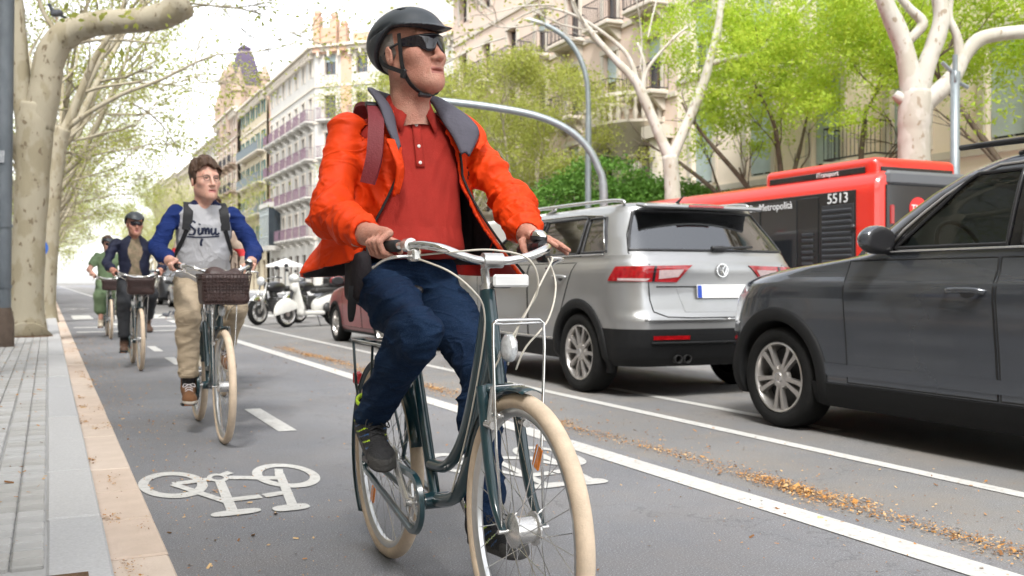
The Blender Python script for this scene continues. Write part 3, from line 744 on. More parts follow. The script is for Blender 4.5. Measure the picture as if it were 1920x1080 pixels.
# ---------------------------------------------------------------- the man in the orange jacket
HS = 1.13
ZR_, OR_ = [.95, 1.1, 1.25, 1.33, 1.40, 1.47, 1.55], [-R(74), -R(60), -R(38), -R(27), -R(25), -R(32), -R(48)]
ZL_, OL_ = [.95, 1.1, 1.25, 1.36, 1.42, 1.47, 1.55], [R(54), R(55), R(55), R(54), R(48), R(44), R(50)]
def front_man(org, rz=0):
    P = empty('person', org, rz, 'man in open orange jacket, dark helmet and wraparound sunglasses riding the nearest bicycle', 'person', None)
    hc = A(.004, -.07, 1.722); Rh = rot_head(R(22), R(-8), R(-3)); HX = xform(hc, Rh, HS)
    # ---- body: head and neck, hands, hidden trunk and limbs
    v, q = mesh_sdf(head_sdf(True), (-.11, -.14, -.21), (.11, .14, .14), .0028); v = relax(v, q, 1)
    c = v[q].mean(1); mi = head_pick(c, None); v = v @ HX[:3, :3].T+HX[:3, 3]
    parts = [(v, q, mi)]
    WR_ = (-.245, -.425, 1.108); WL = (.258, -.425, 1.118)
    hr = grip_hand(-1, (-.2175, -.545, 1.0722), (-.2365, -.445, 1.0705), WR_)
    v, q = mesh_sdf(hr, (-.33, -.62, 1.0), (-.15, -.28, 1.19), .0028); parts.append((relax(v, q, 1), q, None))
    mcs = [(.222, -.52, 1.112), (.243, -.52, 1.110), (.263, -.513, 1.103), (.279, -.503, 1.094)]
    tips = [(.266, -.60, 1.078), (.294, -.602, 1.072), (.314, -.587, 1.066), (.32, -.563, 1.058)]
    hl = open_hand(1, WL, mcs, tips, [(.235, -.455, 1.10), (.207, -.49, 1.092), (.196, -.522, 1.072), (.198, -.538, 1.052)])
    v, q = mesh_sdf(hl, (.16, -.64, 1.01), (.36, -.28, 1.19), .0028); parts.append((relax(v, q, 1), q, None))
    hipR, hipL = (-.10, 0, .97), (.10, 0, .97)
    ankR = Vector((-.14, -.088, .548)); ankL = Vector((.125, -.40, .255))
    kneeR = ik(hipR, ankR, .45, .43, (.06, -1, .3)); kneeL = ik(hipL, ankL, .46, .435, (.1, -1, .3))
    shR, shL = (-.19, -.01, 1.455), (.205, -.02, 1.46); elR, elL = (-.285, -.12, 1.185), (.315, -.20, 1.225)
    tr = union([chain([(0, .02, 1.0), (0, 0, 1.25), (0, 0, 1.40), (0, -.0, 1.56)], [.11, .09, .09, .05], .03)] +
               [chain([s_, e_, w_], [.045, .038, .03], .02) for s_, e_, w_ in ((shR, elR, WR_), (shL, elL, WL))] +
               [chain([h_, k_, a_], [.07, .05, .035], .02) for h_, k_, a_ in ((hipR, kneeR, ankR), (hipL, kneeL, ankL))], .03)
    v, q = mesh_sdf(tr, (-.42, -.62, .2), (.42, .2, 1.62), .018); parts.append((v, q, None))
    merge('body', parts, [M_SKIN, M_LIP, M_EYE], P)
    # ---- polo shirt
    prof = [(1.05, .165, .135, -.02), (1.07, .182, .158, -.033), (1.09, .182, .16, -.035), (1.15, .175, .148, -.022), (1.27, .175, .138, -.012), (1.37, .185, .128, -.005), (1.45, .185, .11, .0), (1.505, .145, .088, .0), (1.55, .08, .072, -.008), (1.595, .067, .067, -.015)]
    tf = torso_f(prof, .008)
    def polo(p):
        d = tf(p); q = p.copy()
        drape = .0045*vnoise(np.stack([p[:, 0]*10+p[:, 2]*7, p[:, 1]*5, p[:, 2]*5], 1))+.0035*np.abs(vnoise(np.stack([p[:, 0]*20-p[:, 2]*9, p[:, 1]*6, p[:, 2]*9+4], 1)))
        d = d-drape*1.3-.006*np.clip((1.12-p[:, 2])/.08, 0, 1)*vnoise(p*A(14, 8, 40))
        return d
    sdf_obj('polo_shirt', polo, (-.26, -.27, 1.03), (.27, .2, 1.605), .006, M_POLO, P)
    # collar of the polo: two flaps, placket, buttons
    def flap(s):
        nb = A(.008, -.022, 1.592); rows = []
        for i in range(13):
            a = i/12; ang = R(180)*(1-a)+R(16)*a; ang *= s
            base = nb+A(math.sin(ang)*.062, -math.cos(ang)*.064, .004-.052*a**1.5)
            o_ = A(math.sin(ang)*.024, -math.cos(ang)*.020, -.030-.024*a**2)*(1+.25*a**3)
            if a > .9: base = base+A(s*.004, -.002, 0)
            tip = base+o_+(A(s*.028, -.012, -.018)*max(0, (a-.55)/.45)**1.5)
            rows.append([base+A(0, 0, .004), base+o_*.25+A(math.sin(ang)*.004, -math.cos(ang)*.004, .012), base*.4+tip*.6+A(math.sin(ang)*.004, -math.cos(ang)*.004, .004), tip])
        return rows
    for s in (-1, 1):
        o = MB().grid(flap(s)).build('shirt_collar', M_POLO, P, True); md = o.modifiers.new('s', 'SOLIDIFY'); md.thickness = .003; md.offset = 0
    def front_y(x, z):
        ys = np.linspace(-.26, 0, 400); d = polo(np.stack([np.full(400, x), ys, np.full(400, z)], 1)); return ys[np.argmax(d < 0)]
    rows = []
    for z in np.linspace(1.51, 1.345, 14): rows.append([(x, front_y(x, z)-.0035, z) for x in (-.008, .002, .012, .022)])
    MB().grid(rows).build('placket', M_POLO, P, True).modifiers.new('s', 'SOLIDIFY').thickness = .003
    bt = MB()
    for z in (1.488, 1.415, 1.36): y = front_y(.007, z); bt.lathe((.007, y-.0065, z), (0, -1, .1), [(.001, .0025), (.004, .003), (.0055, .0022), (.006, 0)], 12)
    bt.build('shirt_buttons', M_BUTTON, P, True)
    # ---- jeans, belt
    jf = legs_f(hipR, kneeR, ankR, hipL, kneeL, ankL, (.089, .068, .055), wr=.022)
    def jeans(p):
        d = np.minimum(jf(p), p[:, 2]*0+9); d = np.maximum(d, p[:, 2]-1.085)
        for a_, k_ in ((ankR, kneeR), (ankL, kneeL)):
            a_ = A(*a_); u = (a_-A(*k_)); u /= np.linalg.norm(u); t = (p-a_) @ u; near = np.linalg.norm(p-a_, axis=1) < .14
            d = np.where(near, np.maximum(d, t-.035), d)
        return d
    sdf_obj('jeans', jeans, (-.3, -.72, .2), (.3, .22, 1.1), .0058, M_JEANS, P, it=1)
    # ---- shoes
    shm = [M_SHOE, M_SOLE, M_LIME, M_BLUETR, M_SHOE]
    shoe(P, foot_frame(ankR, R(24), R(-4)), .0042, shm); shoe(P, foot_frame(ankL, R(-2), R(6)), .006, shm)
    # ---- jacket
    arms = [((shR[0]-.005, .0, 1.465), elR, (-.252, -.38, 1.118)), ((shL[0]+.005, -.01, 1.465), elL, (.268, -.392, 1.128))]
    def radius(ph, z):
        a = np.abs(ph)/math.pi; s = np.sign(ph)
        base = np.interp(z, [.9, 1.0, 1.1, 1.2, 1.3, 1.41, 1.49, 1.55], [.2, .2, .2, .2, .205, .204, .165, .09])
        el = 1/np.sqrt((np.sin(ph))**2+(np.cos(ph)/.80)**2)
        low = np.clip((1.33-z)/.33, 0, 1.2)
        fl = np.where(s > 0, .185*np.exp(-((np.abs(ph)-R(52))/R(34))**2)+.03, .135*np.exp(-((np.abs(ph)-R(114))/R(36))**2)+.03)
        return base*el+low**1.25*fl
    def shell(p):
        y = p[:, 1]+.01; ph = np.arctan2(p[:, 0]-.008, -y); r = np.hypot(p[:, 0]-.008, y); z = p[:, 2]
        rg = 1-np.abs(vnoise(np.stack([ph*3.1+z*6, z*5+ph, z*0+2], 1))); fold = .010*vnoise(np.stack([ph*4.2, z*2.2, z*0+1], 1))*np.clip((1.42-z)/.25, .1, 1)+.012*rg**2.4-.004
        Rr = radius(ph, z)+fold
        d = np.abs(r-Rr+.0075)-.0075
        hem = np.interp(ph, [-math.pi, -R(115), -R(75), -R(45), 0, R(45), R(70), R(120), math.pi], [1.0, .985, 1.03, 1.07, 1.0, .965, .985, 1.0, 1.0])
        d = np.maximum(d*.8, hem-z); d = np.maximum(d, z-1.555)
        oR = np.interp(z, ZR_, OR_); oL = np.interp(z, ZL_, OL_)
        gap = np.minimum(ph-oR, oL-ph)*np.maximum(r, .05)
        return np.maximum(d, gap)
    slv = []
    for sh_, e_, w_ in arms:
        sh_, e_, w_ = A(*sh_), A(*e_), A(*w_); m1 = (sh_+e_)/2; m2 = e_*.45+w_*.55; pre = e_*.12+w_*.88
        slv.append((union([cone(sh_, m1, .066, .061), cone(m1, e_, .061, .059), cone(e_, m2, .060, .054), cone(m2, pre, .054, .049), cone(pre, w_, .046, .040)], .022), sh_, e_, w_))
    def sleeves(p):
        D = None
        for fn, sh_, e_, w_ in slv:
            d = fn(p); t1 = np.clip(((p-sh_) @ (e_-sh_))/((e_-sh_) @ (e_-sh_)), 0, 1); t2 = np.clip(((p-e_) @ (w_-e_))/((w_-e_) @ (w_-e_)), 0, 1); al = t1+t2
            ax = np.where((t2 > 0)[:, None], (w_-e_)/np.linalg.norm(w_-e_), (e_-sh_)/np.linalg.norm(e_-sh_))
            rel = p-e_; la = (rel*ax).sum(1); pp = rel-la[:, None]*ax
            q = np.stack([pp[:, 0]*5.5+la*3, pp[:, 1]*5.5-la*2, pp[:, 2]*5.5], 1)+ax*(la*15)[:, None]
            q = q+.45*vnoise(p*9)[:, None]
            r1 = (1-np.abs(vnoise(q)))**3; r2 = (1-np.abs(vnoise(q*2.1+5)))**3
            amp = .023*(.42+.8*np.exp(-((al-1.0)/.35)**2)+.6*np.exp(-((al-1.75)/.22)**2))
            d = d-amp*(r1-.45)-amp*.4*(r2-.4)-.006*vnoise(np.stack([p[:, 0]*70, p[:, 1]*12, p[:, 2]*70], 1))*np.exp(-((al-1.93)/.06)**2)
            u = (w_-e_)/np.linalg.norm(w_-e_); t = (p-w_) @ u
            d = np.where(np.linalg.norm(p-w_, axis=1) < .1, np.maximum(d, t-.012), d)
            d = np.maximum(d, -(np.linalg.norm(p-w_-u*.02, axis=1)-.036))
            D = d if D is None else np.minimum(D, d)
        return D
    def jacket(p):
        d = smin(shell(p), sleeves(p), .022)
        inner = tf(p)-.008
        nearfront = (p[:, 1] < .04) & (p[:, 2] > 1.06)
        return np.where(nearfront, np.maximum(d, -inner), d)
    def jpick(c, n):
        y = c[:, 1]+.01; ph = np.arctan2(c[:, 0]-.008, -y); r = np.hypot(c[:, 0]-.008, y)
        inward = (n[:, 0]*(c[:, 0]-.008)+n[:, 1]*y)/np.maximum(r, 1e-6) < -.25
        sl = sleeves(c) < .004
        m = np.where(inward & ~sl, 1, 0)
        oL = np.interp(c[:, 2], ZL_, OL_)
        m[(inward) & ~sl & (ph > 0) & (ph < oL+R(8))] = 2
        m[(c[:, 2] < 1.03) & inward & (ph > 0) & ~sl] = 2
        return m
    jk = sdf_obj('jacket', jacket, (-.46, -.44, .93), (.46, .42, 1.58), .0055, [M_JACKET, M_JLINE, M_JRED], P, jpick, it=1)
    # open stand-up collar turned out over the shoulders, slate lining showing
    def sheet(name, inn, out, m, bulge=.012, th=.009):
        I = spline(inn, 5); O = spline(out, 5); rows = []
        for p, q in zip(I, O):
            r = []
            for t in np.linspace(0, 1, 7):
                v = p.lerp(q, t); v = v+Vector((0, -.25, .8))*bulge*math.sin(t*math.pi); r.append(v)
            rows.append(r)
        o = MB().grid(rows).build(name, m, P, True); md = o.modifiers.new('s', 'SOLIDIFY'); md.thickness = th; md.offset = 0; return o
    sheet('jacket_collar', [(0, .072, 1.585), (.06, .055, 1.592), (.088, 0, 1.588), (.088, -.06, 1.555), (.095, -.11, 1.505), (.118, -.145, 1.45), (.14, -.165, 1.39)],
          [(0, .115, 1.615), (.085, .085, 1.615), (.13, .01, 1.60), (.168, -.06, 1.557), (.205, -.10, 1.515), (.213, -.14, 1.465), (.165, -.172, 1.385)], M_COLLAR)
    sheet('jacket_collar', [(0, .072, 1.585), (-.06, .055, 1.592), (-.082, 0, 1.588), (-.08, -.06, 1.56), (-.076, -.11, 1.515), (-.078, -.15, 1.455), (-.075, -.178, 1.40)],
          [(0, .115, 1.615), (-.085, .085, 1.625), (-.125, .01, 1.615), (-.128, -.06, 1.58), (-.122, -.12, 1.53), (-.112, -.165, 1.455), (-.085, -.195, 1.385)], M_COLLAR)
    sheet('lapel', [(.168, -.062, 1.552), (.207, -.105, 1.51), (.214, -.145, 1.46), (.19, -.17, 1.41)], [(.19, -.05, 1.545), (.235, -.095, 1.50), (.24, -.14, 1.45), (.2, -.172, 1.405)], M_JACKET, .004)
    sheet('lapel', [(-.085, -.178, 1.415), (-.072, -.19, 1.36), (-.07, -.195, 1.31), (-.085, -.19, 1.25)], [(-.125, -.19, 1.42), (-.11, -.222, 1.36), (-.10, -.225, 1.32), (-.105, -.20, 1.24)], M_JACKET, .006)
    # zip edge, sleeve seams
    for zz_, OO_, zr in ((ZL_, OL_, np.linspace(1.40, 1.0, 24)), (ZR_, OR_, np.linspace(1.34, 1.12, 16))):
        pts = []
        for z in zr:
            ph = float(np.interp(z, zz_, OO_)); r_ = float(radius(np.array([ph]), np.array([z]))[0])+.002; pts.append((.008+r_*math.sin(ph), -.01-r_*math.cos(ph), z))
        MB().tube(pts, .0045, 5).build('zip', M_STRAP, jk, True)
    # ---- helmet with straps, sunglasses, hair
    hm = helmet(P, HX, .0042)
    st = MB()
    def hp(x, y, z): q = Rh @ A(x, y, z)*HS+hc; return Vector(q)
    def hn(x, y, z): return Vector(Rh @ A(x, y, z))
    for s in (-1, 1):
        ribbon('helmet_strap', [hp(s*.0765, -.038, .044), hp(s*.076, -.035, .005), hp(s*.072, -.03, -.05), hp(s*.058, -.036, -.098), hp(s*.03, -.045, -.126), hp(0, -.05, -.134)], .014, M_STRAP, hm, [hn(s, -.15, 0), hn(s, -.15, 0), hn(s, -.2, -.1), hn(s*.8, -.1, -.6), hn(s*.4, 0, -1), hn(0, 0, -1)], .0014)
        ribbon('helmet_strap', [hp(s*.081, .052, .0), hp(s*.083, .03, -.03), hp(s*.074, -.022, -.062), hp(s*.07, -.029, -.072)], .014, M_STRAP, hm, [hn(s, .2, 0), hn(s, .1, 0), hn(s, 0, 0), hn(s, -.15, 0)], .0014)
        MB().box((0, 0, 0), (.012, .02, .03), bev=.003).build('strap_slider', M_BLKPL, hm).matrix_local = Matrix(xform(np.array(hp(s*.071, -.029, -.07)), Rh @ np.array(rotm(.5, 0, 0))).tolist())
    MB().box((0, 0, 0), (.05, .018, .014), bev=.004).build('strap_buckle', M_BLKPL, hm).matrix_local = Matrix(xform(np.array(hp(-.02, -.05, -.134)), Rh).tolist())
    shades(P, HX)
    def hairf(p): return np.maximum(np.maximum(ell((0, .022, .03), (.0795, .102, .09))(p)-.002*vnoise(p*A(90, 90, 30)), p[:, 2]-.06), np.maximum(-.062-p[:, 2]+np.clip(.06-p[:, 1], 0, 1)*.8, -.01-p[:, 1]))
    sdf_obj('hair', hairf, (-.1, -.03, -.1), (.1, .14, .08), .006, M_GREYHAIR, P, xf=HX)
    return P
def man_bags(org, rz=0):
    B = empty('backpack', org, rz, 'maroon backpack worn by the man in the orange jacket', 'backpack')
    sdf_obj('pack', lambda p: rbox((0, .285, 1.3), (.145, .085, .21), .06)(p)+.006*vnoise(p*12), (-.2, .17, 1.05), (.2, .4, 1.55), .014, M_MAROON, B)
    ribbon('shoulder_strap', [(-.10, .19, 1.50), (-.125, .08, 1.56), (-.125, -.03, 1.558), (-.132, -.10, 1.525), (-.15, -.165, 1.45), (-.165, -.193, 1.36), (-.185, -.19, 1.28)], .05, M_MAROON, B,
           [(0, .6, 1), (0, .2, 1), (0, -.3, 1), (-.1, -.8, .7), (-.35, -1, .3), (-.6, -1, .1), (-.9, -.7, 0)], .006)
    ribbon('shoulder_strap', [(.11, .19, 1.50), (.14, .08, 1.545), (.15, -.02, 1.545), (.16, -.08, 1.50)], .055, M_MAROON, B, [(0, .6, 1), (0, .2, 1), (0, -.3, 1), (.1, -.8, .7)], .005)
    MB().box((-.125, -.075, 1.547), (.066, .02, .016), rotm(.7, 0, 0), bev=.003).build('strap_buckle', M_BLKPL, B)
    W = empty('waist_bag', org, rz, 'black fabric pouch hanging at the hip of the man in the orange jacket', 'bag')
    sdf_obj('pouch', lambda p: rbox((-.178, -.06, .99), (.034, .06, .085), .028)(p)+.005*vnoise(p*18), (-.3, -.16, .86), (-.14, .05, 1.11), .009, M_JLINE, W)
    ribbon('pouch_strap', [(-.215, -.11, .96), (-.22, -.11, .89), (-.215, -.105, .85), (-.205, -.10, .88), (-.20, -.10, .94)], .014, M_STRAP, W, None, .002)
    return B, W
# ---------------------------------------------------------------- ground, road, pavement
def asphalt(name, c1, c2, dust, dustamt, sc=1.):
    m = bpy.data.materials.new(name); m.use_nodes = True; t = m.node_tree; b = t.nodes['Principled BSDF']; N = t.nodes.new; L = t.links.new
    b.inputs['Roughness'].default_value = .88; b.inputs['Specular IOR Level'].default_value = .3
    tc = N('ShaderNodeTexCoord')
    def noise(s, d, r=.6): n = N('ShaderNodeTexNoise'); n.inputs['Scale'].default_value = s; n.inputs['Detail'].default_value = d; n.inputs['Roughness'].default_value = r; L(tc.outputs['Object'], n.inputs['Vector']); return n
    def ramp(src, a, bb): r = N('ShaderNodeMapRange'); r.inputs[1].default_value = a; r.inputs[2].default_value = bb; L(src, r.inputs[0]); return r
    def mix(f, A_, B_):
        x = N('ShaderNodeMix'); x.data_type = 'RGBA'
        for k, v in (('A', A_), ('B', B_)):
            if isinstance(v, tuple): x.inputs[k].default_value = (*v, 1)
            else: L(v, x.inputs[k])
        L(f, x.inputs['Factor']); return x.outputs['Result']
    n1 = noise(.6, 6); n2 = noise(160, 3, .7); n3 = noise(38, 4, .7); n4 = noise(1.6, 8, .7)
    col = mix(ramp(n1.outputs[0], .42, .6).outputs[0], c1, c2)
    col = mix(ramp(n2.outputs[0], .56, .72).outputs[0], col, tuple(min(1, x*2.5+.05) for x in c1))
    col = mix(ramp(n2.outputs[0], .44, .3).outputs[0], col, tuple(x*.45 for x in c1))
    col = mix(ramp(n3.outputs[0], .6, .8).outputs[0], col, tuple(x*.6 for x in c1))
    if dustamt:
        r = ramp(n4.outputs[0], .42, .75); mm = N('ShaderNodeMath'); mm.operation = 'MULTIPLY'; mm.inputs[1].default_value = dustamt; L(r.outputs[0], mm.inputs[0]); col = mix(mm.outputs[0], col, dust)
    # cracks
    vo = N('ShaderNodeTexVoronoi'); vo.feature = 'DISTANCE_TO_EDGE'; vo.inputs['Scale'].default_value = .35
    ds = N('ShaderNodeVectorMath'); ds.operation = 'ADD'; nz = noise(2.2, 5); sc_ = N('ShaderNodeVectorMath'); sc_.operation = 'SCALE'; sc_.inputs['Scale'].default_value = 1.2; L(nz.outputs['Color'], sc_.inputs[0]); L(tc.outputs['Object'], ds.inputs[0]); L(sc_.outputs[0], ds.inputs[1]); L(ds.outputs[0], vo.inputs['Vector'])
    cr = ramp(vo.outputs['Distance'], .004, .0015); cm = N('ShaderNodeMath'); cm.operation = 'MULTIPLY'; cm.inputs[1].default_value = .3; L(cr.outputs[0], cm.inputs[0]); col = mix(cm.outputs[0], col, tuple(x*.35 for x in c1))
    L(col, b.inputs['Base Color'])
    bp = N('ShaderNodeBump'); bp.inputs['Strength'].default_value = .55; bp.inputs['Distance'].default_value = .006; L(n2.outputs[0], bp.inputs['Height']); L(bp.outputs[0], b.inputs['Normal'])
    return m
M_ROAD = asphalt('road_asphalt', (.168, .171, .183), (.205, .206, .214), (.24, .2, .16), .25)
M_PARK = asphalt('parking_asphalt', (.172, .172, .174), (.205, .203, .20), (.27, .22, .16), .4)
def paint_mat(name, c=(.60, .60, .585)):
    m = bpy.data.materials.new(name); m.use_nodes = True; t = m.node_tree; b = t.nodes['Principled BSDF']; N = t.nodes.new; L = t.links.new
    b.inputs['Roughness'].default_value = .7
    tc = N('ShaderNodeTexCoord'); n = N('ShaderNodeTexNoise'); n.inputs['Scale'].default_value = 26; n.inputs['Detail'].default_value = 7; n.inputs['Roughness'].default_value = .75; L(tc.outputs['Object'], n.inputs['Vector'])
    n2 = N('ShaderNodeTexNoise'); n2.inputs['Scale'].default_value = 2.5; n2.inputs['Detail'].default_value = 3; L(tc.outputs['Object'], n2.inputs['Vector'])
    r = N('ShaderNodeMapRange'); r.inputs[1].default_value = .50; r.inputs[2].default_value = .66; L(n.outputs[0], r.inputs[0])
    x = N('ShaderNodeMix'); x.data_type = 'RGBA'; x.inputs['A'].default_value = (*c, 1); x.inputs['B'].default_value = (.26, .255, .25, 1); L(r.outputs[0], x.inputs['Factor'])
    y = N('ShaderNodeMix'); y.data_type = 'RGBA'; y.inputs['B'].default_value = (c[0]*.8, c[1]*.78, c[2]*.74, 1); L(x.outputs['Result'], y.inputs['A']); L(n2.outputs[0], y.inputs['Factor'])
    L(y.outputs['Result'], b.inputs['Base Color']); return m
M_PAINT = paint_mat('road_paint')
M_GROUND = mat('far_ground', (.2, .19, .17), .95, 0, .3, .2)
M_TILE = mat('panot_tile', (.52, .515, .505), .85, 0, .22, 3, bump=.25, bscale=120)
M_TILE2 = mat('panot_tile_warm', (.48, .47, .45), .85, 0, .25, 3, bump=.25, bscale=120)
M_JOINT = mat('dirty_joint', (.25, .2, .15), .95, 0, .5, 6)
M_GRANITE = mat('granite_kerb', (.52, .52, .525), .8, 0, .2, 90, bump=.2, bscale=160)
M_GRANITE2 = mat('granite_kerb_light', (.56, .555, .55), .8, 0, .2, 90, bump=.2, bscale=160)
M_GUT = mat('pink_gutter_stone', (.62, .50, .41), .85, 0, .3, 9, bump=.3, bscale=110, col2=(.54, .43, .345))
M_GUT2 = mat('pink_gutter_stone_pale', (.66, .55, .46), .85, 0, .25, 9, bump=.3, bscale=110, col2=(.58, .475, .39))
M_SOIL = mat('pit_soil', (.16, .09, .045), .95, 0, .5, 30, bump=.8, bscale=60)
def struct(o): o['kind'] = 'structure'; return o
struct(MB().quad((-1500, -1500, -.05), (1500, -1500, -.05), (1500, 1500, -.05), (-1500, 1500, -.05)).build('ground', M_GROUND))
XK = .176; RK = 15.9
struct(MB().quad((-.02, -12, 0), (3.0, -12, 0), (3.0, 420, 0), (-.02, 420, 0)).quad((7.0, -12, 0), (RK, -12, 0), (RK, 420, 0), (7.0, 420, 0)).build('road', M_ROAD))
struct(MB().quad((3.0, -12, .0), (7.0, -12, .0), (7.0, 420, .0), (3.0, 420, .0)).build('parking_lane', M_PARK))
def sheet(name, polys, z=.004, m=M_PAINT):
    mb = MB()
    for p in polys: mb.add([(x, y, z) for x, y in p], [tuple(range(len(p)))])
    return struct(mb.build(name, m))
def rect(x0, x1, y0, y1): return [(x0, y0), (x1, y0), (x1, y1), (x0, y1)]
sheet('lane_line', [rect(2.755, 2.915, -8, 27)])
sheet('parking_line', [rect(3.975, 4.075, -8, 28)])
sheet('bay_line', [rect(4.63, 4.73, 5.0, 7.9)])
sheet('lane_line', [rect(8.6, 8.72, 60+9*k, 63+9*k) for k in range(24)])
sheet('lane_line', [rect(2.755, 2.915, 36, 300)])
for y in (1.6, 6.5, 12.3, 14.8, 19.2, 24.2): sheet('lane_dash', [rect(1.355, 1.475, y, y+1.25)])
for y in (21.0, 23.2): sheet('crossing_bar', [rect(.5, 2.6, y, y+.35)])
for k in range(9): sheet('crossing_bar', [rect(.6+1.0*k, 1.1+1.0*k, 28.5, 32)])
def symbol(ox, oy, sx=1., fl=1.):
    """painted bicycle, top towards -y"""
    P = []
    def T(x, y): return (ox+fl*x*sx, oy+y*1.0)
    def ringpoly(cx, cyy, rx, ry, k=.70, n=40):
        for i in range(n):
            a, b = 2*math.pi*i/n, 2*math.pi*(i+1)/n
            P.append([T(cx+rx*k*math.cos(a), cyy+ry*k*math.sin(a)), T(cx+rx*math.cos(a), cyy+ry*math.sin(a)), T(cx+rx*math.cos(b), cyy+ry*math.sin(b)), T(cx+rx*k*math.cos(b), cyy+ry*k*math.sin(b))])
    def bar(x0, y0, x1, y1, w):
        d = Vector((x1-x0, (y1-y0)*.5)); n = Vector((-d.y, d.x)).normalized()*w/2
        P.append([T(x0+n.x, y0+n.y*2), T(x0-n.x, y0-n.y*2), T(x1-n.x, y1-n.y*2), T(x1+n.x, y1+n.y*2)])
    def blob(cx, cyy, rx, ry): P.append([T(cx+rx*math.copysign(abs(math.cos(a))**.7, math.cos(a)), cyy+ry*math.copysign(abs(math.sin(a))**.7, math.sin(a))+.12*rx*math.cos(a)) for a in np.linspace(0, 2*math.pi, 25)[:-1]])
    ringpoly(-.27, .17, .155, .335); ringpoly(.27, .17, .155, .335)
    ringpoly(-.05, .24, .05, .11, .55, 20)
    bar(-.27, .17, -.08, .22, .042); bar(-.27, .17, -.10, -.33, .04); bar(-.055, .14, -.105, -.52, .045)
    bar(.0, .22, .23, .10, .045); bar(-.08, -.30, .06, -.285, .04); bar(.075, -.28, .205, -.24, .04)
    bar(.25, .22, .15, -.52, .042); blob(-.095, -.56, .105, .05); blob(.135, -.565, .08, .06); bar(.27, .34, .225, .1, .04); bar(-.02, .3, .03, .36, .04)
    mb = MB()
    for i, p in enumerate(P): mb.add([(x, y, .004+.00001*i) for x, y in p], [tuple(range(len(p)))])
    o = mb.build('bicycle_symbol', M_PAINT); bm = bmesh.new(); bm.from_mesh(o.data); bmesh.ops.recalc_face_normals(bm, faces=bm.faces)
    for f in bm.faces:
        if f.normal.z < 0: f.normal_flip()
    bm.to_mesh(o.data); bm.free(); return struct(o)
symbol(.81, 4.84); symbol(2.26, 4.78); symbol(.95, 40)
# pavement
PVZ = .12
pav = struct(MB().box((-4.1, 204, PVZ/2-.012), (8.2, 432, PVZ)).build('pavement', M_JOINT))
pav.data.materials[0] = M_TILE
kb = struct(MB().box((.085, 204, .05), (.176, 432, .1)).build('kerb', M_JOINT)); ks = []
for mm in (M_GRANITE, M_GRANITE2): ks.append(MB().box((0, 0, 0), (.181, .994, .14), bev=.008).build('kerb_stone', mm, kb))
n = 0
for k in range(46):
    y = 1.45+1.0*k; o = ks[k % 2] if n < 2 else ks[(k*7//3) % 2].copy()
    if n >= 2: COL.objects.link(o)
    o.location = (.0845, y, PVZ-.07+random.uniform(-.003, .003)); o.rotation_euler = (random.uniform(-.003, .003), 0, random.uniform(-.003, .003)); n += 1
MB().box((.0845, 240, PVZ/2), (.176, 385, PVZ)).build('far_kerb_stones', M_GRANITE, kb)
gt = struct(MB().box((.28, 204, -.02), (.21, 432, .03)).build('gutter', M_JOINT)); gs = []
for mm in (M_GUT, M_GUT2): gs.append(MB().box((0, 0, 0), (.206, .594, .06), bev=.007).build('gutter_stone', mm, gt))
n = 0
for k in range(64):
    o = gs[k % 2] if n < 2 else gs[(k*5//3) % 2].copy()
    if n >= 2: COL.objects.link(o)
    o.location = (.2815, 1.6+.6*k, -.017+random.uniform(-.003, .003)); o.rotation_euler = (random.uniform(-.004, .004), random.uniform(-.008, .008), 0); n += 1
MB().box((.2815, 226, -.01), (.206, 372, .03)).build('far_gutter_stones', M_GUT, gt)
tl = []
for mm in (M_TILE, M_TILE2):
    t = MB()
    for i in (-1, 1):
        for j in (-1, 1): t.box((i*.0485, j*.0485, 0), (.092, .092, .03), bev=.006)
    tl.append(t.build('paving_tile', mm, pav))
n = 0
for r in range(92):
    for c in range(3):
        y = 2.6+.2*r; x = -.108-.2*c
        if abs(x+.30) < .45 and abs(y-17.7) < .5: continue
        if y < 3.3 and c < 1: continue
        o = tl[n % 2] if n < 2 else tl[random.random() < .35].copy()
        if n >= 2: COL.objects.link(o)
        o.location = (x, y, PVZ-.009+random.uniform(-.002, .002)); o.rotation_euler = (random.uniform(-.006, .006), random.uniform(-.006, .006), 0); n += 1
def pit(x, y, s=.9):
    struct(MB().box((x, y, PVZ-.004), (s*.9, s, .014)).build('tree_pit', M_SOIL))
pit(-.30, 2.72, .9)
struct(MB().box((19.4, 200, .058), (6.66, 424, .12)).build('far_pavement', M_TILE2))
struct(MB().box((15.98, 200, .065), (.16, 424, .13)).build('far_kerb', M_GRANITE))
# leaf litter: seed husks and bud scales swept into lines
def litter(name, pts, size, mats, seed=1):
    r = np.random.default_rng(seed); n = len(pts); a = r.uniform(0, 6.28, n); s = r.lognormal(-.1, .5, n)*size; tl_ = r.uniform(-.5, .5, (n, 2))
    ux = np.stack([np.cos(a), np.sin(a), tl_[:, 0]], 1)*s[:, None]; uy = np.stack([-np.sin(a), np.cos(a), tl_[:, 1]], 1)*(s*r.uniform(.25, .7, n))[:, None]
    P = np.asarray(pts); V = np.stack([P-ux-uy, P+ux-uy, P+ux+uy, P-ux+uy], 1).reshape(-1, 3); F = np.arange(4*n).reshape(-1, 4)
    o = raw_mesh(name, V, F, mats, None, False, r.integers(0, len(mats), n)); o['kind'] = 'stuff'; return o
LM = [mat('husk_tan', (.50, .26, .08), .9), mat('husk_orange', (.42, .19, .045), .9), mat('husk_pale', (.58, .38, .18), .9), mat('husk_brown', (.2, .09, .03), .9)]
r = np.random.default_rng(3); pts = []
ys = r.uniform(1.5, 15, 62000)
dens = .5+.5*np.sin(ys*2.1)+.35*np.sin(ys*5.3+1)+.3*np.sin(ys*.9)
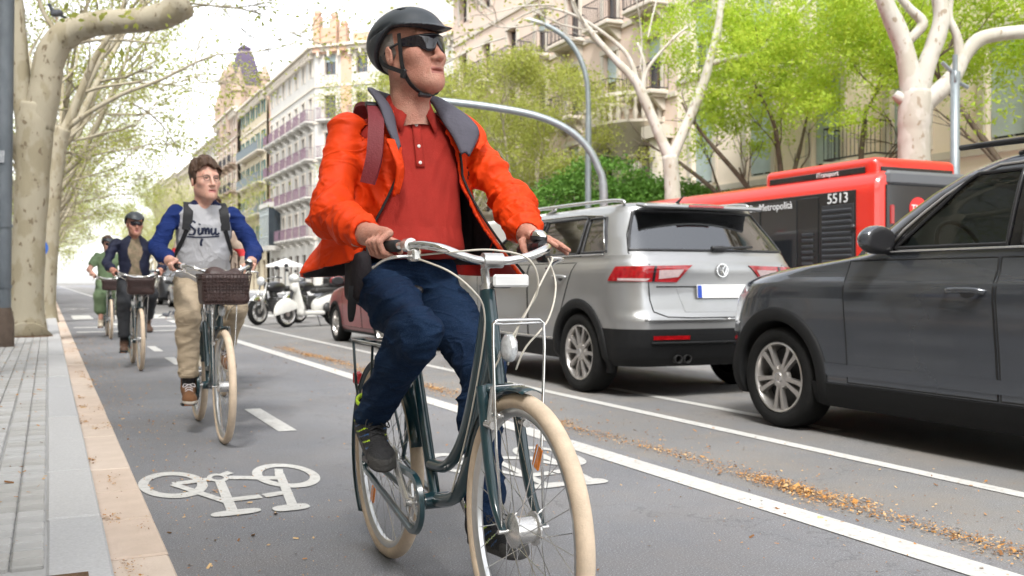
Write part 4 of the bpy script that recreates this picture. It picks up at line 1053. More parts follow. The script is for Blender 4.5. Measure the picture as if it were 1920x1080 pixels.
keep = r.uniform(0, 1.3, len(ys)) < np.clip(dens, .28, 1.3); ys = ys[keep]
wd = .035+.03*np.sin(ys*3.3)**2+.02*np.sin(ys*7)**2
xs = 3.17+.03*np.sin(ys*1.7)+r.normal(0, 1, len(ys))*wd
line = np.stack([xs, ys, .006+r.uniform(0, .008, len(ys))], 1)
sc1 = np.stack([3.2+r.normal(0, .45, 5000), r.uniform(1.5, 16, 5000), np.full(5000, .006)], 1)
sc1 = sc1[(sc1[:, 0] < 5)]
g1 = []
for k in range(38):
    cy_ = r.uniform(2.2, 22)**1.0; cx_ = r.uniform(.2, .40); m_ = int(r.uniform(8, 90)); q = np.stack([cx_+r.normal(0, .022, m_), cy_+r.normal(0, .06+.1*r.random(), m_), np.full(m_, .02)], 1); g1.append(q[(q[:, 0] > .18)])
g1 = np.concatenate(g1); g1[g1[:, 0] > .386, 2] = .007
sc2 = np.stack([.42+np.abs(r.normal(0, .3, 2800)), r.uniform(2.4, 20, 2800), np.full(2800, .006)], 1)
sc3 = np.stack([r.uniform(.4, 4.2, 1300), r.uniform(2, 22, 1300), np.full(1300, .006)], 1)
litter('leaf_litter', np.concatenate([line, sc1]), .0034, LM, 1)['label'] = 'orange seed husks swept in a line along the parking lane'
litter('leaf_litter', np.concatenate([g1, sc2, sc3]), .0034, LM, 2)['label'] = 'brown husks scattered along the gutter and cycle lane'
pj = np.stack([r.uniform(-.62, 0, 500), r.uniform(2.5, 16, 500), np.full(500, PVZ+.008)], 1)
litter('leaf_litter', pj, .006, LM, 5)['label'] = 'few dry husks on the grey pavement tiles'
# ---------------------------------------------------------------- trees
def bark_mat(name, c1, c2, c3, sc=3.):
    m = bpy.data.materials.new(name); m.use_nodes = True; t = m.node_tree; b = t.nodes['Principled BSDF']; N = t.nodes.new; L = t.links.new
    b.inputs['Roughness'].default_value = .85; b.inputs['Specular IOR Level'].default_value = .25
    tc = N('ShaderNodeTexCoord'); mp = N('ShaderNodeMapping'); mp.inputs['Scale'].default_value = (1, 1, .55); L(tc.outputs['Object'], mp.inputs[0])
    def noise(s, d): n = N('ShaderNodeTexNoise'); n.inputs['Scale'].default_value = s; n.inputs['Detail'].default_value = d; L(mp.outputs[0], n.inputs['Vector']); return n.outputs[0]
    def rp(src, a, bb): r = N('ShaderNodeMapRange'); r.inputs[1].default_value = a; r.inputs[2].default_value = bb; L(src, r.inputs[0]); return r.outputs[0]
    def mix(f, a, bb):
        x = N('ShaderNodeMix'); x.data_type = 'RGBA'
        for k, v in (('A', a), ('B', bb)):
            if isinstance(v, tuple): x.inputs[k].default_value = (*v, 1)
            else: L(v, x.inputs[k])
        L(f, x.inputs['Factor']); return x.outputs['Result']
    n1 = noise(sc, 4); n2 = noise(sc*3.2, 5)
    col = mix(rp(n1, .5, .56), c1, c2); col = mix(rp(n2, .62, .66), col, c3); L(col, b.inputs['Base Color'])
    bp = N('ShaderNodeBump'); bp.inputs['Strength'].default_value = .4; bp.inputs['Distance'].default_value = .03; L(n2, bp.inputs['Height']); L(bp.outputs[0], b.inputs['Normal']); return m
M_PLANE = bark_mat('plane_bark', (.38, .34, .255), (.315, .275, .19), (.19, .15, .10), 3.6)
M_WBARK = bark_mat('pale_plane_bark', (.49, .47, .42), (.42, .395, .335), (.30, .25, .19), 2.6)
M_TWIG = mat('twig_bark', (.22, .18, .13), .9, 0, .4, 6)
M_DBARK = bark_mat('dark_bark', (.13, .10, .075), (.10, .075, .055), (.06, .045, .035), 4)
def leaf_mat(name, c1, c2, tr=.45):
    m = bpy.data.materials.new(name); m.use_nodes = True; t = m.node_tree; t.nodes.clear(); N = t.nodes.new; L = t.links.new
    out = N('ShaderNodeOutputMaterial'); mx = N('ShaderNodeMixShader'); d = N('ShaderNodeBsdfPrincipled'); d.inputs['Roughness'].default_value = .55; d.inputs['Specular IOR Level'].default_value = .3; tl = N('ShaderNodeBsdfTranslucent')
    tc = N('ShaderNodeTexCoord'); n = N('ShaderNodeTexNoise'); n.inputs['Scale'].default_value = 2.5; n.inputs['Detail'].default_value = 6; L(tc.outputs['Object'], n.inputs['Vector'])
    r = N('ShaderNodeMapRange'); r.inputs[1].default_value = .35; r.inputs[2].default_value = .65; L(n.outputs[0], r.inputs[0])
    x = N('ShaderNodeMix'); x.data_type = 'RGBA'; x.inputs['A'].default_value = (*c1, 1); x.inputs['B'].default_value = (*c2, 1); L(r.outputs[0], x.inputs['Factor'])
    L(x.outputs['Result'], d.inputs['Base Color']); L(x.outputs['Result'], tl.inputs[0]); mx.inputs[0].default_value = tr
    L(d.outputs[0], mx.inputs[1]); L(tl.outputs[0], mx.inputs[2]); L(mx.outputs[0], out.inputs[0]); return m
M_LF1 = leaf_mat('young_plane_leaf', (.44, .45, .105), (.31, .36, .075), .5)
M_LF2 = leaf_mat('bright_spring_leaf', (.55, .66, .08), (.36, .52, .05), .55)
M_LF3 = leaf_mat('glossy_dark_leaf', (.085, .20, .03), (.15, .30, .05), .35)
def leaves(name, centers, spread, per, size, m, parent, seed=0, droop=.2, asp=.6):
    r = np.random.default_rng(seed); C = np.repeat(np.asarray(centers), per, 0); n = len(C)
    sp = np.repeat(np.broadcast_to(np.asarray(spread, float), (len(centers),)), per) if np.ndim(spread) else np.full(n, spread)
    C = C+r.normal(0, 1, (n, 3))*sp[:, None]*A(1, 1, .8)
    u = r.normal(0, 1, (n, 3)); u[:, 2] = u[:, 2]*.7-droop; u /= np.linalg.norm(u, axis=1)[:, None]; w = np.cross(u, r.normal(0, 1, (n, 3))); w /= np.maximum(np.linalg.norm(w, axis=1), 1e-6)[:, None]
    s = size*r.uniform(.6, 1.35, n); u *= s[:, None]; w *= (s*asp)[:, None]
    V = np.stack([C-u, C+w*.9-u*.1, C+u, C-w*.9-u*.1], 1).reshape(-1, 3)
    return raw_mesh(name, V, np.arange(4*n).reshape(-1, 4), m, parent)
def limb(mb, pts, rs, n=10, bump=.0, rnd=None):
    P = spline(pts, 5); k = np.linspace(0, len(rs)-1, len(P)); rr = np.interp(k, range(len(rs)), rs)
    if bump: rr = rr*(1+bump*np.array([random.uniform(-1, 1) for _ in rr])); 
    mb.tube(P, list(rr), n); return P, rr
def grow(mb, p, d, L, r, depth, tips, rn, up=.25, spread=.6, n=6, split=(2, 3), minr=.008):
    segs = 4; pts = [Vector(p)]; d = Vector(d).normalized()
    for i in range(segs):
        d = (d+Vector((rn.gauss(0, .16), rn.gauss(0, .16), rn.gauss(0, .12)+up*.12))).normalized(); pts.append(pts[-1]+d*L/segs)
    r1 = max(r*.55, minr); mb.tube(pts, [r+(r1-r)*i/segs for i in range(segs+1)], n if depth > 1 else 4, cap=False)
    if depth <= 0: tips.append(pts[-1]); tips.append(pts[-2]); return
    for k in range(rn.randint(*split)):
        t = rn.uniform(.45, 1.); q = pts[min(segs, max(1, int(round(t*segs))))]
        ax = Vector((rn.gauss(0, 1), rn.gauss(0, 1), rn.gauss(0, .5))); nd = (d+ax.normalized()*rn.uniform(spread*.6, spread*1.4)+Vector((0, 0, up*.3))).normalized()
        grow(mb, q, nd, L*rn.uniform(.6, .85), r1*rn.uniform(.7, 1.), depth-1, tips, rn, up, spread, n, split, minr)
def plane_proto(seed, h=4.2, r=.24, leafm=M_LF1, bark=M_PLANE, depth=4, per=14, size=.052, lean=(1, 0), crown=1., nl=4):
    rn = random.Random(seed); t = empty('plane_tree'); mb = MB(); tips = []
    top = Vector((lean[0]*.25+rn.gauss(0, .12), rn.gauss(0, .15), h))
    P, rr = limb(mb, [(0, 0, -.05), (0, 0, .25), (rn.gauss(0, .06), rn.gauss(0, .06), h*.5), top], [r*1.45, r*1.12, r, r*.98], 12, .02)
    for k in range(nl):
        a = 2*math.pi*k/nl+rn.uniform(-.4, .4); out = Vector((math.cos(a)+lean[0]*.5, math.sin(a), 0)); l1 = rn.uniform(1.4, 2.4)*crown
        m1 = top+out.normalized()*l1*.5+Vector((0, 0, l1*.35)); m2 = m1+out.normalized()*l1*.45+Vector((0, 0, l1*.9)); m3 = m2+out.normalized()*l1*.5+Vector((rn.gauss(0, .3), rn.gauss(0, .3), l1*1.0))
        limb(mb, [top-Vector((0, 0, .15)), m1, m2, m3], [r*.62, r*.48, r*.4, r*.26], 8, .03)
        for q, dd, rad in ((m2, m2-m1, .22), (m3, m3-m2, .24), (m3, m3-m2+out*1.2, .2), (m1, out*1.0+Vector((0, 0, .4)), .2), (m2, out+Vector((rn.gauss(0, .7), rn.gauss(0, .7), .2)), .2)):
            grow(mb, q, dd, 2.2*crown*rn.uniform(.75, 1.1), r*rad, depth-1, tips, rn, .18, .62)
    mb.build('trunk', bark, t, True)
    T = np.array([tuple(p) for p in tips]); leaves('crown', T, .30, per, size, leafm, t, seed, .25)
    return t
def put(proto, x, y, z=.1, rz=0., s=1., label='', group=None, first=False):
    o = proto if first else copy_tree(proto); o.location = (x, y, z); o.rotation_euler = (0, 0, rz); o.scale = (s, s, s*random.uniform(.95, 1.08)); prop(o, label, 'tree', group); return o
def rayP(u, v, Z):
    f = 1867.; th = math.atan(870/f); pit_ = math.atan(10/f); a = (u-960)/f; b = -(v-540)/f
    fw = math.cos(pit_)+b*math.sin(pit_); up = b*math.cos(pit_)-math.sin(pit_)
    return Vector(((a*math.cos(th)+fw*math.sin(th))*Z, (-a*math.sin(th)+fw*math.cos(th))*Z, CAMH+up*Z))
def own_tree(name, base, limbs, bark, label, twig_from, leafm=M_LF1, seed=1, per=6, size=.075, tdepth=3, tl=1.6, tr=.03, spread=.25):
    """tree from explicit limbs [(points, radii)] in world space; twigs grow from given (point, direction)"""
    b = Vector(base); t = empty(name, base, 0, label, 'tree'); rn = random.Random(seed); mb = MB(); tips = []
    for pts, rs in limbs: limb(mb, [Vector(p)-b for p in pts], rs, 14, .03)
    for p, d in twig_from: grow(mb, Vector(p)-b, d, tl*rn.uniform(.7, 1.2), tr, tdepth, tips, rn, .15, .6)
    mb.build('trunk', bark, t, True)
    if tips: leaves('crown', np.array([tuple(q) for q in tips]), spread, per, size, leafm, t, seed, .25)
    return t
# left row, nearest tree: thick trunk with a heavy limb cut short over the lane
Z1 = 16.05
q = lambda u, v, dz=0.: rayP(u, v, Z1+dz)
B1 = Vector((-.34, 17.72, .1))
tw = [(q(150, 45), (.5, 0, 1)), (q(250, 36), (.8, .2, .7)), (q(340, 15), (1, 0, .3)), (q(345, 5), (1, .3, -.1)), (q(20, 0), (-.3, .2, 1)), (q(300, 30), (.8, -.5, .4)), (q(15, 60), (-1, .3, .6))]
T1 = own_tree('plane_tree', B1, [
    ([B1-Vector((0, 0, .1)), q(44, 622), q(46, 560), q(55, 430), q(62, 320), q(66, 235), q(70, 195)], [.42, .36, .285, .25, .255, .285, .25]),
    ([q(70, 240), q(84, 170), q(92, 115), q(112, 75), q(150, 52), q(200, 42), q(260, 38), q(310, 28), q(342, 8), q(352, 2)], [.25, .24, .235, .225, .205, .195, .195, .21, .24, .17]),
    ([q(58, 260), q(42, 180), q(36, 100), q(30, 20), q(20, -80)], [.2, .155, .135, .125, .1]),
    ([q(112, 80), q(98, 50), q(80, 20), q(60, -40)], [.06, .045, .035, .03])], M_PLANE, 'nearest plane tree with thick mottled trunk and a heavy limb reaching over the cycle lane', tw, seed=5, per=5, tl=1.1, tr=.018, tdepth=3, size=.042)
pit(-.34, 17.72, .9)
# second tree of the left row with long thin branches
Z2 = 24.0; q2 = lambda u, v, dz=0.: rayP(u, v, Z2+dz)
B2 = rayP(82, 598, Z2); B2.z = .1
tw = [(q2(215, 50), (.5, 0, 1)), (q2(190, 110), (1, 0, .6)), (q2(300, 165), (1, .2, .4)), (q2(410, 102), (1, 0, .3)), (q2(250, 195), (.6, .5, -.2)), (q2(105, 150), (-.2, .3, 1)), (q2(360, 130), (.5, .5, .8)), (q2(160, 160), (.4, -.5, .8))]
own_tree('plane_tree', B2, [
    ([B2-Vector((0, 0, .1)), q2(82, 560), q2(90, 450), q2(98, 350), q2(108, 270), q2(118, 240)], [.34, .27, .24, .22, .22, .2]),
    ([q2(112, 262), q2(130, 225), q2(150, 175), q2(180, 105), q2(216, 50), q2(240, -20)], [.16, .11, .095, .075, .055, .04]),
    ([q2(125, 240), q2(165, 212), q2(230, 176), q2(300, 150), q2(365, 118), q2(412, 100)], [.08, .055, .048, .04, .03, .02]),
    ([q2(108, 265), q2(98, 200), q2(112, 120), q2(150, 80), q2(230, 76), q2(300, 82)], [.1, .06, .05, .04, .03, .015])], M_PLANE, 'second plane tree of the pavement row, its long thin branch pointing at the tower', tw, seed=8, per=9, tl=1.7, tr=.022, size=.045)
PA = plane_proto(11, 4.0, .23, lean=(1, 0)); PB = plane_proto(23, 4.4, .22, lean=(.8, 0), depth=4)
ords = ['third', 'fourth', 'fifth', 'sixth', 'seventh', 'eighth', 'ninth', 'tenth', 'eleventh', 'twelfth']
for k in range(10):
    o = put(PA if k % 2 == 0 else PB, -.45+random.uniform(-.1, .1), 32.5+8.2*k, .1, random.uniform(-.4, .4), random.uniform(.95, 1.1), '%s plane tree along the near pavement, counted from the nearest trunk' % ords[k], 'plane trees on the near pavement', first=k < 2)
for k in range(9):
    put(PB if k % 2 == 0 else PA, -.45, 114.5+9*k, .1, random.uniform(-3, 3), 1.0, 'far plane tree of the pavement row where the street fades out', 'far plane trees on the near pavement')
# far side row
for k in range(4):
    put(PA if k % 3 else PB, 16.5, 104+8.5*k, .1, math.pi+random.uniform(-.5, .5), random.uniform(.9, 1.05), '%s plane tree of the opposite pavement past the pale corner block' % (['first'] + ['second'] + ords)[k], 'plane trees on the opposite pavement')
for k in range(10):
    put(PB if k % 3 else PA, 16.5, 134+9*k, .1, random.uniform(-3, 3), 1.1, 'distant plane tree of the opposite pavement in front of the tower', 'distant plane trees on the opposite pavement')
PC = plane_proto(37, 3.6, .2, depth=4, per=44, size=.062, lean=(0, 0), crown=.95, nl=5)
for k, (x, y, s) in enumerate([(17.6, 36.5, .86), (17.4, 43.5, .9), (18.2, 51, .9)]):
    put(PC, x, y, .1, 2.2+1.7*k, s, ['young-leaved plane tree just beyond the curved lamp post', 'pale green plane tree in front of the pink facade', 'pale plane tree at the corner before the crossing'][k], 'plane trees behind the lamp posts', first=(k == 0))
# right row: white-barked plane trees
Z3 = 20.6; q3 = lambda u, v, dz=0.: rayP(u, v, Z3+dz); B3 = q3(1714, 410); B3.z = .1
tw = [(q3(1650, 0), (-.4, 0, 1)), (q3(1760, 0), (0, 0, 1)), (q3(1920, 60), (1, -.6, .3)), (q3(1690, 0), (-.5, .5, .8))]
own_tree('plane_tree', B3, [
    ([B3, q3(1714, 330), q3(1714, 260), q3(1716, 215), q3(1718, 170)], [.34, .33, .32, .35, .30]),
    ([q3(1716, 200), q3(1706, 140), q3(1695, 90), q3(1680, 50), q3(1662, 10), q3(1645, -40)], [.3, .22, .19, .2, .17, .15]),
    ([q3(1722, 190), q3(1735, 130), q3(1755, 75), q3(1766, 30), q3(1758, -20), q3(1756, -60)], [.2, .185, .18, .17, .155, .14]),
    ([q3(1730, 195), q3(1762, 170), q3(1790, 140), q3(1808, 105), q3(1835, 75), q3(1875, 64), q3(1935, 58)], [.22, .19, .165, .15, .15, .145, .14]),
    ([q3(1696, 80), q3(1715, 65), q3(1730, 42), q3(1705, 15), q3(1680, -15)], [.12, .1, .11, .09, .07]),
    ([q3(1718, 200), q3(1690, 185), q3(1678, 176)], [.16, .12, .09]),
    ([q3(1800, 110), q3(1795, 70), q3(1780, 30), q3(1786, -20)], [.11, .09, .07, .06])], M_WBARK, 'big pale plane tree with cut limbs standing behind the red bus', tw, seed=12, tl=1.2, per=4)
Z4 = 29.2; q4 = lambda u, v, dz=0.: rayP(u, v, Z4+dz); B4 = q4(1262, 470); B4.z = .1
tw = [(q4(1100, 50), (-.6, 0, .6)), (q4(1165, 118), (-.6, .4, .8)), (q4(1355, 0), (.1, 0, 1)), (q4(1515, 0), (.7, -.4, .7)), (q4(1200, 130), (0, 0, 1)), (q4(1120, 60), (-1, .2, .2)), (q4(1040, 10), (-1, .2, -.1)), (q4(1000, 45), (-1, 0, -.3)), (q4(1215, 70), (.4, 0, 1)), (q4(1450, 60), (.5, .6, .4)), (q4(950, 70), (-1, .3, -.3))]
own_tree('plane_tree', B4, [
    ([B4, q4(1262, 400), q4(1260, 340), q4(1256, 292)], [.27, .24, .23, .23]),
    ([q4(1258, 300), q4(1240, 262), q4(1222, 218), q4(1206, 182), q4(1190, 150), q4(1150, 108), q4(1110, 62), q4(1080, 20), q4(1070, -20)], [.2, .155, .15, .155, .14, .1, .085, .07, .05]),
    ([q4(1258, 300), q4(1278, 255), q4(1300, 205), q4(1318, 160), q4(1332, 110), q4(1345, 60), q4(1354, 0), q4(1362, -40)], [.19, .15, .145, .14, .125, .11, .1, .08]),
    ([q4(1336, 118), q4(1375, 108), q4(1415, 100), q4(1450, 72), q4(1490, 30), q4(1520, 0), q4(1560, -40)], [.085, .072, .068, .055, .05, .045, .04]),
    ([q4(1195, 160), q4(1185, 120), q4(1160, 85), q4(1090, 35), q4(1020, 15), q4(960, 40)], [.09, .07, .06, .045, .035, .02]),
    ([q4(1218, 212), q4(1206, 160), q4(1208, 120), q4(1195, 80)], [.07, .06, .05, .04]),
    ([q4(1206, 180), q4(1214, 130), q4(1260, 75), q4(1290, 50)], [.06, .05, .04, .03])], M_WBARK, 'forked pale plane tree rising behind the silver car roof', tw, seed=14, tl=2.0, per=7, size=.07, tr=.03)
# bright green street garden trees with several dark stems
def green_tree(base, stems, cl, label, seed, per=62, size=.064, n=400):
    t = empty('leafy_tree', base, 0, label, 'tree', 'bright green trees before the cream house'); b = Vector(base); mb = MB(); rn = random.Random(seed); tips = []
    for pts, r0 in stems:
        limb(mb, [Vector(p) for p in pts], [r0, r0*.8, r0*.65, r0*.5], 8, .04); d = (Vector(pts[-1])-Vector(pts[-2])); grow(mb, pts[-1], d, 1.6, r0*.45, 2, tips, rn, .2, .7); grow(mb, pts[-2], d+Vector((rn.gauss(0, .5), rn.gauss(0, .5), .2)), 1.4, r0*.4, 2, tips, rn, .2, .7)
    mb.build('trunk', M_DBARK, t, True)
    r = np.random.default_rng(seed); C = []; S = []
    for cx, cyy, cz, rx, rz_ in cl:
        m_ = int(n*rx*rx*rz_/16)
        p = r.normal(0, 1, (m_, 3)); p /= np.linalg.norm(p, axis=1)[:, None]; p *= (r.uniform(.25, 1.05, m_)**.6)[:, None]
        C.append(p*A(rx, rx, rz_)+A(cx, cyy, cz)); S.append(r.uniform(.12, .34, m_))
    C = np.concatenate(C); S = np.concatenate(S); k = vnoise(C*.85+seed) > .06; C, S = C[k], S[k]
    leaves('crown', C, S, per, size, M_LF2, t, seed, .55, .38); return t
green_tree((20.0, 24.3, .1), [([(0, 0, 0), (-.2, -.2, 1.6), (-.6, -.3, 3.2), (-2.0, .2, 5.0)], .13), ([(.1, 0, 0), (.1, -.3, 2), (.0, -.6, 3.6), (-.5, -.9, 5.4)], .14), ([(.2, .1, 0), (.4, .3, 2), (.9, .2, 3.6), (1.5, .3, 5.2)], .12), ([(0, .2, 0), (.0, .5, 2), (-.6, 1.6, 3.6), (-1.2, 3, 4.8)], .12)],
           [(-.6, .3, 6.4, 2.4, 1.7), (1.0, 1.8, 6.8, 2.2, 1.7), (-1.0, -1.6, 7.4, 2.1, 1.8), (.4, -.2, 9.0, 2.8, 2.0), (-1.2, 2.6, 8.6, 2.0, 1.7), (-1.4, 3.0, 5.4, 1.1, .6)], 'bright green tree with fanned dark stems behind the bus roof pod', 31)
green_tree((20.2, 19.6, .1), [([(0, 0, 0), (-.1, .3, 1.8), (-.2, .9, 3.4), (.2, 1.2, 5.2)], .13), ([(.1, 0, 0), (.1, -.2, 2), (-.3, -.5, 3.6), (-.6, -1.2, 5.2)], .12), ([(.2, .1, 0), (.5, .2, 2), (.6, .5, 3.6), (.7, .1, 5.2)], .12)],
           [(-.5, .6, 6.2, 1.9, 1.5), (.3, -1.2, 6.6, 1.7, 1.4), (.6, 1.4, 7.6, 2.1, 1.6), (0, -.4, 8.6, 2.4, 1.9)], 'bright green tree in the gap beside the big pale plane trunk', 32)
green_tree((20.4, 15.0, .1), [([(0, 0, 0), (-.1, .2, 1.8), (-.5, .9, 3.4), (-.8, 1.9, 5.0)], .13), ([(.1, 0, 0), (.1, .4, 2), (.3, .5, 3.6), (.6, .1, 5.2)], .12)],
           [(-.4, 1.4, 5.6, 1.5, 1.2), (.2, .4, 7.2, 1.9, 1.5), (-.2, -1.0, 6.0, 1.5, 1.3), (.3, .2, 8.6, 2.2, 1.6)], 'bright green tree over the roof of the grey car', 33)
def dark_tree(base, cl, label, seed):
    t = empty('evergreen_tree', base, 0, label, 'tree', 'dark evergreen trees behind the silver car'); mb = MB(); limb(mb, [(0, 0, 0), (.05, 0, 1.5), (0, .1, 3.2)], [.14, .12, .08], 8); mb.build('trunk', M_DBARK, t, True)
    r = np.random.default_rng(seed); C = []
    for cx, cyy, cz, rx, rz_ in cl:
        m_ = 330; p = r.normal(0, 1, (m_, 3)); p /= np.linalg.norm(p, axis=1)[:, None]; p *= r.uniform(.55, 1.05, m_)[:, None]**.5; C.append(p*A(rx, rx, rz_)+A(cx, cyy, cz))
    leaves('crown', np.concatenate(C), .14, 20, .085, M_LF3, t, seed, .1, .42); return t
dark_tree((18.3, 31.4, .1), [(0, 0, 4.1, 1.9, 1.3), (-1.0, 1.2, 3.6, 1.5, 1.1), (1.0, -1.1, 3.5, 1.5, 1.1), (0, 0, 3.0, 2.1, .9)], 'rounded dark green tree between the lamp post and the forked plane', 41)
dark_tree((19.8, 28.9, .1), [(0, .3, 3.4, 1.5, 1.1), (.3, -1.2, 3.0, 1.3, 1.0), (-.2, 1.4, 3.2, 1.2, 1.0)], 'low dark green tree just right of the forked plane trunk', 42)
# ---------------------------------------------------------------- buildings
def plaster(name, c, v=.12): return mat(name, c, .9, 0, v, .5, bump=.15, bscale=12, detail=8.)
M_CREAMW = plaster('cream_plaster', (.50, .485, .45)); M_PEACH = plaster('peach_plaster', (.56, .36, .26)); M_BEIGE = plaster('beige_plaster', (.86, .74, .62), .10)
M_PINKP = plaster('pink_plaster', (.68, .54, .45)); M_BRICK = mat('red_brick_render', (.58, .28, .18), .9, 0, .3, 2, bump=.3, bscale=40)
M_STONE = plaster('carved_stone', (.62, .56, .48), .2); M_OCHRE = plaster('ochre_plaster', (.50, .43, .31)); M_GLASS = mat('window_glass', (.035, .045, .055), .08, 0, .3, .6, spec=.8)
M_WFRAME = mat('window_frame_brown', (.16, .11, .085), .6); M_WFRAMEL = mat('window_frame_pale', (.42, .46, .47), .6); M_TEALSH = mat('teal_shutter', (.035, .16, .16), .6, 0, .2, 4)
M_MAUVE = mat('mauve_iron', (.19, .12, .16), .55); M_IRON = mat('dark_iron', (.03, .03, .035), .5); M_GREYIR = mat('grey_iron', (.16, .19, .21), .5); M_SLATE = mat('violet_slate', (.085, .06, .11), .7, 0, .3, 3); M_BLIND = mat('pale_blue_shutter', (.40, .48, .48), .7, 0, .15, 3)
def wall_holes(W, H, holes, depth=.28, z0=0., y=0.):
    xs = sorted({0., W, *[round(h[0], 3) for h in holes], *[round(h[1], 3) for h in holes]}); zs = sorted({z0, H, *[round(h[2], 3) for h in holes], *[round(h[3], 3) for h in holes]}); mb = MB()
    for i in range(len(xs)-1):
        for j in range(len(zs)-1):
            cx, cz = (xs[i]+xs[i+1])/2, (zs[j]+zs[j+1])/2
            if any(h[0] < cx < h[1] and h[2] < cz < h[3] for h in holes): continue
            mb.quad((xs[i], y, zs[j]), (xs[i+1], y, zs[j]), (xs[i+1], y, zs[j+1]), (xs[i], y, zs[j+1]))
    for a, b, c, d in holes:
        y1 = y+depth
        mb.quad((a, y, c), (b, y, c), (b, y1, c), (a, y1, c)); mb.quad((a, y1, d), (b, y1, d), (b, y, d), (a, y, d)); mb.quad((a, y, d), (a, y, c), (a, y1, c), (a, y1, d)); mb.quad((b, y, c), (b, y, d), (b, y1, d), (b, y1, c))
    return mb
_cache = {}
def window_me(w, h, fm, shut=None, blind=0.):
    key = ('w', round(w, 2), round(h, 2), fm.name, shut.name if shut else 0, round(blind, 2))
    if key in _cache: return _cache[key]
    mb = MB(); f = .07
    mb.quad((-w/2, 0, 0), (w/2, 0, 0), (w/2, 0, h), (-w/2, 0, h), 1)
    for x in (-w/2+f/2, 0, w/2-f/2): mb.box((x, -.03, h/2), (f if x else f*.8, .05, h), m=0)
    for z in (f/2, h*.72, h-f/2): mb.box((0, -.026, z), (w-2*f, .04, f*.8), m=0)
    if shut is not None:
        for s in (-1, 1):
            if blind: continue
            mb.box((s*(w/2+w*.22), -.33, h/2), (w*.42, .05, h), m=2)
            for k in range(12): mb.box((s*(w/2+w*.22), -.362, h*(k+.7)/12.4), (w*.34, .02, h*.03), m=2)
    if blind: mb.box((0, -.075, h*(1-blind/2)), (w-.04, .03, h*blind), m=2)
    o = mb.build('window', [fm, M_GLASS, shut or fm]); me = o.data; bpy.data.objects.remove(o); _cache[key] = me; return me
def balcony_me(w, d, slabm, railm, hr=1.05):
    key = ('b', round(w, 2), d, slabm.name, railm.name)
    if key in _cache: return _cache[key]
    mb = MB(); mb.box((0, -d/2, -.09), (w, d, .18), bev=.04); mb.box((0, -d/2+.05, -.22), (w*.9, d-.15, .1), m=0)
    for s in (-.35, .35): mb.prism([(0, -.27), (-d*.75, -.27), (-.1, -.75), (0, -.75)], s*w-.09, s*w+.09, lambda a, b, h: (h, a, b))
    r = MB()
    P = [(-w/2+.04, -.02), (-w/2+.04, -d+.05), (w/2-.04, -d+.05), (w/2-.04, -.02)]
    for i in range(3):
        a, b = Vector((*P[i], 0)), Vector((*P[i+1], 0)); L = (b-a).length
        for z in (.08, hr): r.tube([a+Vector((0, 0, z)), b+Vector((0, 0, z))], .028, 4)
        for k in range(max(2, int(L/.16))+1): q = a.lerp(b, k/max(2, int(L/.16))); r.tube([q+Vector((0, 0, .06)), q+Vector((0, 0, hr))], .016, 4, cap=False)
    o = mb.build('balcony', [slabm]); o2 = r.build('railing', [railm]); _cache[key] = (o.data, o2.data); bpy.data.objects.remove(o); bpy.data.objects.remove(o2); return _cache[key]
def add_window(parent, x, z, w, h, fm, shut=None, blind=0., y=.26): return link_mesh('window', window_me(w, h, fm, shut, blind), None, parent, (x, y, z))
def add_balcony(parent, x, z, w, d, sm, rm, y=-.01):
    a, b = balcony_me(w, d, sm, rm); o = link_mesh('balcony', a, None, parent, (x, y, z)); link_mesh('railing', b, None, o); return o
def mass(parent, W, H, D, m, x0=0., y0=.3):
    MB().box((x0+W/2, y0+D/2, H/2-.1), (W-.02, D, H-.2)).build('rear_mass', m, parent)
def cornice(parent, W, z, m, d=.5, h=.6, x0=0., brackets=0):
    mb = MB().box((x0+W/2, -d/2+.02, z+h*.75), (W+.3, d, h*.3)); mb.box((x0+W/2, -d*.3+.02, z+h*.35), (W+.16, d*.6, h*.45))
    for k in range(brackets): mb.box((x0+(k+.5)*W/brackets, -d*.35, z-.12), (.22, d*.7, .5))
    mb.build('cornice', m, parent)
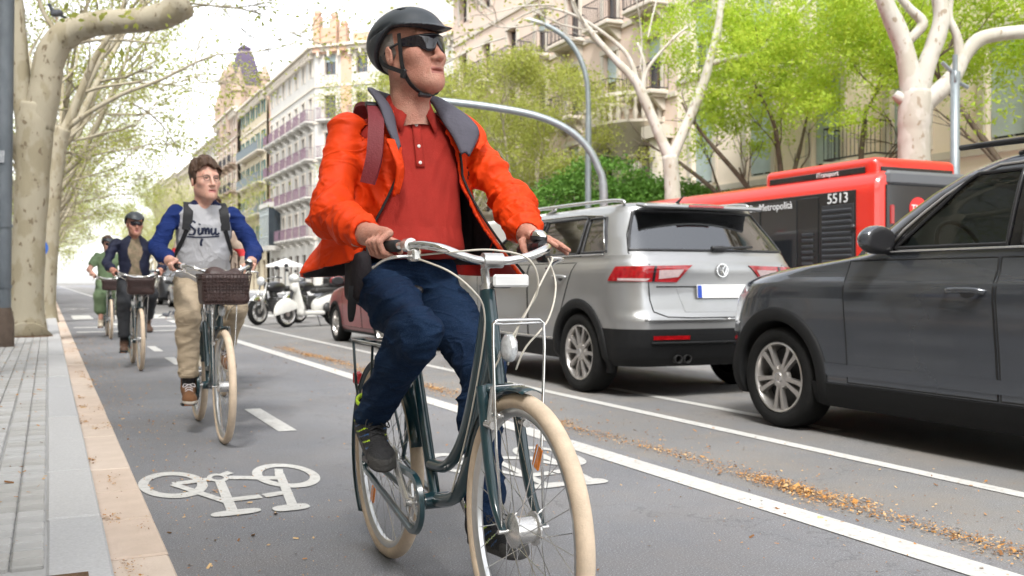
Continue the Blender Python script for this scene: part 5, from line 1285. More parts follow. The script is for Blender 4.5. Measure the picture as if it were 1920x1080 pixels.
# --- pale corner block with the chamfered front
CB = empty('corner_building', (22.6, 92, 0), 0, 'pale corner block with chamfered front, peach strips and mauve balconies', 'building')
def face(parent, name, org, rz): o = bpy.data.objects.new(name, None); COL.objects.link(o); o.parent = parent; o.location = org; o.rotation_euler = (0, 0, rz); return o
FH_ = [5.2, 3.7, 3.55, 3.5, 3.4, 3.2]; ZB = [0]
for h in FH_: ZB.append(ZB[-1]+h)
def block_face(root, org, rz, W, bays, zb, wallm, fm, slab, rail, ww=1.15, balc=True, strips=None, shut=None, balw=2.3, top=None, cont=False, closed=0.):
    """adds wall, windows, balconies as parts of root (matrix baked by parenting to root with offset)"""
    Mx = Matrix.Translation(Vector(org)) @ Matrix.Rotation(rz, 4, 'Z'); holes = []; wins = []
    for i in range(len(zb)-1):
        z0 = zb[i]; hh = zb[i+1]-z0
        for b in range(bays):
            cx = (b+.5)*W/bays; wh = hh*.66 if i else hh*.7; wz = z0+(.12 if i and i < len(zb)-2 else .9)*(1 if i else 0.05)
            w_ = ww if i else ww*1.5
            wh = min(wh, zb[i+1]-wz-.45); holes.append((cx-w_/2, cx+w_/2, wz, wz+wh)); wins.append((cx, wz, w_, wh, i, b))
    H = zb[-1]; o = wall_holes(W, H, holes).build('wall', wallm, root); o.matrix_local = Mx
    parts = []
    for cx, wz, w_, wh, i, b in wins:
        bl = random.choice([0, 0, 0, .35, .5]) if shut is None and i else 0
        if random.random() < closed: bl = .96
        parts.append(add_window(root, cx, wz, w_, wh, fm, shut if (shut is not None and i) else (M_BLIND if bl else None), bl))
        tm = MB()
        if i:
            tm.box((cx, -.05, wz+wh+.14), (w_+.5, .12, .22)); tm.box((cx-w_/2-.13, -.04, wz+wh/2), (.2, .09, wh)); tm.box((cx+w_/2+.13, -.04, wz+wh/2), (.2, .09, wh)); parts.append(tm.build('window_surround', M_STONE if shut is None else wallm, root))
        if balc and 0 < i < len(zb)-2 and not cont: parts.append(add_balcony(root, cx, zb[i]+.1, balw, .85, slab, rail))
    if cont:
        for i in range(1, len(zb)-2): parts.append(add_balcony(root, W/2, zb[i]+.1, W*.86, .85, slab, rail))
    cm = MB()
    for i in range(1, len(zb)-1): cm.box((W/2, -.05, zb[i]-.12), (W, .1, .2))
    parts.append(cm.build('string_course', M_STONE, root))
    if strips:
        for s0, s1 in strips: parts.append(MB().box(((s0+s1)/2, -.02, (zb[1]+H)/2), (s1-s0, .05, H-zb[1]-.4)).build('colour_strip', M_PEACH, root))
    c0 = set(root.children); cornice(root, W, H-.3, top or M_STONE, .7, .8, brackets=bays*3); parts += [q for q in root.children if q not in c0]
    for q in parts:
        if q.parent == root: q.matrix_local = Mx @ q.matrix_basis
r2 = math.sqrt(2)
block_face(CB, (0, 0, 0), -math.pi/4, 19.8, 6, ZB, M_CREAMW, M_WFRAME, M_CREAMW, M_MAUVE, strips=[(2.75, 3.85), (9.4, 10.4), (16, 17)])
block_face(CB, (0, 21, 0), -math.pi/2, 21, 7, ZB, M_CREAMW, M_WFRAME, M_CREAMW, M_MAUVE, ww=1.05, strips=[(0, .6)])
MB().add([(0.5, 0.3, 0), (14, -13.3, 0), (30, -13.3, 0), (30, 21, 0), (.5, 21, 0), (0.5, 0.3, 22.3), (14, -13.3, 22.3), (30, -13.3, 22.3), (30, 21, 22.3), (.5, 21, 22.3)], [(5, 6, 7, 8, 9), (2, 3, 8, 7), (3, 4, 9, 8), (1, 2, 7, 6)]).build('rear_mass', M_CREAMW, CB)
pd = MB()
for s, h_ in ((.4, 3.4), (2.2, 3.0), (3.2, 2.2)):
    d = Vector((1, -1, 0))/r2; pd.box(d*s+Vector((-.1, -.1, 22.3+h_/2)), (.7, .7, h_), rotm(0, 0, -math.pi/4)); pd.sphere(d*s+Vector((-.1, -.1, 22.3+h_+.3)), .38, 8, 6)
pd.box(Vector((.9, -.9, 23.4)), (2.4, .5, 2.4), rotm(0, 0, -math.pi/4)); pd.build('parapet_turret', M_PEACH, CB)
MB().box(Vector((8.2, -8.2, 23.1)), (15, .5, 1.5), rotm(0, 0, -math.pi/4)).build('attic', M_PEACH, CB)
MB().box(Vector((10.5, -6.5, 24.2)), (11, 6, 3.6), rotm(0, 0, -math.pi/4)).build('penthouse', M_CREAMW, CB)
# glazed gallery (bay window) on the street side near the far end
gb = MB(); gx, gy = -.6, 17.5
gb.box((gx, gy, 7.0), (1.4, 4.6, 4.2), m=0); gb.box((gx, gy, 4.7), (1.6, 4.8, .5), m=1); gb.box((gx, gy, 9.3), (1.6, 4.8, .5), m=1)
for k in range(6): gb.box((gx-.72, gy-2.2+.88*k, 7.0), (.08, .12, 4.2), m=2)
for z in (5.9, 8.3): gb.box((gx-.72, gy, z), (.07, 4.5, .12), m=2)
gb.build('glazed_gallery', [M_GLASS, M_CREAMW, M_WFRAMEL], CB)
# --- teal shuttered house
TB = empty('shuttered_building', (22.6, 113, 0), 0, 'narrow ochre house with teal shutters and long grey balconies', 'building')
zt = [0, 5, 8.8, 12.4, 16.0, 19.4, 22.4]
block_face(TB, (-.3, 16.5, 0), -math.pi/2, 16.4, 5, zt, M_OCHRE, M_WFRAME, M_STONE, M_GREYIR, ww=1.05, shut=M_TEALSH, cont=True)
MB().box((8, 8.2, 11), (15.4, 16.3, 22)).build('rear_mass', M_OCHRE, TB)
# --- tower house
M_TSTONE = plaster('tower_stone', (.40, .30, .235), .3)
TW = empty('tower_building', (22.6, 131, 0), 0, 'stone house with turrets and a tall violet slate spire', 'building')
zw = [0, 5, 9, 12.8, 16.4, 20, 23.2]
block_face(TW, (-.5, 18, 0), -math.pi/2, 18, 5, zw, M_TSTONE, M_WFRAME, M_TSTONE, M_IRON, ww=1.1)
MB().box((8, 9, 11.4), (15.6, 17.6, 22.8)).build('rear_mass', M_STONE, TW)
tw_ = MB().box((1.8, 8, 25), (4.6, 5, 5)); 
for sx in (-1, 1):
    for sy in (-1, 1): tw_.tube([(1.8+sx*2.3, 8+sy*2.5, 21), (1.8+sx*2.3, 8+sy*2.5, 28.4)], .6, 8); tw_.lathe((1.8+sx*2.3, 8+sy*2.5, 28.4), (0, 0, 1), [(.75, 0), (.75, .5), (.05, 2.2)], 8)
for k in range(4): tw_.box((1.8, 8-2.52 if k % 2 else 8+2.52, 24+1.2*(k//2)), (1.0, .1, 1.2))
tw_.build('tower', M_TSTONE, TW)
MB().lathe((1.8, 8, 27.5), (0, 0, 1), [(3.0, 0), (2.3, 2.0), (1.5, 4.4), (1.0, 5.2), (1.15, 5.4), (.1, 6.0)], 4).build('spire', M_SLATE, TW)
for q in TW.children:
    if q.name.startswith('spire'): q.rotation_euler = (0, 0, 0)
MB().box((-.75, 8, 24.4), (.06, 1.3, 2.4)).build('tower_window', M_WFRAME, TW)
for yy in (-1, 14): MB().lathe((0, yy+2.5, 23), (0, 0, 1), [(.9, 0), (.9, 2.6), (1.1, 2.8), (.08, 6.0)], 8).build('turret', M_TSTONE, TW)
for k in range(4):
    H_ = 21+random.uniform(-2, 2); F_ = empty('terrace_building', (22.6, 150+24*k, 0), 0, ['first', 'second', 'third', 'fourth'][k]+' plain pale block beyond the tower house', 'building', 'pale blocks beyond the tower')
    zz = [0, 5, 8.6, 12.2, 15.8, H_]; block_face(F_, (-.2, 23.5, 0), -math.pi/2, 23.4, 6, zz, [M_CREAMW, M_OCHRE, M_PINKP, M_CREAMW][k], M_WFRAME, M_STONE, M_IRON, balc=False)
    MB().box((8, 11.7, H_/2), (15.4, 23.3, H_-.4)).build('rear_mass', M_CREAMW, F_)
# --- near right: cream plaster house with pale blue shutters
NB = empty('plaster_building', (22.6, 33, 0), 0, 'cream plaster house with tall pale blue shutters behind the street trees', 'building')
zn = [0, 4.6, 9.0, 13.0, 16.6, 20]
block_face(NB, (0, 0, 0), -math.pi/2, 30, 9, zn, M_BEIGE, M_WFRAMEL, M_STONE, M_IRON, ww=1.35, shut=None, balw=2.4, closed=.8, balc=False)
for xb_, zb_ in ((10.0, 4.7), (20.0, 4.7), (23.3, 4.7)):
    o_ = add_balcony(NB, 0, 0, 2.2, .7, M_STONE, M_IRON); o_.matrix_local = Matrix.Rotation(-math.pi/2, 4, 'Z') @ Matrix.Translation((xb_, -.01, zb_))
MB().box((6.5, -15, 10), (12.4, 29.9, 19.8)).build('rear_mass', M_BEIGE, NB)
# --- pink stone corner house with rounded balcony and brick top
PB_ = empty('stone_building', (22.6, 57, 0), 0, 'pink stone corner house with rounded carved balcony and brick upper storeys', 'building')
zp = [0, 4.8, 8.6, 12.2, 15.6, 18.8]
block_face(PB_, (0, 0, 0), -math.pi/2, 24, 7, zp, M_PINKP, M_WFRAME, M_STONE, M_IRON, ww=1.15)
MB().box((7, -12, 9.4), (13.4, 23.9, 18.7)).build('rear_mass', M_PINKP, PB_)
block_face(PB_, (1.2, -2, 18.8), -math.pi/2, 21, 6, [0, 3.4, 6.6, 9.6], M_BRICK, M_WFRAMEL, M_STONE, M_IRON, ww=1.2, balc=False, top=M_BRICK)
MB().box((8, -12.5, 18.8+4.8), (12.8, 20.8, 9.5)).build('rear_mass', M_BRICK, PB_)
rb = MB(); c = Vector((-.1, -20.8, 7.6))
def arc(r_, z): return [(c.x+r_*math.cos(a)*1.0, c.y+r_*math.sin(a)*1.25, z) for a in np.linspace(math.pi*.5, math.pi*1.5, 19)]
rb.grid([arc(.3, c.z-1.5), arc(.9, c.z-.9), arc(1.5, c.z-.35), arc(1.75, c.z-.1), arc(1.75, c.z), arc(1.6, c.z), arc(.1, c.z)])
rb.grid([arc(1.7, c.z+1.0), arc(1.76, c.z+1.0), arc(1.76, c.z+1.15), arc(1.6, c.z+1.15), arc(1.6, c.z+1.0), arc(1.7, c.z+1.0)])
for a in np.linspace(math.pi*.5, math.pi*1.5, 17): rb.lathe((c.x+1.66*math.cos(a), c.y+1.66*1.25*math.sin(a), c.z), (0, 0, 1), [(.07, 0), (.12, .3), (.06, .6), (.09, 1.0)], 6)
rb.build('rounded_balcony', M_STONE, PB_, auto=40)
cl = MB()
for dy in (-2.4, 2.4): cl.tube([(-.35, c.y+dy, 0), (-.35, c.y+dy, 6.8)], .38, 10); cl.box((-.35, c.y+dy, 7.0), (1.0, 1.0, .5)); cl.box((-.35, c.y+dy, .4), (1.0, 1.0, .9))
cl.box((-.3, c.y, 5.6), (.5, 2.2, .9), bev=.2); cl.build('column', M_STONE, PB_, auto=40)
# ---------------------------------------------------------------- street furniture
M_POLE = mat('weathered_grey_pole', (.085, .10, .115), .6, .1, .4, 4, col2=(.16, .18, .20), bump=.3, bscale=40, stretch=(1, 1, .4)); M_GALV = mat('galvanised_steel', (.30, .34, .36), .45, .5, .2, 5); M_LAMPG = mat('lamp_glass', (.5, .52, .52), .3)
SP = empty('steel_pole', (-.565, 14.75, PVZ), 0, 'thick weathered grey steel pole at the pavement edge by the nearest plane trunk', 'pole')
mb = MB(); top = Vector((.12, 0, 8.)); 
mb.tube([(0, 0, -.02), (0, 0, .05), top*.125+Vector((0, 0, 0)), top], [.14, .118, .110, .098], 18)
for k in (.1, .2): mb.tube([top*k-Vector((0, 0, .02)), top*k+Vector((0, 0, .02))], .122, 18)
mb.build('shaft', M_POLE, SP, auto=40); MB().lathe((0, 0, 0), (0, 0, 1), [(.16, 0), (.16, .35), (.13, .5), (.125, .52)], 18).build('base_sleeve', mat('rusty_base', (.14, .10, .075), .8, 0, .5, 5, bump=.5, bscale=30), SP, auto=40)
MB().box((.0, -.12, 2.5), (.1, .012, .16), rotm(0, .04, 0)).build('torn_sticker', mat('sticker_paper', (.45, .47, .5), .8, 0, .5, 30), SP)
# tall curved lamp
def rel(u, v, Z, b): return rayP(u, v, Z)-b
LB = rayP(1103, 560, 32.); LB.z = .1
LP = empty('street_lamp', LB, 0, 'tall grey street lamp curving over the road behind the silver car', 'street lamp')
pl = [Vector((0, 0, 0)), rel(1103, 300, 32, LB), rel(1103, 190, 32, LB), rel(1098, 140, 32, LB), rel(1083, 100, 32, LB), rel(1058, 68, 32, LB), rel(1022, 46, 32, LB)]
MB().tube(spline(pl, 6), [.1]*10+[.085]*27, 12).build('post', M_GALV, LP, True)
hd = MB(); a_, b_ = rel(1024, 47, 32, LB), rel(985, 36, 32, LB); hd.tube([a_, a_.lerp(b_, .3), a_.lerp(b_, .8), b_], [.07, .15, .16, .06], 10, sq=(1, .5)); hd.build('lamp_head', M_LAMPG, LP, True)
AB = rayP(1133, 570, 28.5); AB.z = .1
AP = empty('signal_arm', AB, 0, 'thick grey curved mast arm reaching over the lanes behind the man', 'mast arm')
pl = [Vector((0, 0, 0)), rel(1132, 365, 28.5, AB), rel(1122, 315, 28.5, AB), rel(1098, 272, 28.5, AB), rel(1060, 240, 28.5, AB), rel(1005, 217, 28.5, AB), rel(935, 203, 28.5, AB), rel(860, 193, 28.5, AB), rel(780, 186, 28.5, AB)]
MB().tube(spline(pl, 6), [.12]*8+[.105]*41, 12).build('mast', M_GALV, AP, True)
VB = rayP(1791, 400, 19.8); VB.z = .1
VP = empty('sign_post', VB, 0, 'grey camera post beside the big pale plane trunk behind the bus', 'post')
MB().tube([(0, 0, 0), rel(1791, 135, 19.8, VB)], .09, 12).build('shaft', M_GALV, VP, True)
tp = rel(1791, 150, 19.8, VB); bx = MB().box(tp+Vector((0, 0, .05)), (.16, .16, .25), bev=.02); bx.tube([tp+Vector((0, 0, .1)), tp+Vector((-.25, .1, .35))], .04, 6); bx.tube([tp, tp+Vector((.25, -.1, -.15))], .04, 6); bx.tube([tp+Vector((0, 0, .1)), tp+Vector((0, 0, .5))], .05, 8); bx.build('camera_unit', M_GALV, VP, auto=40)
# small signs beside the left trunks
M_SRED = mat('sign_red', (.55, .03, .03), .4); M_SBLUE = mat('sign_blue', (.03, .12, .45), .4); M_SWHITE = mat('sign_white', (.75, .75, .75), .4)
def disc_sign(u, v, Z, r_, m, label, name='road_sign'):
    b = rayP(u, v, Z); e = empty(name, (b.x, b.y, .1), 0, label, 'road sign')
    MB().tube([(0, 0, 0), (0, 0, b.z-.1+r_)], .03, 8).build('post', M_GALV, e, True)
    MB().lathe((0, -.04, b.z-.1), (0, -1, 0), [(.001, .012), (r_*.55, .012), (r_, .012), (r_, 0), (.001, 0)], 24).build('sign_face', m, e); MB().box((0, -.056, b.z-.1), (r_*1.1, .006, r_*.3)).build('sign_bar', M_SWHITE, e)
disc_sign(76, 411, 27.0, .26, M_SRED, 'round red no-entry sign beside the pavement trees'); disc_sign(71, 465, 21.0, .2, M_SBLUE, 'small round blue sign low beside the nearest trunk')
def bin_(x, y, label):
    e = empty('litter_bin', (x, y, PVZ), 0, label, 'bin'); MB().lathe((0, 0, .25), (0, 0, 1), [(.17, 0), (.21, .05), (.22, .6), (.23, .66), (.20, .68), (.2, .3)], 16).build('bin_body', mat('bin_grey_green', (.05, .1, .11), .5), e, auto=40)
    for s in (-1, 1): MB().tube([(s*.25, 0, 0), (s*.25, 0, 1.0)], .025, 6).build('bin_leg', M_GALV, e)
bin_(-.42, 21.5, 'dark green litter bin just behind the nearest trunk'); bin_(-.5, 33.8, 'grey litter bin farther along the pavement')
# cafe parasol
UB = rayP(535, 525, 72); UB.z = .1; CU = empty('cafe_parasol', UB, 0, 'white cafe parasol beyond the parked scooters', 'parasol')
MB().lathe((0, 0, 2.0), (0, 0, 1), [(1.4, 0), (1.4, .14), (.7, .35), (.05, .6)], 8).build('canopy', mat('parasol_canvas', (.78, .77, .75), .9), CU); MB().tube([(0, 0, 0), (0, 0, 2.7)], .04, 8).build('pole', M_GALV, CU)
# pigeons
M_PIG = mat('pigeon_feathers', (.09, .095, .11), .7, 0, .4, 30)
def pigeon(name, loc, rz, label, s=1.):
    e = empty(name, loc, rz, label, 'pigeon', 'pigeons')
    f = union([ell((0, 0, .11), (.05, .1, .052), np.array(rotm(.35, 0, 0))), cone((0, -.07, .14), (0, -.1, .19), .03, .02), ell((0, -.11, .205), (.02, .027, .02)), cone((0, .09, .085), (0, .19, .06), .028, .014, (1.4, 1, .5)), cone((0, -.13, .2), (0, -.155, .195), .007, .003)], .02)
    sdf_obj('body', f, (-.08, -.18, .03), (.08, .23, .25), .008, M_PIG, e)
    for x in (-.02, .02): MB().tube([(x, 0, .075), (x, .0, .003), (x, -.03, .003)], .004, 4).build('leg', M_LIP, e)
    e.scale = (s, s, s); return e
def gp(u, v, z=0.):
    d = rayP(u, v, 1.); d.z -= CAMH; t = (z-CAMH)/d.z; return Vector((d.x*t, d.y*t, z))
pigeon('pigeon', gp(311, 598), 1.2, 'grey pigeon pecking nearest the cyclists on the road'); pigeon('pigeon', gp(327, 594), 2.5, 'grey pigeon beside the other on the road'); 
pigeon('pigeon', gp(282, 600), 2.0, 'pigeon on the road by the cyclist in the navy jacket')
pg = rayP(106, 37, 16.05); pigeon('pigeon', pg+Vector((0, 0, -.02)), -1.0, 'dark pigeon perched on the bend of the heavy plane limb', 1.15)
# ---------------------------------------------------------------- cars (front towards +y, left side at -x)
def glass_mat(name, tint, rough=.02, ior=1.55):
    m = bpy.data.materials.new(name); m.use_nodes = True; t = m.node_tree; t.nodes.clear(); N = t.nodes.new; L = t.links.new
    o = N('ShaderNodeOutputMaterial'); mx = N('ShaderNodeMixShader'); tr = N('ShaderNodeBsdfTransparent'); tr.inputs[0].default_value = (*tint, 1); g = N('ShaderNodeBsdfGlossy'); g.inputs['Roughness'].default_value = rough; g.inputs[0].default_value = (.95, .97, 1, 1)
    fr = N('ShaderNodeFresnel'); fr.inputs[0].default_value = ior; L(fr.outputs[0], mx.inputs[0]); L(tr.outputs[0], mx.inputs[1]); L(g.outputs[0], mx.inputs[2]); L(mx.outputs[0], o.inputs[0]); return m
M_CGLASS = glass_mat('car_glass', (.74, .84, .78)); M_PRIV = glass_mat('privacy_glass', (.13, .14, .15), ior=2.4); M_BUSGL = glass_mat('bus_glass', (.10, .11, .12))
M_SILVER = mat('silver_paint', (.355, .357, .358), .30, .6, .05, 3, coat=1.); M_GREYP = mat('grey_metallic_paint', (.074, .082, .096), .15, .5, .06, 3, coat=1.); M_REDP = mat('dusty_red_paint', (.27, .022, .026), .4, .2, .2, 5, coat=.5)
M_DKPAINT = mat('dark_car_paint', (.02, .022, .026), .3, .2, coat=.8); M_WHITEP = mat('white_car_paint', (.72, .72, .70), .35, 0, .06, 3, coat=.8)
M_CLAD = mat('car_cladding', (.011, .0115, .0125), .65, 0, .25, 30, bump=.2, bscale=300, spec=.25); M_TYRE = mat('tyre_rubber', (.012, .012, .012), .85, 0, .35, 20, bump=.5, bscale=120, spec=.25); M_ALLOY = mat('alloy_rim', (.52, .50, .48), .3, .8, .1, 20); M_ALLOYD = mat('dark_metal_parts', (.06, .06, .06), .5, .5)  # last one: plain dark metal for brake discs, exhausts and engines
M_BLK = mat('gloss_black', (.008, .008, .009), .12, 0, coat=.5); M_CHR = mat('car_chrome', (.8, .8, .8), .08, 1.); M_TAIL = mat('tail_lamp_red', (.42, .008, .012), .12, 0, .55, 22, coat=1.); M_TAILC = mat('tail_lamp_clear', (.55, .42, .42), .15, 0, .3, 40, coat=1.)
M_PLATE = mat('number_plate_white', (.80, .80, .79), .45); M_EUBLUE = mat('plate_blue', (.02, .07, .42), .45); M_INT = mat('car_interior', (.022, .021, .02), .85); M_INT2 = mat('seat_fabric', (.05, .048, .045), .9); M_SEAM = mat('panel_gap', (.004, .004, .004), .9); M_UNDER = mat('underbody', (.012, .012, .012), .95)
class Body:
    """stack of rounded plan outlines; rows: (z, yfront, yrear, halfwidth, rx, ryF, ryR, bulgeF, bulgeR)"""
    def __init__(s, rows, zm=None):
        s.r = np.array(rows, float); s.z = s.r[:, 0]; s.zm = zm; s.ch = {}
    def Z(s, z): return float(np.interp(z, *s.zm)) if s.zm else z
    def iZ(s, z): return float(np.interp(z, s.zm[1], s.zm[0])) if s.zm else z
    def par(s, z):
        k = round(float(z), 5)
        if k not in s.ch:
            q = [float(np.interp(k, s.z, s.r[:, j])) for j in range(1, 9)]; q[3] = min(q[3], q[2]*.9); s.ch[k] = q
        return s.ch[k]
    def ring(s, z, c):
        """c 0 rear centre .. 1 front centre, left side; returns x,y"""
        yf, yr, hw, rx, rF, rR, bF, bR = s.par(z)
        if c <= .2: t = c/.2; x = -(hw-rx)*t; return x, yr+bR*(x/hw)**2
        if c <= .35:
            a = (c-.2)/.15*math.pi/2; x = -(hw-rx)-rx*math.sin(a); y0 = yr+bR*((hw-rx)/hw)**2; return x, y0+rR*(1-math.cos(a))
        y0 = yr+bR*((hw-rx)/hw)**2+rR; y1 = yf-bF*((hw-rx)/hw)**2-rF
        if c <= .65: t = (c-.35)/.3; return -hw, y0+(y1-y0)*t
        if c <= .8: a = (c-.65)/.15*math.pi/2; return -(hw-rx)-rx*math.cos(a), y1+rF*math.sin(a)
        t = (c-.8)/.2; x = -(hw-rx)*(1-t); return x, yf-bF*(x/hw)**2
    def P(s, c, z, off=0., mir=False):
        x, y = s.ring(z, c)
        if off:
            e = .002; a = Vector((*s.ring(z, min(1, c+e)), z))-Vector((*s.ring(z, max(0, c-e)), z)); b = Vector((*s.ring(z+.01, c), z+.01))-Vector((*s.ring(z-.01, c), z-.01))
            n = b.cross(a).normalized()
            ctr = Vector((x, y*.3, 0)); 
            if n.dot(Vector((x, y*.5, .05))) < 0: n = -n
            return Vector((-(x+n.x*off) if mir else x+n.x*off, y+n.y*off, s.Z(z)+n.z*off))
        return Vector((-x if mir else x, y, s.Z(z)))
    def c_at_y(s, z, y):
        """c on the side for a given y"""
        yf, yr, hw, rx, rF, rR, bF, bR = s.par(z); k = ((hw-rx)/hw)**2; y0 = yr+bR*k+rR; y1 = yf-bF*k-rF
        return min(.65, max(.35, .35+.3*(y-y0)/(y1-y0)))
    def loft(s, zs, cs):
        V = []; n = len(cs)*2-2
        for z in zs:
            L_ = [s.ring(z, c) for c in cs]
            zo = s.Z(z); V += [(x, y, zo) for x, y in L_]+[(-x, y, zo) for x, y in L_[-2:0:-1]]
        F = [(i*n+j, (i+1)*n+j, (i+1)*n+(j+1) % n, i*n+(j+1) % n) for i in range(len(zs)-1) for j in range(n)]
        return V, F, n
def patch(B, quad, nu, nv, off, mir=False, edge=0.):
    """bilinear (c,z) quad -> points grid; quad: (c,z) lower-rear, lower-front, upper-front, upper-rear"""
    (c0, z0), (c1, z1), (c2, z2), (c3, z3) = quad; G = []
    for j in range(nv+1):
        v = j/nv; r = []
        for i in range(nu+1):
            u = i/nu; c = (1-v)*((1-u)*c0+u*c1)+v*((1-u)*c3+u*c2); z = (1-v)*((1-u)*z0+u*z1)+v*((1-u)*z3+u*z2); r.append(B.P(B.c_at_y(z, c) if isinstance(quad, YQ) else c, z, off, mir))
        G.append(r)
    return G if mir else [r[::-1] for r in G]
def patch_obj(name, B, quad, nu, nv, off, m, parent, both=False, th=0., mir=False):
    if both and (isinstance(quad, YQ) or (quad[0][0] > .01 and quad[1][0] < .99)):
        patch_obj(name, B, quad, nu, nv, off, m, parent, False, th, True); return patch_obj(name, B, quad, nu, nv, off, m, parent, False, th, False)
    mb = MB()
    for q in ([False, True] if both else [mir]):
        G = patch(B, quad, nu, nv, off, q)
        if th:
            H = patch(B, quad, nu, nv, off-th, q); mb.grid(G); mb.grid(H); bo = [(0, i) for i in range(nu+1)]+[(j, nu) for j in range(1, nv+1)]+[(nv, i) for i in range(nu-1, -1, -1)]+[(j, 0) for j in range(nv-1, 0, -1)]
            for k in range(len(bo)):
                a, b = bo[k], bo[(k+1) % len(bo)]; mb.quad(G[a[0]][a[1]], G[b[0]][b[1]], H[b[0]][b[1]], H[a[0]][a[1]])
        else: mb.grid(G)
    o = mb.build(name, m, parent, auto=50); return o
def border(name, B, quad, off, r, m, parent, mir=False, n=10, th=None, open_=False):
    G = patch(B, quad, n, n, off, mir)
    if open_:
        G = patch(B, quad, n, n, off, True); G = G if mir else [[Vector((-q.x, q.y, q.z)) for q in g] for g in G]
        if quad[0][0] > .5: G = [g[::-1] for g in G]
        return MB().tube(G[0]+[g[-1] for g in G[1:]]+G[-1][-2::-1], r, 6, cap=False).build(name, m, parent, True)
    P = G[0]+[g[-1] for g in G[1:]]+G[-1][-2::-1]+[g[0] for g in G[-2:0:-1]]
    return MB().tube(P+[P[0]], r, 6, cap=False).build(name, m, parent, True)
def strip(name, B, pts, off, r, m, parent, both=True):
    for mir in ((False, True) if both else (False,)): o = MB().tube([B.P(c, z, off, mir) for c, z in pts], r, 5).build(name, m, parent, True)
    return o
def in_quad(c, z, quad):
    s = None
    for i in range(4):
        (a, b), (d, e) = quad[i], quad[(i+1) % 4]; k = (d-a)*(z-b)-(e-b)*(c-a)
        if s is None: s = k > 0
        elif (k > 0) != s: return False
    return True
def car_wheel(parent, x, y, r, spokes=10, style=0, w=.215, side=-1, rimr=None):
    e = empty('wheel', (x, y, r)); e.parent = parent; s = side; rr = rimr or r*.70
    MB().lathe((0, 0, 0), (s, 0, 0), [(rr, w*.42), (rr+.012, w*.49), (r*.90, w*.52), (r*.965, w*.47), (r, w*.36), (r*1.002, 0), (r, -w*.36), (r*.96, -w*.5), (rr, -w*.48)], 48).build('tyre', M_TYRE, e, True)
    tb = MB()
    for k in range(60):
        a = 2*math.pi*k/60
    rm = MB(); rm.lathe((0, 0, 0), (s, 0, 0), [(rr+.004, w*.44), (rr-.004, w*.475), (rr-.014, w*.45), (rr-.022, w*.36), (rr-.03, -w*.2), (rr-.03, -w*.4)], 48)
    cap = w*.40
    rm.lathe((0, 0, 0), (s, 0, 0), [(.001, cap+.012), (.03, cap+.012), (.036, cap+.005), (.075, cap-.004), (.085, cap-.03)], 24)
    for k in range(spokes):
        a = 2*math.pi*k/spokes+(.0 if style == 0 else (.13 if k % 2 else -.13)); d = Vector((0, math.cos(a), math.sin(a))); tn = Vector((0, -math.sin(a), math.cos(a))); X = Vector((s, 0, 0)); P = []
        for t, hw, xo in ((.05, .016, cap), (rr*.55, .0155, cap+.004), (rr*.8, .019, cap+.002), (rr-.006, .027, w*.44)):
            c = d*t; P.append([c+tn*hw+X*(xo-.03), c+tn*hw*.8+X*xo, c-tn*hw*.8+X*xo, c-tn*hw+X*(xo-.03)])
        rm.grid(P)
    rm.build('rim', M_ALLOY, e, auto=35)
    MB().lathe((0, 0, 0), (s, 0, 0), [(.001, w*.02), (rr-.03, w*.02), (rr-.03, -w*.1)], 32).build('brake_disc', M_ALLOYD, e)
    bd = MB().lathe((0, 0, 0), (s, 0, 0), [(.024, cap+.0135), (.030, cap+.0135), (.030, cap+.0125)], 20)
    bd.build('hub_badge', M_CHR, e); return e
def arch_trim(parent, B, wy, wr, hwx, m, r0, r1, z_low=.2):
    for sgn in (-1, 1):
        mb = MB(); rows = []
        for a in np.linspace(R(-22), R(202), 34):
            row = []
            for rad, dx in ((r0, -.03), (r0, .012), (r0+.01, .018), (r1-.012, .016), (r1, .002), (r1, -.02)):
                y = wy+rad*math.cos(a); z = max(z_low, wr+rad*math.sin(a)); zn = min(max(B.iZ(z), B.z[0]), 1.0); c = B.c_at_y(zn, y); p = B.P(c, zn); row.append((sgn*(abs(p.x)+dx) if True else 0, y, z))
            rows.append(row)
        mb.grid(rows).build('arch_trim', m, parent, True)
def badge(parent, c, n_up, r, m=None):
    """ring with a V over a W, facing -y, tilted"""
    mb = MB(); k = r
    mb.lathe((0, 0, 0), (0, -1, 0), [(k*.86, 0), (k*.88, .006), (k*.98, .006), (k, 0)], 32)
    def st(pts): mb.tube([(x*k, -.004, z*k) for x, z in pts], k*.075, 5)
    st([(-.42, .74), (0, .1)]); st([(.42, .74), (0, .1)]); st([(-.78, .3), (-.36, -.7)]); st([(-.36, -.7), (0, -.02)]); st([(.36, -.7), (0, -.02)]); st([(.78, .3), (.36, -.7)])
    o = mb.build('badge', m or M_CHR, parent, auto=40); o.location = c; o.rotation_euler = (n_up, 0, 0); return o
def seat(parent, x, y, z):
    sdf_obj('seat', union([rbox((x, y, z+.28), (.24, .09, .34), .07, np.array(rotm(.2, 0, 0))), rbox((x, y-.09, z+.72), (.13, .05, .1), .045)], .03), (x-.3, y-.3, z-.1), (x+.3, y+.25, z+.88), .03, M_INT2, parent)
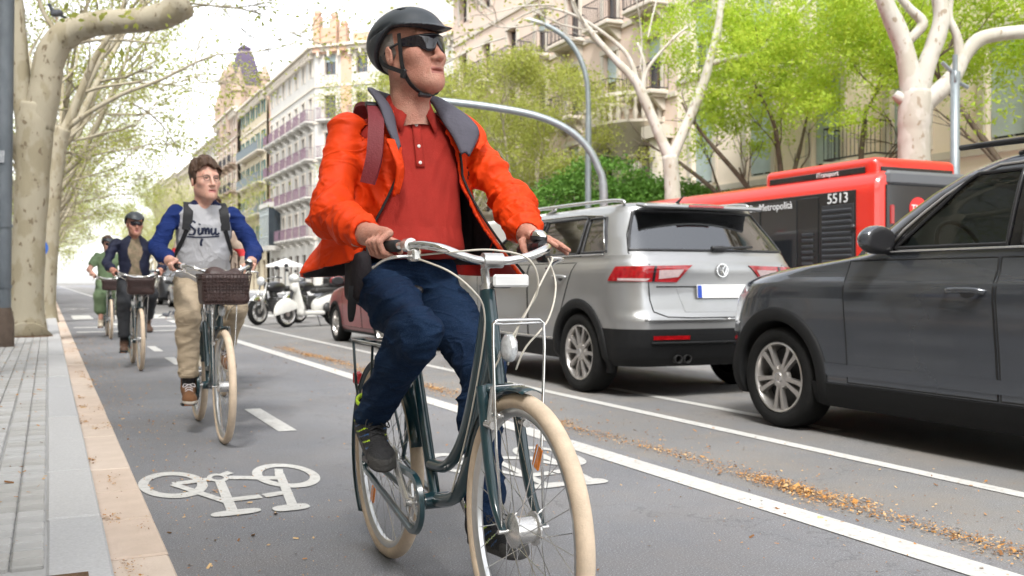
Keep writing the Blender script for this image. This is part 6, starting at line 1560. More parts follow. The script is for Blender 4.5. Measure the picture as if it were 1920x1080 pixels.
def boolean_wheels(o, wheels, r, half):
    bm = bmesh.new()
    for y, z in wheels:
        for s in (-1, 1):
            res = bmesh.ops.create_cone(bm, cap_ends=True, segments=40, radius1=r, radius2=r, depth=.5, matrix=Matrix.Translation((s*(half-.12), y, z)) @ Matrix.Rotation(math.pi/2, 4, 'Y'))
    me = bpy.data.meshes.new('c'); bm.to_mesh(me); bm.free(); me.materials.append(M_UNDER); c = bpy.data.objects.new('c', me); COL.objects.link(c)
    md = o.modifiers.new('b', 'BOOLEAN'); md.operation = 'DIFFERENCE'; md.object = c; md.solver = 'EXACT'
    if hasattr(md, 'material_mode'): md.material_mode = 'TRANSFER'
    bpy.context.view_layer.update(); ev = o.evaluated_get(bpy.context.evaluated_depsgraph_get()); nm = bpy.data.meshes.new_from_object(ev); o.modifiers.clear(); o.data = nm; bpy.data.objects.remove(c)
def suv(name, label, rows, paint, zb, wins, wr, wy, L, clad_z, cat='car', roofrail=True, seats=True, spokes=(10, 0), bumper_clad_r=.0, arch=.075, group=None, front_clad=.0, glass=None, extra=None, q=1., zm=None):
    """rows lofted; zb belt height; wins: list of (name, quad, material, both)"""
    root = empty(name, (0, 0, 0), 0, label, cat, group); B = Body(rows, zm); zs_all = list(B.z)
    cs = list(np.linspace(0, .2, 8))[:-1]+list(np.linspace(.2, .35, 11))[:-1]+list(np.linspace(.35, .65, 31))[:-1]+list(np.linspace(.65, .8, 11))[:-1]+list(np.linspace(.8, 1, 8))
    zl = sorted(set([z for z in zs_all if z <= zb+1e-6]+list(np.linspace(zs_all[0], zb, 18)))); zl = [z for i, z in enumerate(zl) if i == 0 or z-zl[i-1] > .004]
    V, F, n = B.loft(zl, cs)
    F = F+[tuple(range(n)), tuple(range((len(zl)-1)*n+n-1, (len(zl)-1)*n-1, -1))]
    lo = raw_mesh('body', V, F, [paint, M_CLAD, M_UNDER], root)
    bm = bmesh.new(); bm.from_mesh(lo.data); bmesh.ops.recalc_face_normals(bm, faces=bm.faces); bm.to_mesh(lo.data); bm.free()
    boolean_wheels(lo, [(wy[0], wr), (wy[1], wr)], wr+arch*.55, abs(B.ring(.5, .5)[0]))
    me = lo.data; names = [m_.name if m_ else '' for m_ in me.materials]
    mi = np.zeros(len(me.polygons), np.int32); me.polygons.foreach_get('material_index', mi)
    for p in me.polygons:
        if names[p.material_index] == 'underbody' or p.material_index > 2: continue
        c = p.center; rear = c.y < B.r[:, 2].min()+.55; fr = c.y > B.r[:, 1].max()-.5
        if p.normal.z < -.9 and c.z < .3: mi[p.index] = 2
        elif c.z < B.Z(clad_z) or (rear and c.z < B.Z(bumper_clad_r)) or (fr and c.z < B.Z(front_clad)): mi[p.index] = 1
        if p.normal.z > .9 and c.z > B.Z(zb)-.03 and abs(c.x) < .8 and c.y < B.r[-1, 1]+.9: mi[p.index] = 2
    me.polygons.foreach_set('material_index', mi); sharp(lo, 32)
    # greenhouse with openings
    zh = sorted(set([z for z in zs_all if z >= zb-1e-6]+list(np.linspace(zb, zs_all[-1], 30)))); zh = [z for i, z in enumerate(zh) if i == 0 or z-zh[i-1] > .003]
    cf = sorted(set(list(np.linspace(0, 1, 150))+cs)); V, F, n = B.loft(zh, cf); K = []; nc = len(cf)
    for i in range(len(zh)-1):
        zc = (zh[i]+zh[i+1])/2
        for j in range(n):
            cc = (cf[j]+cf[min(j+1, nc-1)])/2 if j < nc-1 else (cf[max(0, n-j)]+cf[max(0, n-j-1)])/2
            if any(in_quad(B.ring(zc, cc)[1], zc, w_[1]) if isinstance(w_[1], YQ) else in_quad(cc, zc, w_[1]) for w_ in wins): continue
            K.append((i*n+j, (i+1)*n+j, (i+1)*n+(j+1) % n, i*n+(j+1) % n))
    K.append(tuple(range((len(zh)-1)*n, len(zh)*n)))
    ro = raw_mesh('roof', V, K, [paint, M_BLK], root); bm = bmesh.new(); bm.from_mesh(ro.data); bmesh.ops.delete(bm, geom=[v for v in bm.verts if not v.link_faces], context='VERTS'); bm.to_mesh(ro.data); bm.free()
    for p in ro.data.polygons:
        if p.center.z < B.Z(B.r[-1, 0]-.13) and abs(p.center.x) > .3 and B.r[:, 2].min()+.9 < p.center.y: p.material_index = 1
    sharp(ro, 30); md = ro.modifiers.new('s', 'SOLIDIFY'); md.thickness = .03; md.offset = -1 if True else 1
    for nm, quad, gm, both in wins:
        for mir in ((False, True) if both else (False,)):
            if not isinstance(quad, YQ) and (quad[0][0] < .01 or quad[1][0] > .99):   # centre panes span both halves
                g = MB(); G = patch(B, quad, 12, 8, .002); H = patch(B, quad, 12, 8, .002, True); g.grid(G); g.grid(H); o = g.build(nm, gm, root, True)
                for mm in (False, True): border('window_seal', B, quad, .004, .012, M_BLKPL, o, mm, open_=True)
            else:
                o = patch_obj(nm, B, quad, 12, 8, .002, gm, root, mir=mir); border('window_seal', B, quad, .005, .011, M_BLKPL, o, mir)
    h = abs(B.ring(.45, .5)[0])
    for y in wy:
        for s in (-1, 1): car_wheel(root, s*(h-.105), y, wr, spokes[0], spokes[1], side=s)
    arch_trim(root, B, wy[0], wr, h, M_CLAD, wr+arch*.5, wr+arch*1.5); arch_trim(root, B, wy[1], wr, h, M_CLAD, wr+arch*.5, wr+arch*1.5)
    if seats:
        sy_ = float(np.interp(zb, B.z, B.r[:, 1]))-.52
        for x in (-.36, .36): seat(root, x, sy_-.52, B.Z(zb)-.46); seat(root, x, sy_-1.42, B.Z(zb)-.5)
        sw = MB(); t = np.linspace(0, 2*math.pi, 25)[:-1]; c = Vector((-.36, sy_, B.Z(zb)+.02))
        sw.tube([c+Vector((.18*math.cos(a), .07*math.sin(a), .17*math.sin(a))) for a in list(t)+[0]], .014, 6); sw.box(c+Vector((0, .03, 0)), (.12, .06, .09), bev=.02); sw.build('steering_wheel', M_INT, root, True)
        MB().box((0, sy_+.3, B.Z(zb)-.02), (1.4, .45, .10), bev=.04).build('dashboard', M_INT, root)
    if roofrail:
        for s in (-1, 1):
            zt = B.r[-1, 0]; zt0 = zt; hwr = np.interp(zt-.055, B.z, B.r[:, 3]); yf_ = np.interp(zt-.03, B.z, B.r[:, 1]); yr_ = np.interp(zt-.03, B.z, B.r[:, 2]); zt = B.Z(zt)
            MB().tube(spline([(s*(hwr-.02), yr_+.12, zt-.045), (s*(hwr-.02), yr_+.3, zt+.005), (s*(hwr-.02), 0, zt+.025), (s*(hwr-.03), yf_-.35, zt+.008), (s*(hwr-.03), yf_-.15, zt-.05)], 6), .016, 8).build('roof_rail', M_CHR if roofrail == 'chrome' else M_BLKPL, root, True)
    return root, B
def mirror_cap(root, B, y, z, paint, mirs=(False, True)):
    for mir in mirs:
        s = 1 if mir else -1; hw = abs(B.ring(z-.05, .5)[0])
        f = union([ell((s*(hw+.12), y, z), (.125, .085, .085)), cone((s*(hw-.03), y+.02, z-.07), (s*(hw+.08), y, z-.03), .03, .04)], .03)
        def g(p, f=f, y=y, s=s, hw=hw, z=z): return np.maximum(f(p), (y-.05)-p[:, 1])
        def pk(c, n, z=z): return np.where((c[:, 2] < z-.035) | (n[:, 1] < -.7), 1, 0)
        o = sdf_obj('wing_mirror', g, (s*(hw+.1)-.2, y-.15, z-.14), (s*(hw+.1)+.2, y+.15, z+.13), .011, [paint, M_BLKPL], root, pk)
def door_parts(root, B, doors, zlow, zhigh, handles, paint):
    """doors: (c0,c1) quads per door; draws seams and puts panels slightly proud"""
    for (y0, y1, y2, y3), hy in zip(doors, handles):
        for mir in (False, True):
            qd = squad(B, zlow, zhigh, y0, y1, y2, y3)
            o = patch_obj('door', B, qd, 14, 16, .003, paint, root, th=.006, mir=mir)
            s = 1 if mir else -1; zh = zlow+(zhigh-zlow)*.80; c = B.c_at_y(zh, hy); p = B.P(c, zh, .02, mir)
            MB().tube(spline([p+Vector((-s*.016, -.12, -.005)), p+Vector((s*.018, -.08, .004)), p+Vector((s*.022, 0, .006)), p+Vector((s*.018, .09, .004)), p+Vector((-s*.016, .12, 0))], 4), .015, 8, sq=(.7, 1)).build('door_handle', paint, o, True)
            MB().sphere(p+Vector((-s*.018, -.01, -.012)), (.006, .055, .03), 12, 6).build('handle_cup', M_BLKPL, o, True)
            border('door_gap', B, qd, .0015, .0045, M_SEAM, o, mir, 16)
class YQ(list): pass
def squad(B, z0, z1, y00, y01, y11, y10): return YQ([(y00, z0), (y01, z0), (y11, z1), (y10, z1)])
# rows: z, yf, yr, hw, rx, ryF, ryR, bulgeF, bulgeR
ROWS_T = [(.19, 1.98, -1.95, .83, .22, .30, .25, .10, .06), (.26, 2.06, -2.05, .872, .24, .36, .28, .12, .07), (.36, 2.10, -2.09, .895, .26, .42, .30, .13, .07), (.50, 2.115, -2.105, .898, .27, .45, .30, .14, .07), (.62, 2.11, -2.10, .903, .27, .45, .30, .14, .07),
          (.74, 2.085, -2.085, .912, .28, .46, .32, .15, .07), (.84, 2.045, -2.06, .920, .28, .48, .32, .16, .08), (.895, 1.99, -2.04, .916, .28, .5, .32, .17, .08), (.905, 1.975, -2.04, .908, .28, .5, .32, .17, .08), (.94, 1.89, -2.03, .888, .27, .5, .32, .18, .08), (.962, 1.74, -2.02, .877, .26, .5, .32, .18, .08), (.980, 1.50, -2.01, .870, .25, .45, .32, .18, .08), (.996, 1.22, -2.00, .866, .25, .42, .32, .18, .08), (1.01, .98, -1.985, .862, .25, .4, .32, .18, .08), (1.03, .80, -1.97, .856, .24, .35, .32, .16, .08),
          (1.12, .68, -1.92, .838, .22, .30, .3, .13, .08), (1.24, .50, -1.84, .812, .2, .28, .28, .11, .08), (1.36, .29, -1.74, .778, .2, .26, .26, .1, .08), (1.46, .08, -1.66, .738, .2, .25, .25, .1, .08), (1.515, -.08, -1.62, .70, .22, .25, .25, .1, .08), (1.545, -.25, -1.54, .63, .25, .25, .25, .1, .08), (1.562, -.5, -1.35, .50, .3, .2, .2, .05, .05), (1.57, -.7, -1.15, .25, .2, .1, .1, .02, .02)]
ROWS_T = [(r_[0], r_[1]-(.07 if r_[0] < .95 else .04 if r_[0] < .97 else 0), *r_[2:]) for r_ in ROWS_T]
ZM_T = ([.0, .74, .84, .905, .94, .962, .98, .996, 1.01, 1.03, 1.12, 1.24, 1.36, 1.46, 1.515, 1.57], [.0, .74, .875, .975, 1.01, 1.035, 1.065, 1.095, 1.12, 1.145, 1.235, 1.35, 1.475, 1.58, 1.635, 1.70])
BT = Body(ROWS_T, ZM_T); zb = 1.03
winsT = [('side_window', squad(BT, 1.055, 1.44, -.44, .30, -.16, -.46), M_CGLASS, True), ('rear_side_window', squad(BT, 1.055, 1.43, -1.34, -.53, -.54, -1.18), M_PRIV, True),
         ('windscreen', [(.795, 1.06), (1., 1.06), (1., 1.47), (.80, 1.45)], M_CGLASS, False), ('rear_window', [(0, 1.14), (.22, 1.14), (.2, 1.42), (0, 1.42)], M_PRIV, False)]
GC, BT = suv('grey_car', 'dark grey SUV parked nearest, cut off by the edge of the picture', ROWS_T, M_GREYP, zb, winsT, .337, (1.29, -1.30), 4.23, .345, roofrail='black', spokes=(10, 1), front_clad=.30, arch=.09, zm=ZM_T)
door_parts(GC, BT, [(-.42, .64, .66, -.40), (-.90, -.44, -.42, -1.28)], .36, 1.0, [-.24, -1.02], M_GREYP)
patch_obj('sill_crease', BT, squad(BT, .395, .47, -1.0, .86, .86, -1.0), 24, 3, .007, M_GREYP, GC, both=True, th=.005)
patch_obj('sill_trim', BT, squad(BT, .21, .345, -.95, .95, .95, -.95), 24, 3, .012, M_CLAD, GC, both=True, th=.012)
mirror_cap(GC, BT, .36, 1.22, M_GREYP)
strip('window_trim', BT, [(BT.c_at_y(1.035, y), 1.036) for y in np.linspace(-1.3, .5, 20)], .008, .0075, M_CHR, GC)
strip('window_trim', BT, [(BT.c_at_y(z, y), z) for y, z in ((.42, 1.07), (.30, 1.16), (.17, 1.25), (.03, 1.34), (-.12, 1.43), (-.3, 1.475), (-.7, 1.48), (-1.1, 1.46), (-1.3, 1.42))], .004, .009, M_ALLOY, GC)
for mir in (False, True):
    patch_obj('headlamp', BT, [(.70, .70), (.86, .68), (.86, .78), (.69, .86)], 10, 6, .006, M_LAMPGL, GC, mir=mir, th=.01); patch_obj('fog_lamp', BT, [(.76, .42), (.86, .42), (.86, .52), (.76, .52)], 6, 4, .005, M_BLK, GC, mir=mir)
patch_obj('grille', BT, [(.87, .58), (1., .58), (1., .74), (.87, .74)], 8, 5, .006, M_BLK, GC, both=True); MB().box((0, 2.055, .46), (.52, .012, .11)).build('front_plate', M_PLATE, GC)
MB().tube([(0, -1.3, 1.67), (0, -1.42, 1.77)], [.015, .004], 6).build('antenna', M_BLKPL, GC)
GC.location = (5.32, 4.0, 0)
# silver SUV seen from behind
ROWS_S = [(.24, 2.10, -2.12, .83, .26, .36, .22, .12, .07), (.30, 2.18, -2.17, .885, .26, .4, .24, .13, .075), (.40, 2.22, -2.215, .905, .27, .42, .26, .14, .08), (.52, 2.23, -2.235, .910, .27, .45, .27, .14, .085), (.60, 2.23, -2.235, .912, .27, .45, .27, .14, .085), (.66, 2.225, -2.195, .914, .27, .45, .28, .14, .085), (.78, 2.20, -2.165, .918, .27, .46, .29, .15, .085),
          (.88, 2.17, -2.16, .918, .27, .47, .30, .16, .085), (.96, 2.11, -2.165, .913, .27, .48, .30, .17, .085), (1.005, 2.03, -2.16, .900, .27, .5, .30, .18, .085), (1.03, 1.90, -2.15, .888, .27, .5, .30, .18, .085), (1.045, 1.70, -2.14, .882, .27, .5, .30, .18, .085), (1.06, 1.50, -2.13, .878, .26, .45, .30, .18, .085), (1.075, 1.32, -2.115, .874, .25, .4, .30, .18, .085),
          (1.16, 1.12, -2.065, .85, .22, .32, .28, .14, .085), (1.28, .90, -1.99, .812, .20, .3, .26, .12, .085), (1.42, .65, -1.90, .765, .2, .28, .26, .1, .085), (1.52, .42, -1.84, .722, .2, .26, .25, .1, .085), (1.58, .18, -1.82, .685, .22, .25, .2, .1, .085), (1.615, -.05, -1.80, .63, .25, .25, .2, .1, .07), (1.637, -.3, -1.65, .50, .3, .2, .2, .05, .05), (1.645, -.6, -1.3, .25, .2, .1, .1, .02, .02)]
ZM_S = ([.24, .40, .52, .60, .66, .78, .88, .96, 1.005, 1.03, 1.045, 1.06, 1.075, 1.16, 1.28, 1.42, 1.52, 1.58, 1.615, 1.637, 1.645], [.27, .44, .57, .66, .73, .87, .99, 1.08, 1.12, 1.145, 1.16, 1.175, 1.20, 1.26, 1.36, 1.48, 1.575, 1.63, 1.66, 1.682, 1.69])
BS = Body(ROWS_S, ZM_S); zS = BS.Z
winsS = [('side_window', squad(BS, 1.11, 1.50, -.36, .82, .12, -.40), M_PRIV, True), ('rear_side_window', squad(BS, 1.11, 1.495, -1.26, -.45, -.47, -1.22), M_PRIV, True), ('quarter_window', squad(BS, 1.12, 1.48, -1.75, -1.33, -1.29, -1.56), M_PRIV, True),
         ('windscreen', [(.795, 1.10), (1., 1.10), (1., 1.52), (.80, 1.5)], M_CGLASS, False), ('rear_window', [(0, 1.135), (.268, 1.135), (.245, 1.53), (0, 1.54)], M_PRIV, False)]
SC_, BS = suv('silver_car', 'silver SUV parked ahead of the dark grey car, seen from behind', ROWS_S, M_SILVER, 1.075, winsS, .352, (1.34, -1.34), 4.49, .40, roofrail='chrome', spokes=(10, 0), bumper_clad_r=.535, arch=.085, zm=ZM_S)
door_parts(SC_, BS, [(-.34, .86, .88, -.34), (-.88, -.36, -.36, -1.28)], .42, 1.03, [-.12, -1.02], M_SILVER)
patch_obj('sill_trim', BS, squad(BS, .26, .40, -.95, .95, .95, -.95), 24, 3, .010, M_CLAD, SC_, both=True, th=.012)
strip('sill_chrome', BS, [(BS.c_at_y(.42, y), .42) for y in np.linspace(-.95, .95, 16)], .006, .008, M_CHR, SC_); strip('window_trim', BS, [(BS.c_at_y(1.09, y), 1.09) for y in np.linspace(-1.72, 1.0, 20)], .008, .008, M_CHR, SC_)
strip('window_trim', BS, [(BS.c_at_y(z, y), z) for y, z in ((-1.74, 1.10), (-1.62, 1.3), (-1.5, 1.5), (-1.1, 1.53), (-.3, 1.535), (.1, 1.52))], .006, .007, M_CHR, SC_)
mirror_cap(SC_, BS, 1.0, 1.27, M_SILVER)
for mir in (False, True):
    tl = patch_obj('tail_lamp', BS, [(.135, .865), (.335, .875), (.31, .985), (.09, 1.0)], 16, 6, .010, M_TAIL, SC_, mir=mir, th=.012)
    patch_obj('lamp_insert', BS, [(.13, .905), (.185, .89), (.185, .955), (.115, .96)], 6, 4, .013, M_TAILC, tl, mir=mir); patch_obj('lamp_divider', BS, [(.196, .87), (.204, .87), (.20, .99), (.192, .99)], 2, 6, .014, M_BLK, tl, mir=mir); patch_obj('lamp_insert', BS, [(.22, .875), (.30, .878), (.30, .895), (.21, .893)], 6, 3, .013, M_TAILC, tl, mir=mir)
    patch_obj('bumper_reflector', BS, [(.11, .455), (.215, .455), (.215, .485), (.11, .485)], 8, 2, .006, M_TAIL, SC_, mir=mir, th=.004)
tg = [(0, .60), (.225, .60), (.235, 1.09), (0, 1.09)]
tgo = patch_obj('tailgate_recess', BS, [(0, .655), (.115, .655), (.135, .83), (0, .83)], 10, 6, .002, M_SILVER, SC_, both=True, th=.002)
strip('tailgate_crease', BS, [(c_, .835) for c_ in np.linspace(0, .19, 12)], .001, .006, M_SEAM, SC_); strip('tailgate_gap', BS, [(0, .615), (.1, .615), (.17, .622), (.205, .66), (.212, .74), (.213, .865)], .001, .005, M_SEAM, SC_); strip('tailgate_gap', BS, [(.214, 1.0), (.272, 1.10), (.268, 1.3), (.255, 1.54)], .001, .005, M_SEAM, SC_)
strip('bumper_step', BS, [(c_, .60) for c_ in np.linspace(0, .24, 16)], .008, .012, M_SILVER, SC_); strip('bumper_line', BS, [(c_, .43) for c_ in np.linspace(0, .22, 16)], .006, .012, M_CLAD, SC_)
pl = MB().box((0, 0, 0), (.52, .012, .115), bev=.004); po = pl.build('number_plate', M_PLATE, SC_); po.location = (0, -2.185, .895); po.rotation_euler = (R(-4), 0, 0); MB().box((-.237, -.0075, 0), (.04, .004, .105)).build('plate_band', M_EUBLUE, po)
badge(SC_, (0, -2.177, 1.075), R(-2), .058)
MB().box((0, -1.87, 1.632), (1.22, .16, .035), rotm(R(8), 0, 0), bev=.015).build('spoiler', M_SILVER, SC_); MB().box((0, -1.957, 1.63), (.36, .012, .022), bev=.004).build('brake_light', M_TAIL, SC_)
MB().tube(spline([(-.05, -2.10, 1.262), (.1, -2.095, 1.268), (.38, -2.082, 1.28)], 5), [.022]*5+[.012]*6, 6).build('rear_wiper', M_BLKPL, SC_, True)
MB().tube([(0, -1.5, 1.685), (0, -1.62, 1.75)], [.018, .004], 6).build('antenna', M_BLKPL, SC_)
for x in (-.44, -.35): MB().lathe((x, -2.17, .335), (0, -1, 0), [(.03, -.12), (.036, .02), (.03, .02), (.026, -.1)], 14).build('exhaust_pipe', M_ALLOYD, SC_, auto=40)
SC_.location = (5.19, 9.13, 0); SC_.scale = (1.02, 1.02, 1.0)
# dusty red hatchback
ROWS_H = [(.18, 1.92, -1.86, .78, .2, .3, .25, .1, .06), (.28, 2.0, -1.94, .83, .24, .38, .3, .13, .08), (.45, 2.02, -1.97, .845, .25, .42, .32, .14, .08), (.62, 2.0, -1.97, .855, .26, .45, .32, .15, .08), (.76, 1.93, -1.94, .85, .26, .48, .32, .16, .08), (.83, 1.80, -1.92, .838, .25, .5, .3, .16, .08), (.87, 1.58, -1.90, .825, .25, .45, .3, .16, .08), (.90, 1.32, -1.88, .815, .24, .4, .3, .16, .08), (.93, 1.12, -1.86, .805, .23, .35, .3, .15, .08),
          (1.04, .88, -1.80, .77, .2, .3, .28, .12, .08), (1.18, .60, -1.71, .72, .2, .28, .26, .1, .08), (1.32, .30, -1.60, .66, .2, .26, .25, .1, .08), (1.41, .02, -1.50, .60, .22, .25, .25, .1, .08), (1.45, -.25, -1.35, .50, .25, .25, .25, .08, .06), (1.47, -.5, -1.0, .25, .2, .1, .1, .02, .02)]
BH = Body(ROWS_H)
winsH = [('side_window', squad(BH, .96, 1.28, -.28, .72, .2, -.30), M_PRIV, True), ('rear_side_window', squad(BH, .96, 1.275, -1.2, -.37, -.38, -1.05), M_PRIV, True), ('windscreen', [(.795, .96), (1., .96), (1., 1.38), (.80, 1.36)], M_CGLASS, False), ('rear_window', [(0, .99), (.22, .99), (.2, 1.36), (0, 1.36)], M_PRIV, False)]
RC, BH = suv('red_car', 'dusty red hatchback parked ahead of the silver car behind the man', ROWS_H, M_REDP, .93, winsH, .30, (1.24, -1.22), 3.98, .24, roofrail=False, spokes=(5, 0), arch=.05)
for mir in (False, True):
    patch_obj('tail_lamp', BH, [(.2, .62), (.33, .64), (.33, .84), (.22, .82)], 8, 6, .006, M_TAIL, RC, mir=mir, th=.006); patch_obj('headlamp', BH, [(.70, .60), (.85, .60), (.85, .70), (.68, .76)], 8, 5, .006, M_LAMPGL, RC, mir=mir, th=.006)
door_parts(RC, BH, [(-.26, .76, .80, -.26), (-.82, -.28, -.28, -1.12)], .28, .90, [-.08, -.9], M_REDP); mirror_cap(RC, BH, .85, 1.0, M_REDP); RC.location = (5.16, 14.95, 0)
# distant parked cars share the hatchback and SUV shapes in dark paint
def far_car(src, x, y, rz, paint, label, group):
    c = copy_tree(src); c.location = (x, y, 0); c.rotation_euler = (0, 0, rz); prop(c, label, 'car', group); c.name = 'parked_car'
    for ch in c.children:
        if ch.type == 'MESH' and ch.name.split('.')[0] in ('body', 'roof', 'door', 'wing_mirror'):
            ch.data = ch.data.copy()
            for i, m_ in enumerate(ch.data.materials):
                if m_ in (M_REDP, M_SILVER, M_GREYP): ch.data.materials[i] = paint
    return c
far_car(RC, 5.2, 40.5, 0, M_DKPAINT, 'black hatchback parked beyond the crossing, nearest of the far row', 'far parked cars'); far_car(GC, 5.2, 47, 0, M_DKPAINT, 'black SUV parked in the far row behind the black hatchback', 'far parked cars'); far_car(RC, 5.2, 53, 0, M_GREYP, 'dark grey hatchback in the middle of the far row', 'far parked cars')
far_car(GC, 5.2, 60, 0, M_DKPAINT, 'dark SUV in the far row ahead of the grey hatchback', 'far parked cars'); far_car(RC, 5.2, 68, 0, M_DKPAINT, 'small dark car near the end of the far row', 'far parked cars'); far_car(GC, 5.2, 78, 0, M_GREYP, 'last grey car visible in the far row', 'far parked cars')
# white van with red stripes across the lanes, seen between the jacket and the silver car
VN = empty('white_van', (8.6, 17.6, 0), 0, 'white van with red markings in the lane beyond the silver car', 'van')
vb = MB(); vp = [(-2.5, .35), (2.2, .35), (2.5, .5), (2.5, 1.0), (1.9, 1.15), (1.25, 2.0), (.9, 2.15), (-2.45, 2.15), (-2.5, 2.0)]
vb.prism(vp, -.95, .95, lambda a, b, h: (h, a, b)); vo = vb.build('body', M_WHITEP, VN); md = vo.modifiers.new('b', 'BEVEL'); md.width = .08; md.segments = 3
for s in (-1, 1):
    MB().prism([(1.75, 1.2), (1.2, 1.95), (.3, 1.95), (.3, 1.2)], s*.955, s*.965, lambda a, b, h: (h, a, b)).build('side_window', M_PRIV, VN); MB().box((s*.96, -1.0, 1.25), (.012, 2.2, .14)).build('red_stripe', M_SRED, VN); MB().box((s*.96, -2.0, 1.62), (.012, .12, .6)).build('red_stripe', M_SRED, VN); MB().box((s*.96, -1.55, 1.88), (.012, .8, .1)).build('red_stripe', M_SRED, VN)
    for y in (-1.6, 1.6): car_wheel(VN, s*.85, y, .34, 5, side=s)
MB().box((0, -2.51, 1.6), (1.5, .012, .6)).build('rear_window', M_PRIV, VN)
for s in (-1, 1): MB().box((s*.85, -2.51, 1.1), (.12, .02, .4), bev=.005).build('tail_lamp', M_TAIL, VN)
# ---------------------------------------------------------------- city bus
M_BUSRED = mat('bus_red', (.62, .024, .012), .32, 0, .08, 2, coat=.8); M_BUSBLK = mat('bus_black_panel', (.014, .015, .017), .16, 0, .15, 2, coat=.4); M_BUSGREY = mat('bus_grey', (.10, .105, .115), .4); M_WHT = mat('white_lettering', (.8, .8, .8), .5); M_LOGO = mat('logo_red', (.7, .03, .03), .4)
def text_mesh(name, s, size, m, parent, mat4, shear=0., th=.003):
    cu = bpy.data.curves.new(name, 'FONT'); cu.body = s; cu.size = size; cu.extrude = th; cu.align_x = 'CENTER'; cu.align_y = 'CENTER'; cu.shear = shear; cu.resolution_u = 3
    t = bpy.data.objects.new(name, cu); COL.objects.link(t); bpy.context.view_layer.update(); me = bpy.data.meshes.new_from_object(t.evaluated_get(bpy.context.evaluated_depsgraph_get())); bpy.data.objects.remove(t)
    me.materials.clear(); o = link_mesh(name, me, m, parent); o.matrix_local = mat4; return o
BUS = empty('city_bus', (12.5, 12.5, -.0), 0, 'red and black city bus passing behind the parked cars', 'bus')
H, W, L = 2.98, 2.55, 12.0
def sec(k=0.): return [(0+k, .35), (0+k, 2.55), (.03+k, 2.78), (.12+k, 2.90), (.3+k, H), (W-.3-k, H), (W-.12-k, 2.90), (W-.03-k, 2.78), (W-k, 2.55), (W-k, .35)]
b = MB(); st = [(0., .10, .0), (.04, .03, 0), (.16, 0, 0), (L-.25, 0, 0), (L-.05, .04, 0), (L, .14, 0)]
rows = []
for y, k, _ in st: rows.append([(min(max(x, k), W-k), y, z-(k*.8 if z > 2.7 else 0)) for x, z in sec()])
b.grid([r+[r[0]] for r in rows]); n = len(rows[0])+1
b.add(rows[0], [tuple(range(len(rows[0])))]); b.add(rows[-1], [tuple(range(len(rows[0])-1, -1, -1))]); b.build('body', M_BUSRED, BUS, auto=45)
# left side (x = 0): black glazed band with panels
def side(y0, y1, z0, z1, m, name, x=-.012, th=.02, bev=.006): return MB().box((x, (y0+y1)/2, (z0+z1)/2), (th, y1-y0, z1-z0), bev=bev).build(name, m, BUS)
side(.42, 11.9, .95, 2.66, M_BUSBLK, 'black_side_panel', -.004, .016)
lv = side(.46, 1.24, 1.0, 2.42, mat('louvre_frame', (.03, .032, .036), .4), 'louvre_panel', -.014)
for k in range(13): MB().box((-.032, .85, 1.08+.103*k), (.03, .70, .05), rotm(0, R(-35), 0)).build('louvre_slat', mat('louvre_slat_grey', (.075, .08, .088), .35, .3), lv)
side(1.32, 1.82, 1.0, 2.6, M_BUSBLK, 'door_panel', -.018)
for k in range(7): MB().box((-.036, 1.58, 1.25+.11*k), (.02, .28, .05), rotm(0, R(-30), 0)).build('small_louvre_slat', mat('louvre_slat_grey', (.075, .08, .088), .35, .3), lv)
wy = [1.86, 2.9, 4.4, 6.0, 7.8, 9.6, 11.6]
for k in range(6): side(wy[k]+.03, wy[k+1]-.03, 1.12, 2.58, mat('bus_window', (.018, .02, .023), .05, 0, spec=.9), 'side_window', -.016, bev=.004)
side(3.0, 3.6, 1.92, 1.98, M_WHT, 'window_sticker', -.028, .006, 0); side(2.5, 2.75, 1.45, 1.75, M_BLIND, 'window_sticker', -.028, .006, 0)
for y in (2.6, 9.3):
    car_wheel(BUS, .18, y, .48, 8, side=-1, w=.3); side(y-.6, y+.6, .36, .95, M_UNDER, 'wheel_recess', -.006)
Rs = Matrix(((0, 0, -1, 0), (-1, 0, 0, 0), (0, 1, 0, 0), (0, 0, 0, 1)))
text_mesh('fleet_number', '5513', .26, M_WHT, BUS, Matrix.Translation((-.022, .84, 2.53)) @ Rs)
text_mesh('operator_text', 'AMB BusMetropolità', .2, M_WHT, BUS, Matrix.Translation((-.026, 2.85, 2.5)) @ Rs)
MB().prism([(0, -.1), (.1, 0), (0, .1), (-.1, 0)], -.03, -.022, lambda a, c, h: (h, 3.95+a, 2.51+c)).build('operator_logo', M_LOGO, BUS)
# rear (y = 0) dark glass
MB().box((W/2+.06, -.012, 1.95), (W-.34, .03, 1.56), bev=.02).build('rear_window', M_BUSBLK, BUS); MB().box((W/2+.06, .02, 2.845), (W-.36, .14, .27), bev=.06).build('rear_cap', M_BUSGREY, BUS); MB().box((W/2+.1, -.005, .8), (W-.3, .03, .8), bev=.02).build('engine_cover', M_BUSGREY, BUS)
for x in (.36, W-.2): MB().box((x, -.03, 2.2), (.1, .03, .34), bev=.02).build('rear_lamp', M_TAIL, BUS)
MB().lathe((.95, -.03, 2.32), (0, -1, 0), [(.001, .006), (.2, .006), (.2, 0)], 28).build('round_logo', M_LOGO, BUS)
text_mesh('logo_text', 'TMB', .17, M_WHT, BUS, Matrix.Translation((.95, -.04, 2.32)) @ Matrix(((1, 0, 0, 0), (0, 0, -1, 0), (0, 1, 0, 0), (0, 0, 0, 1))))
MB().tube([(-.0, .45, 2.0), (-.07, .45, 2.0)], [.03, .05], 10).build('side_marker', M_BLKPL, BUS, True)
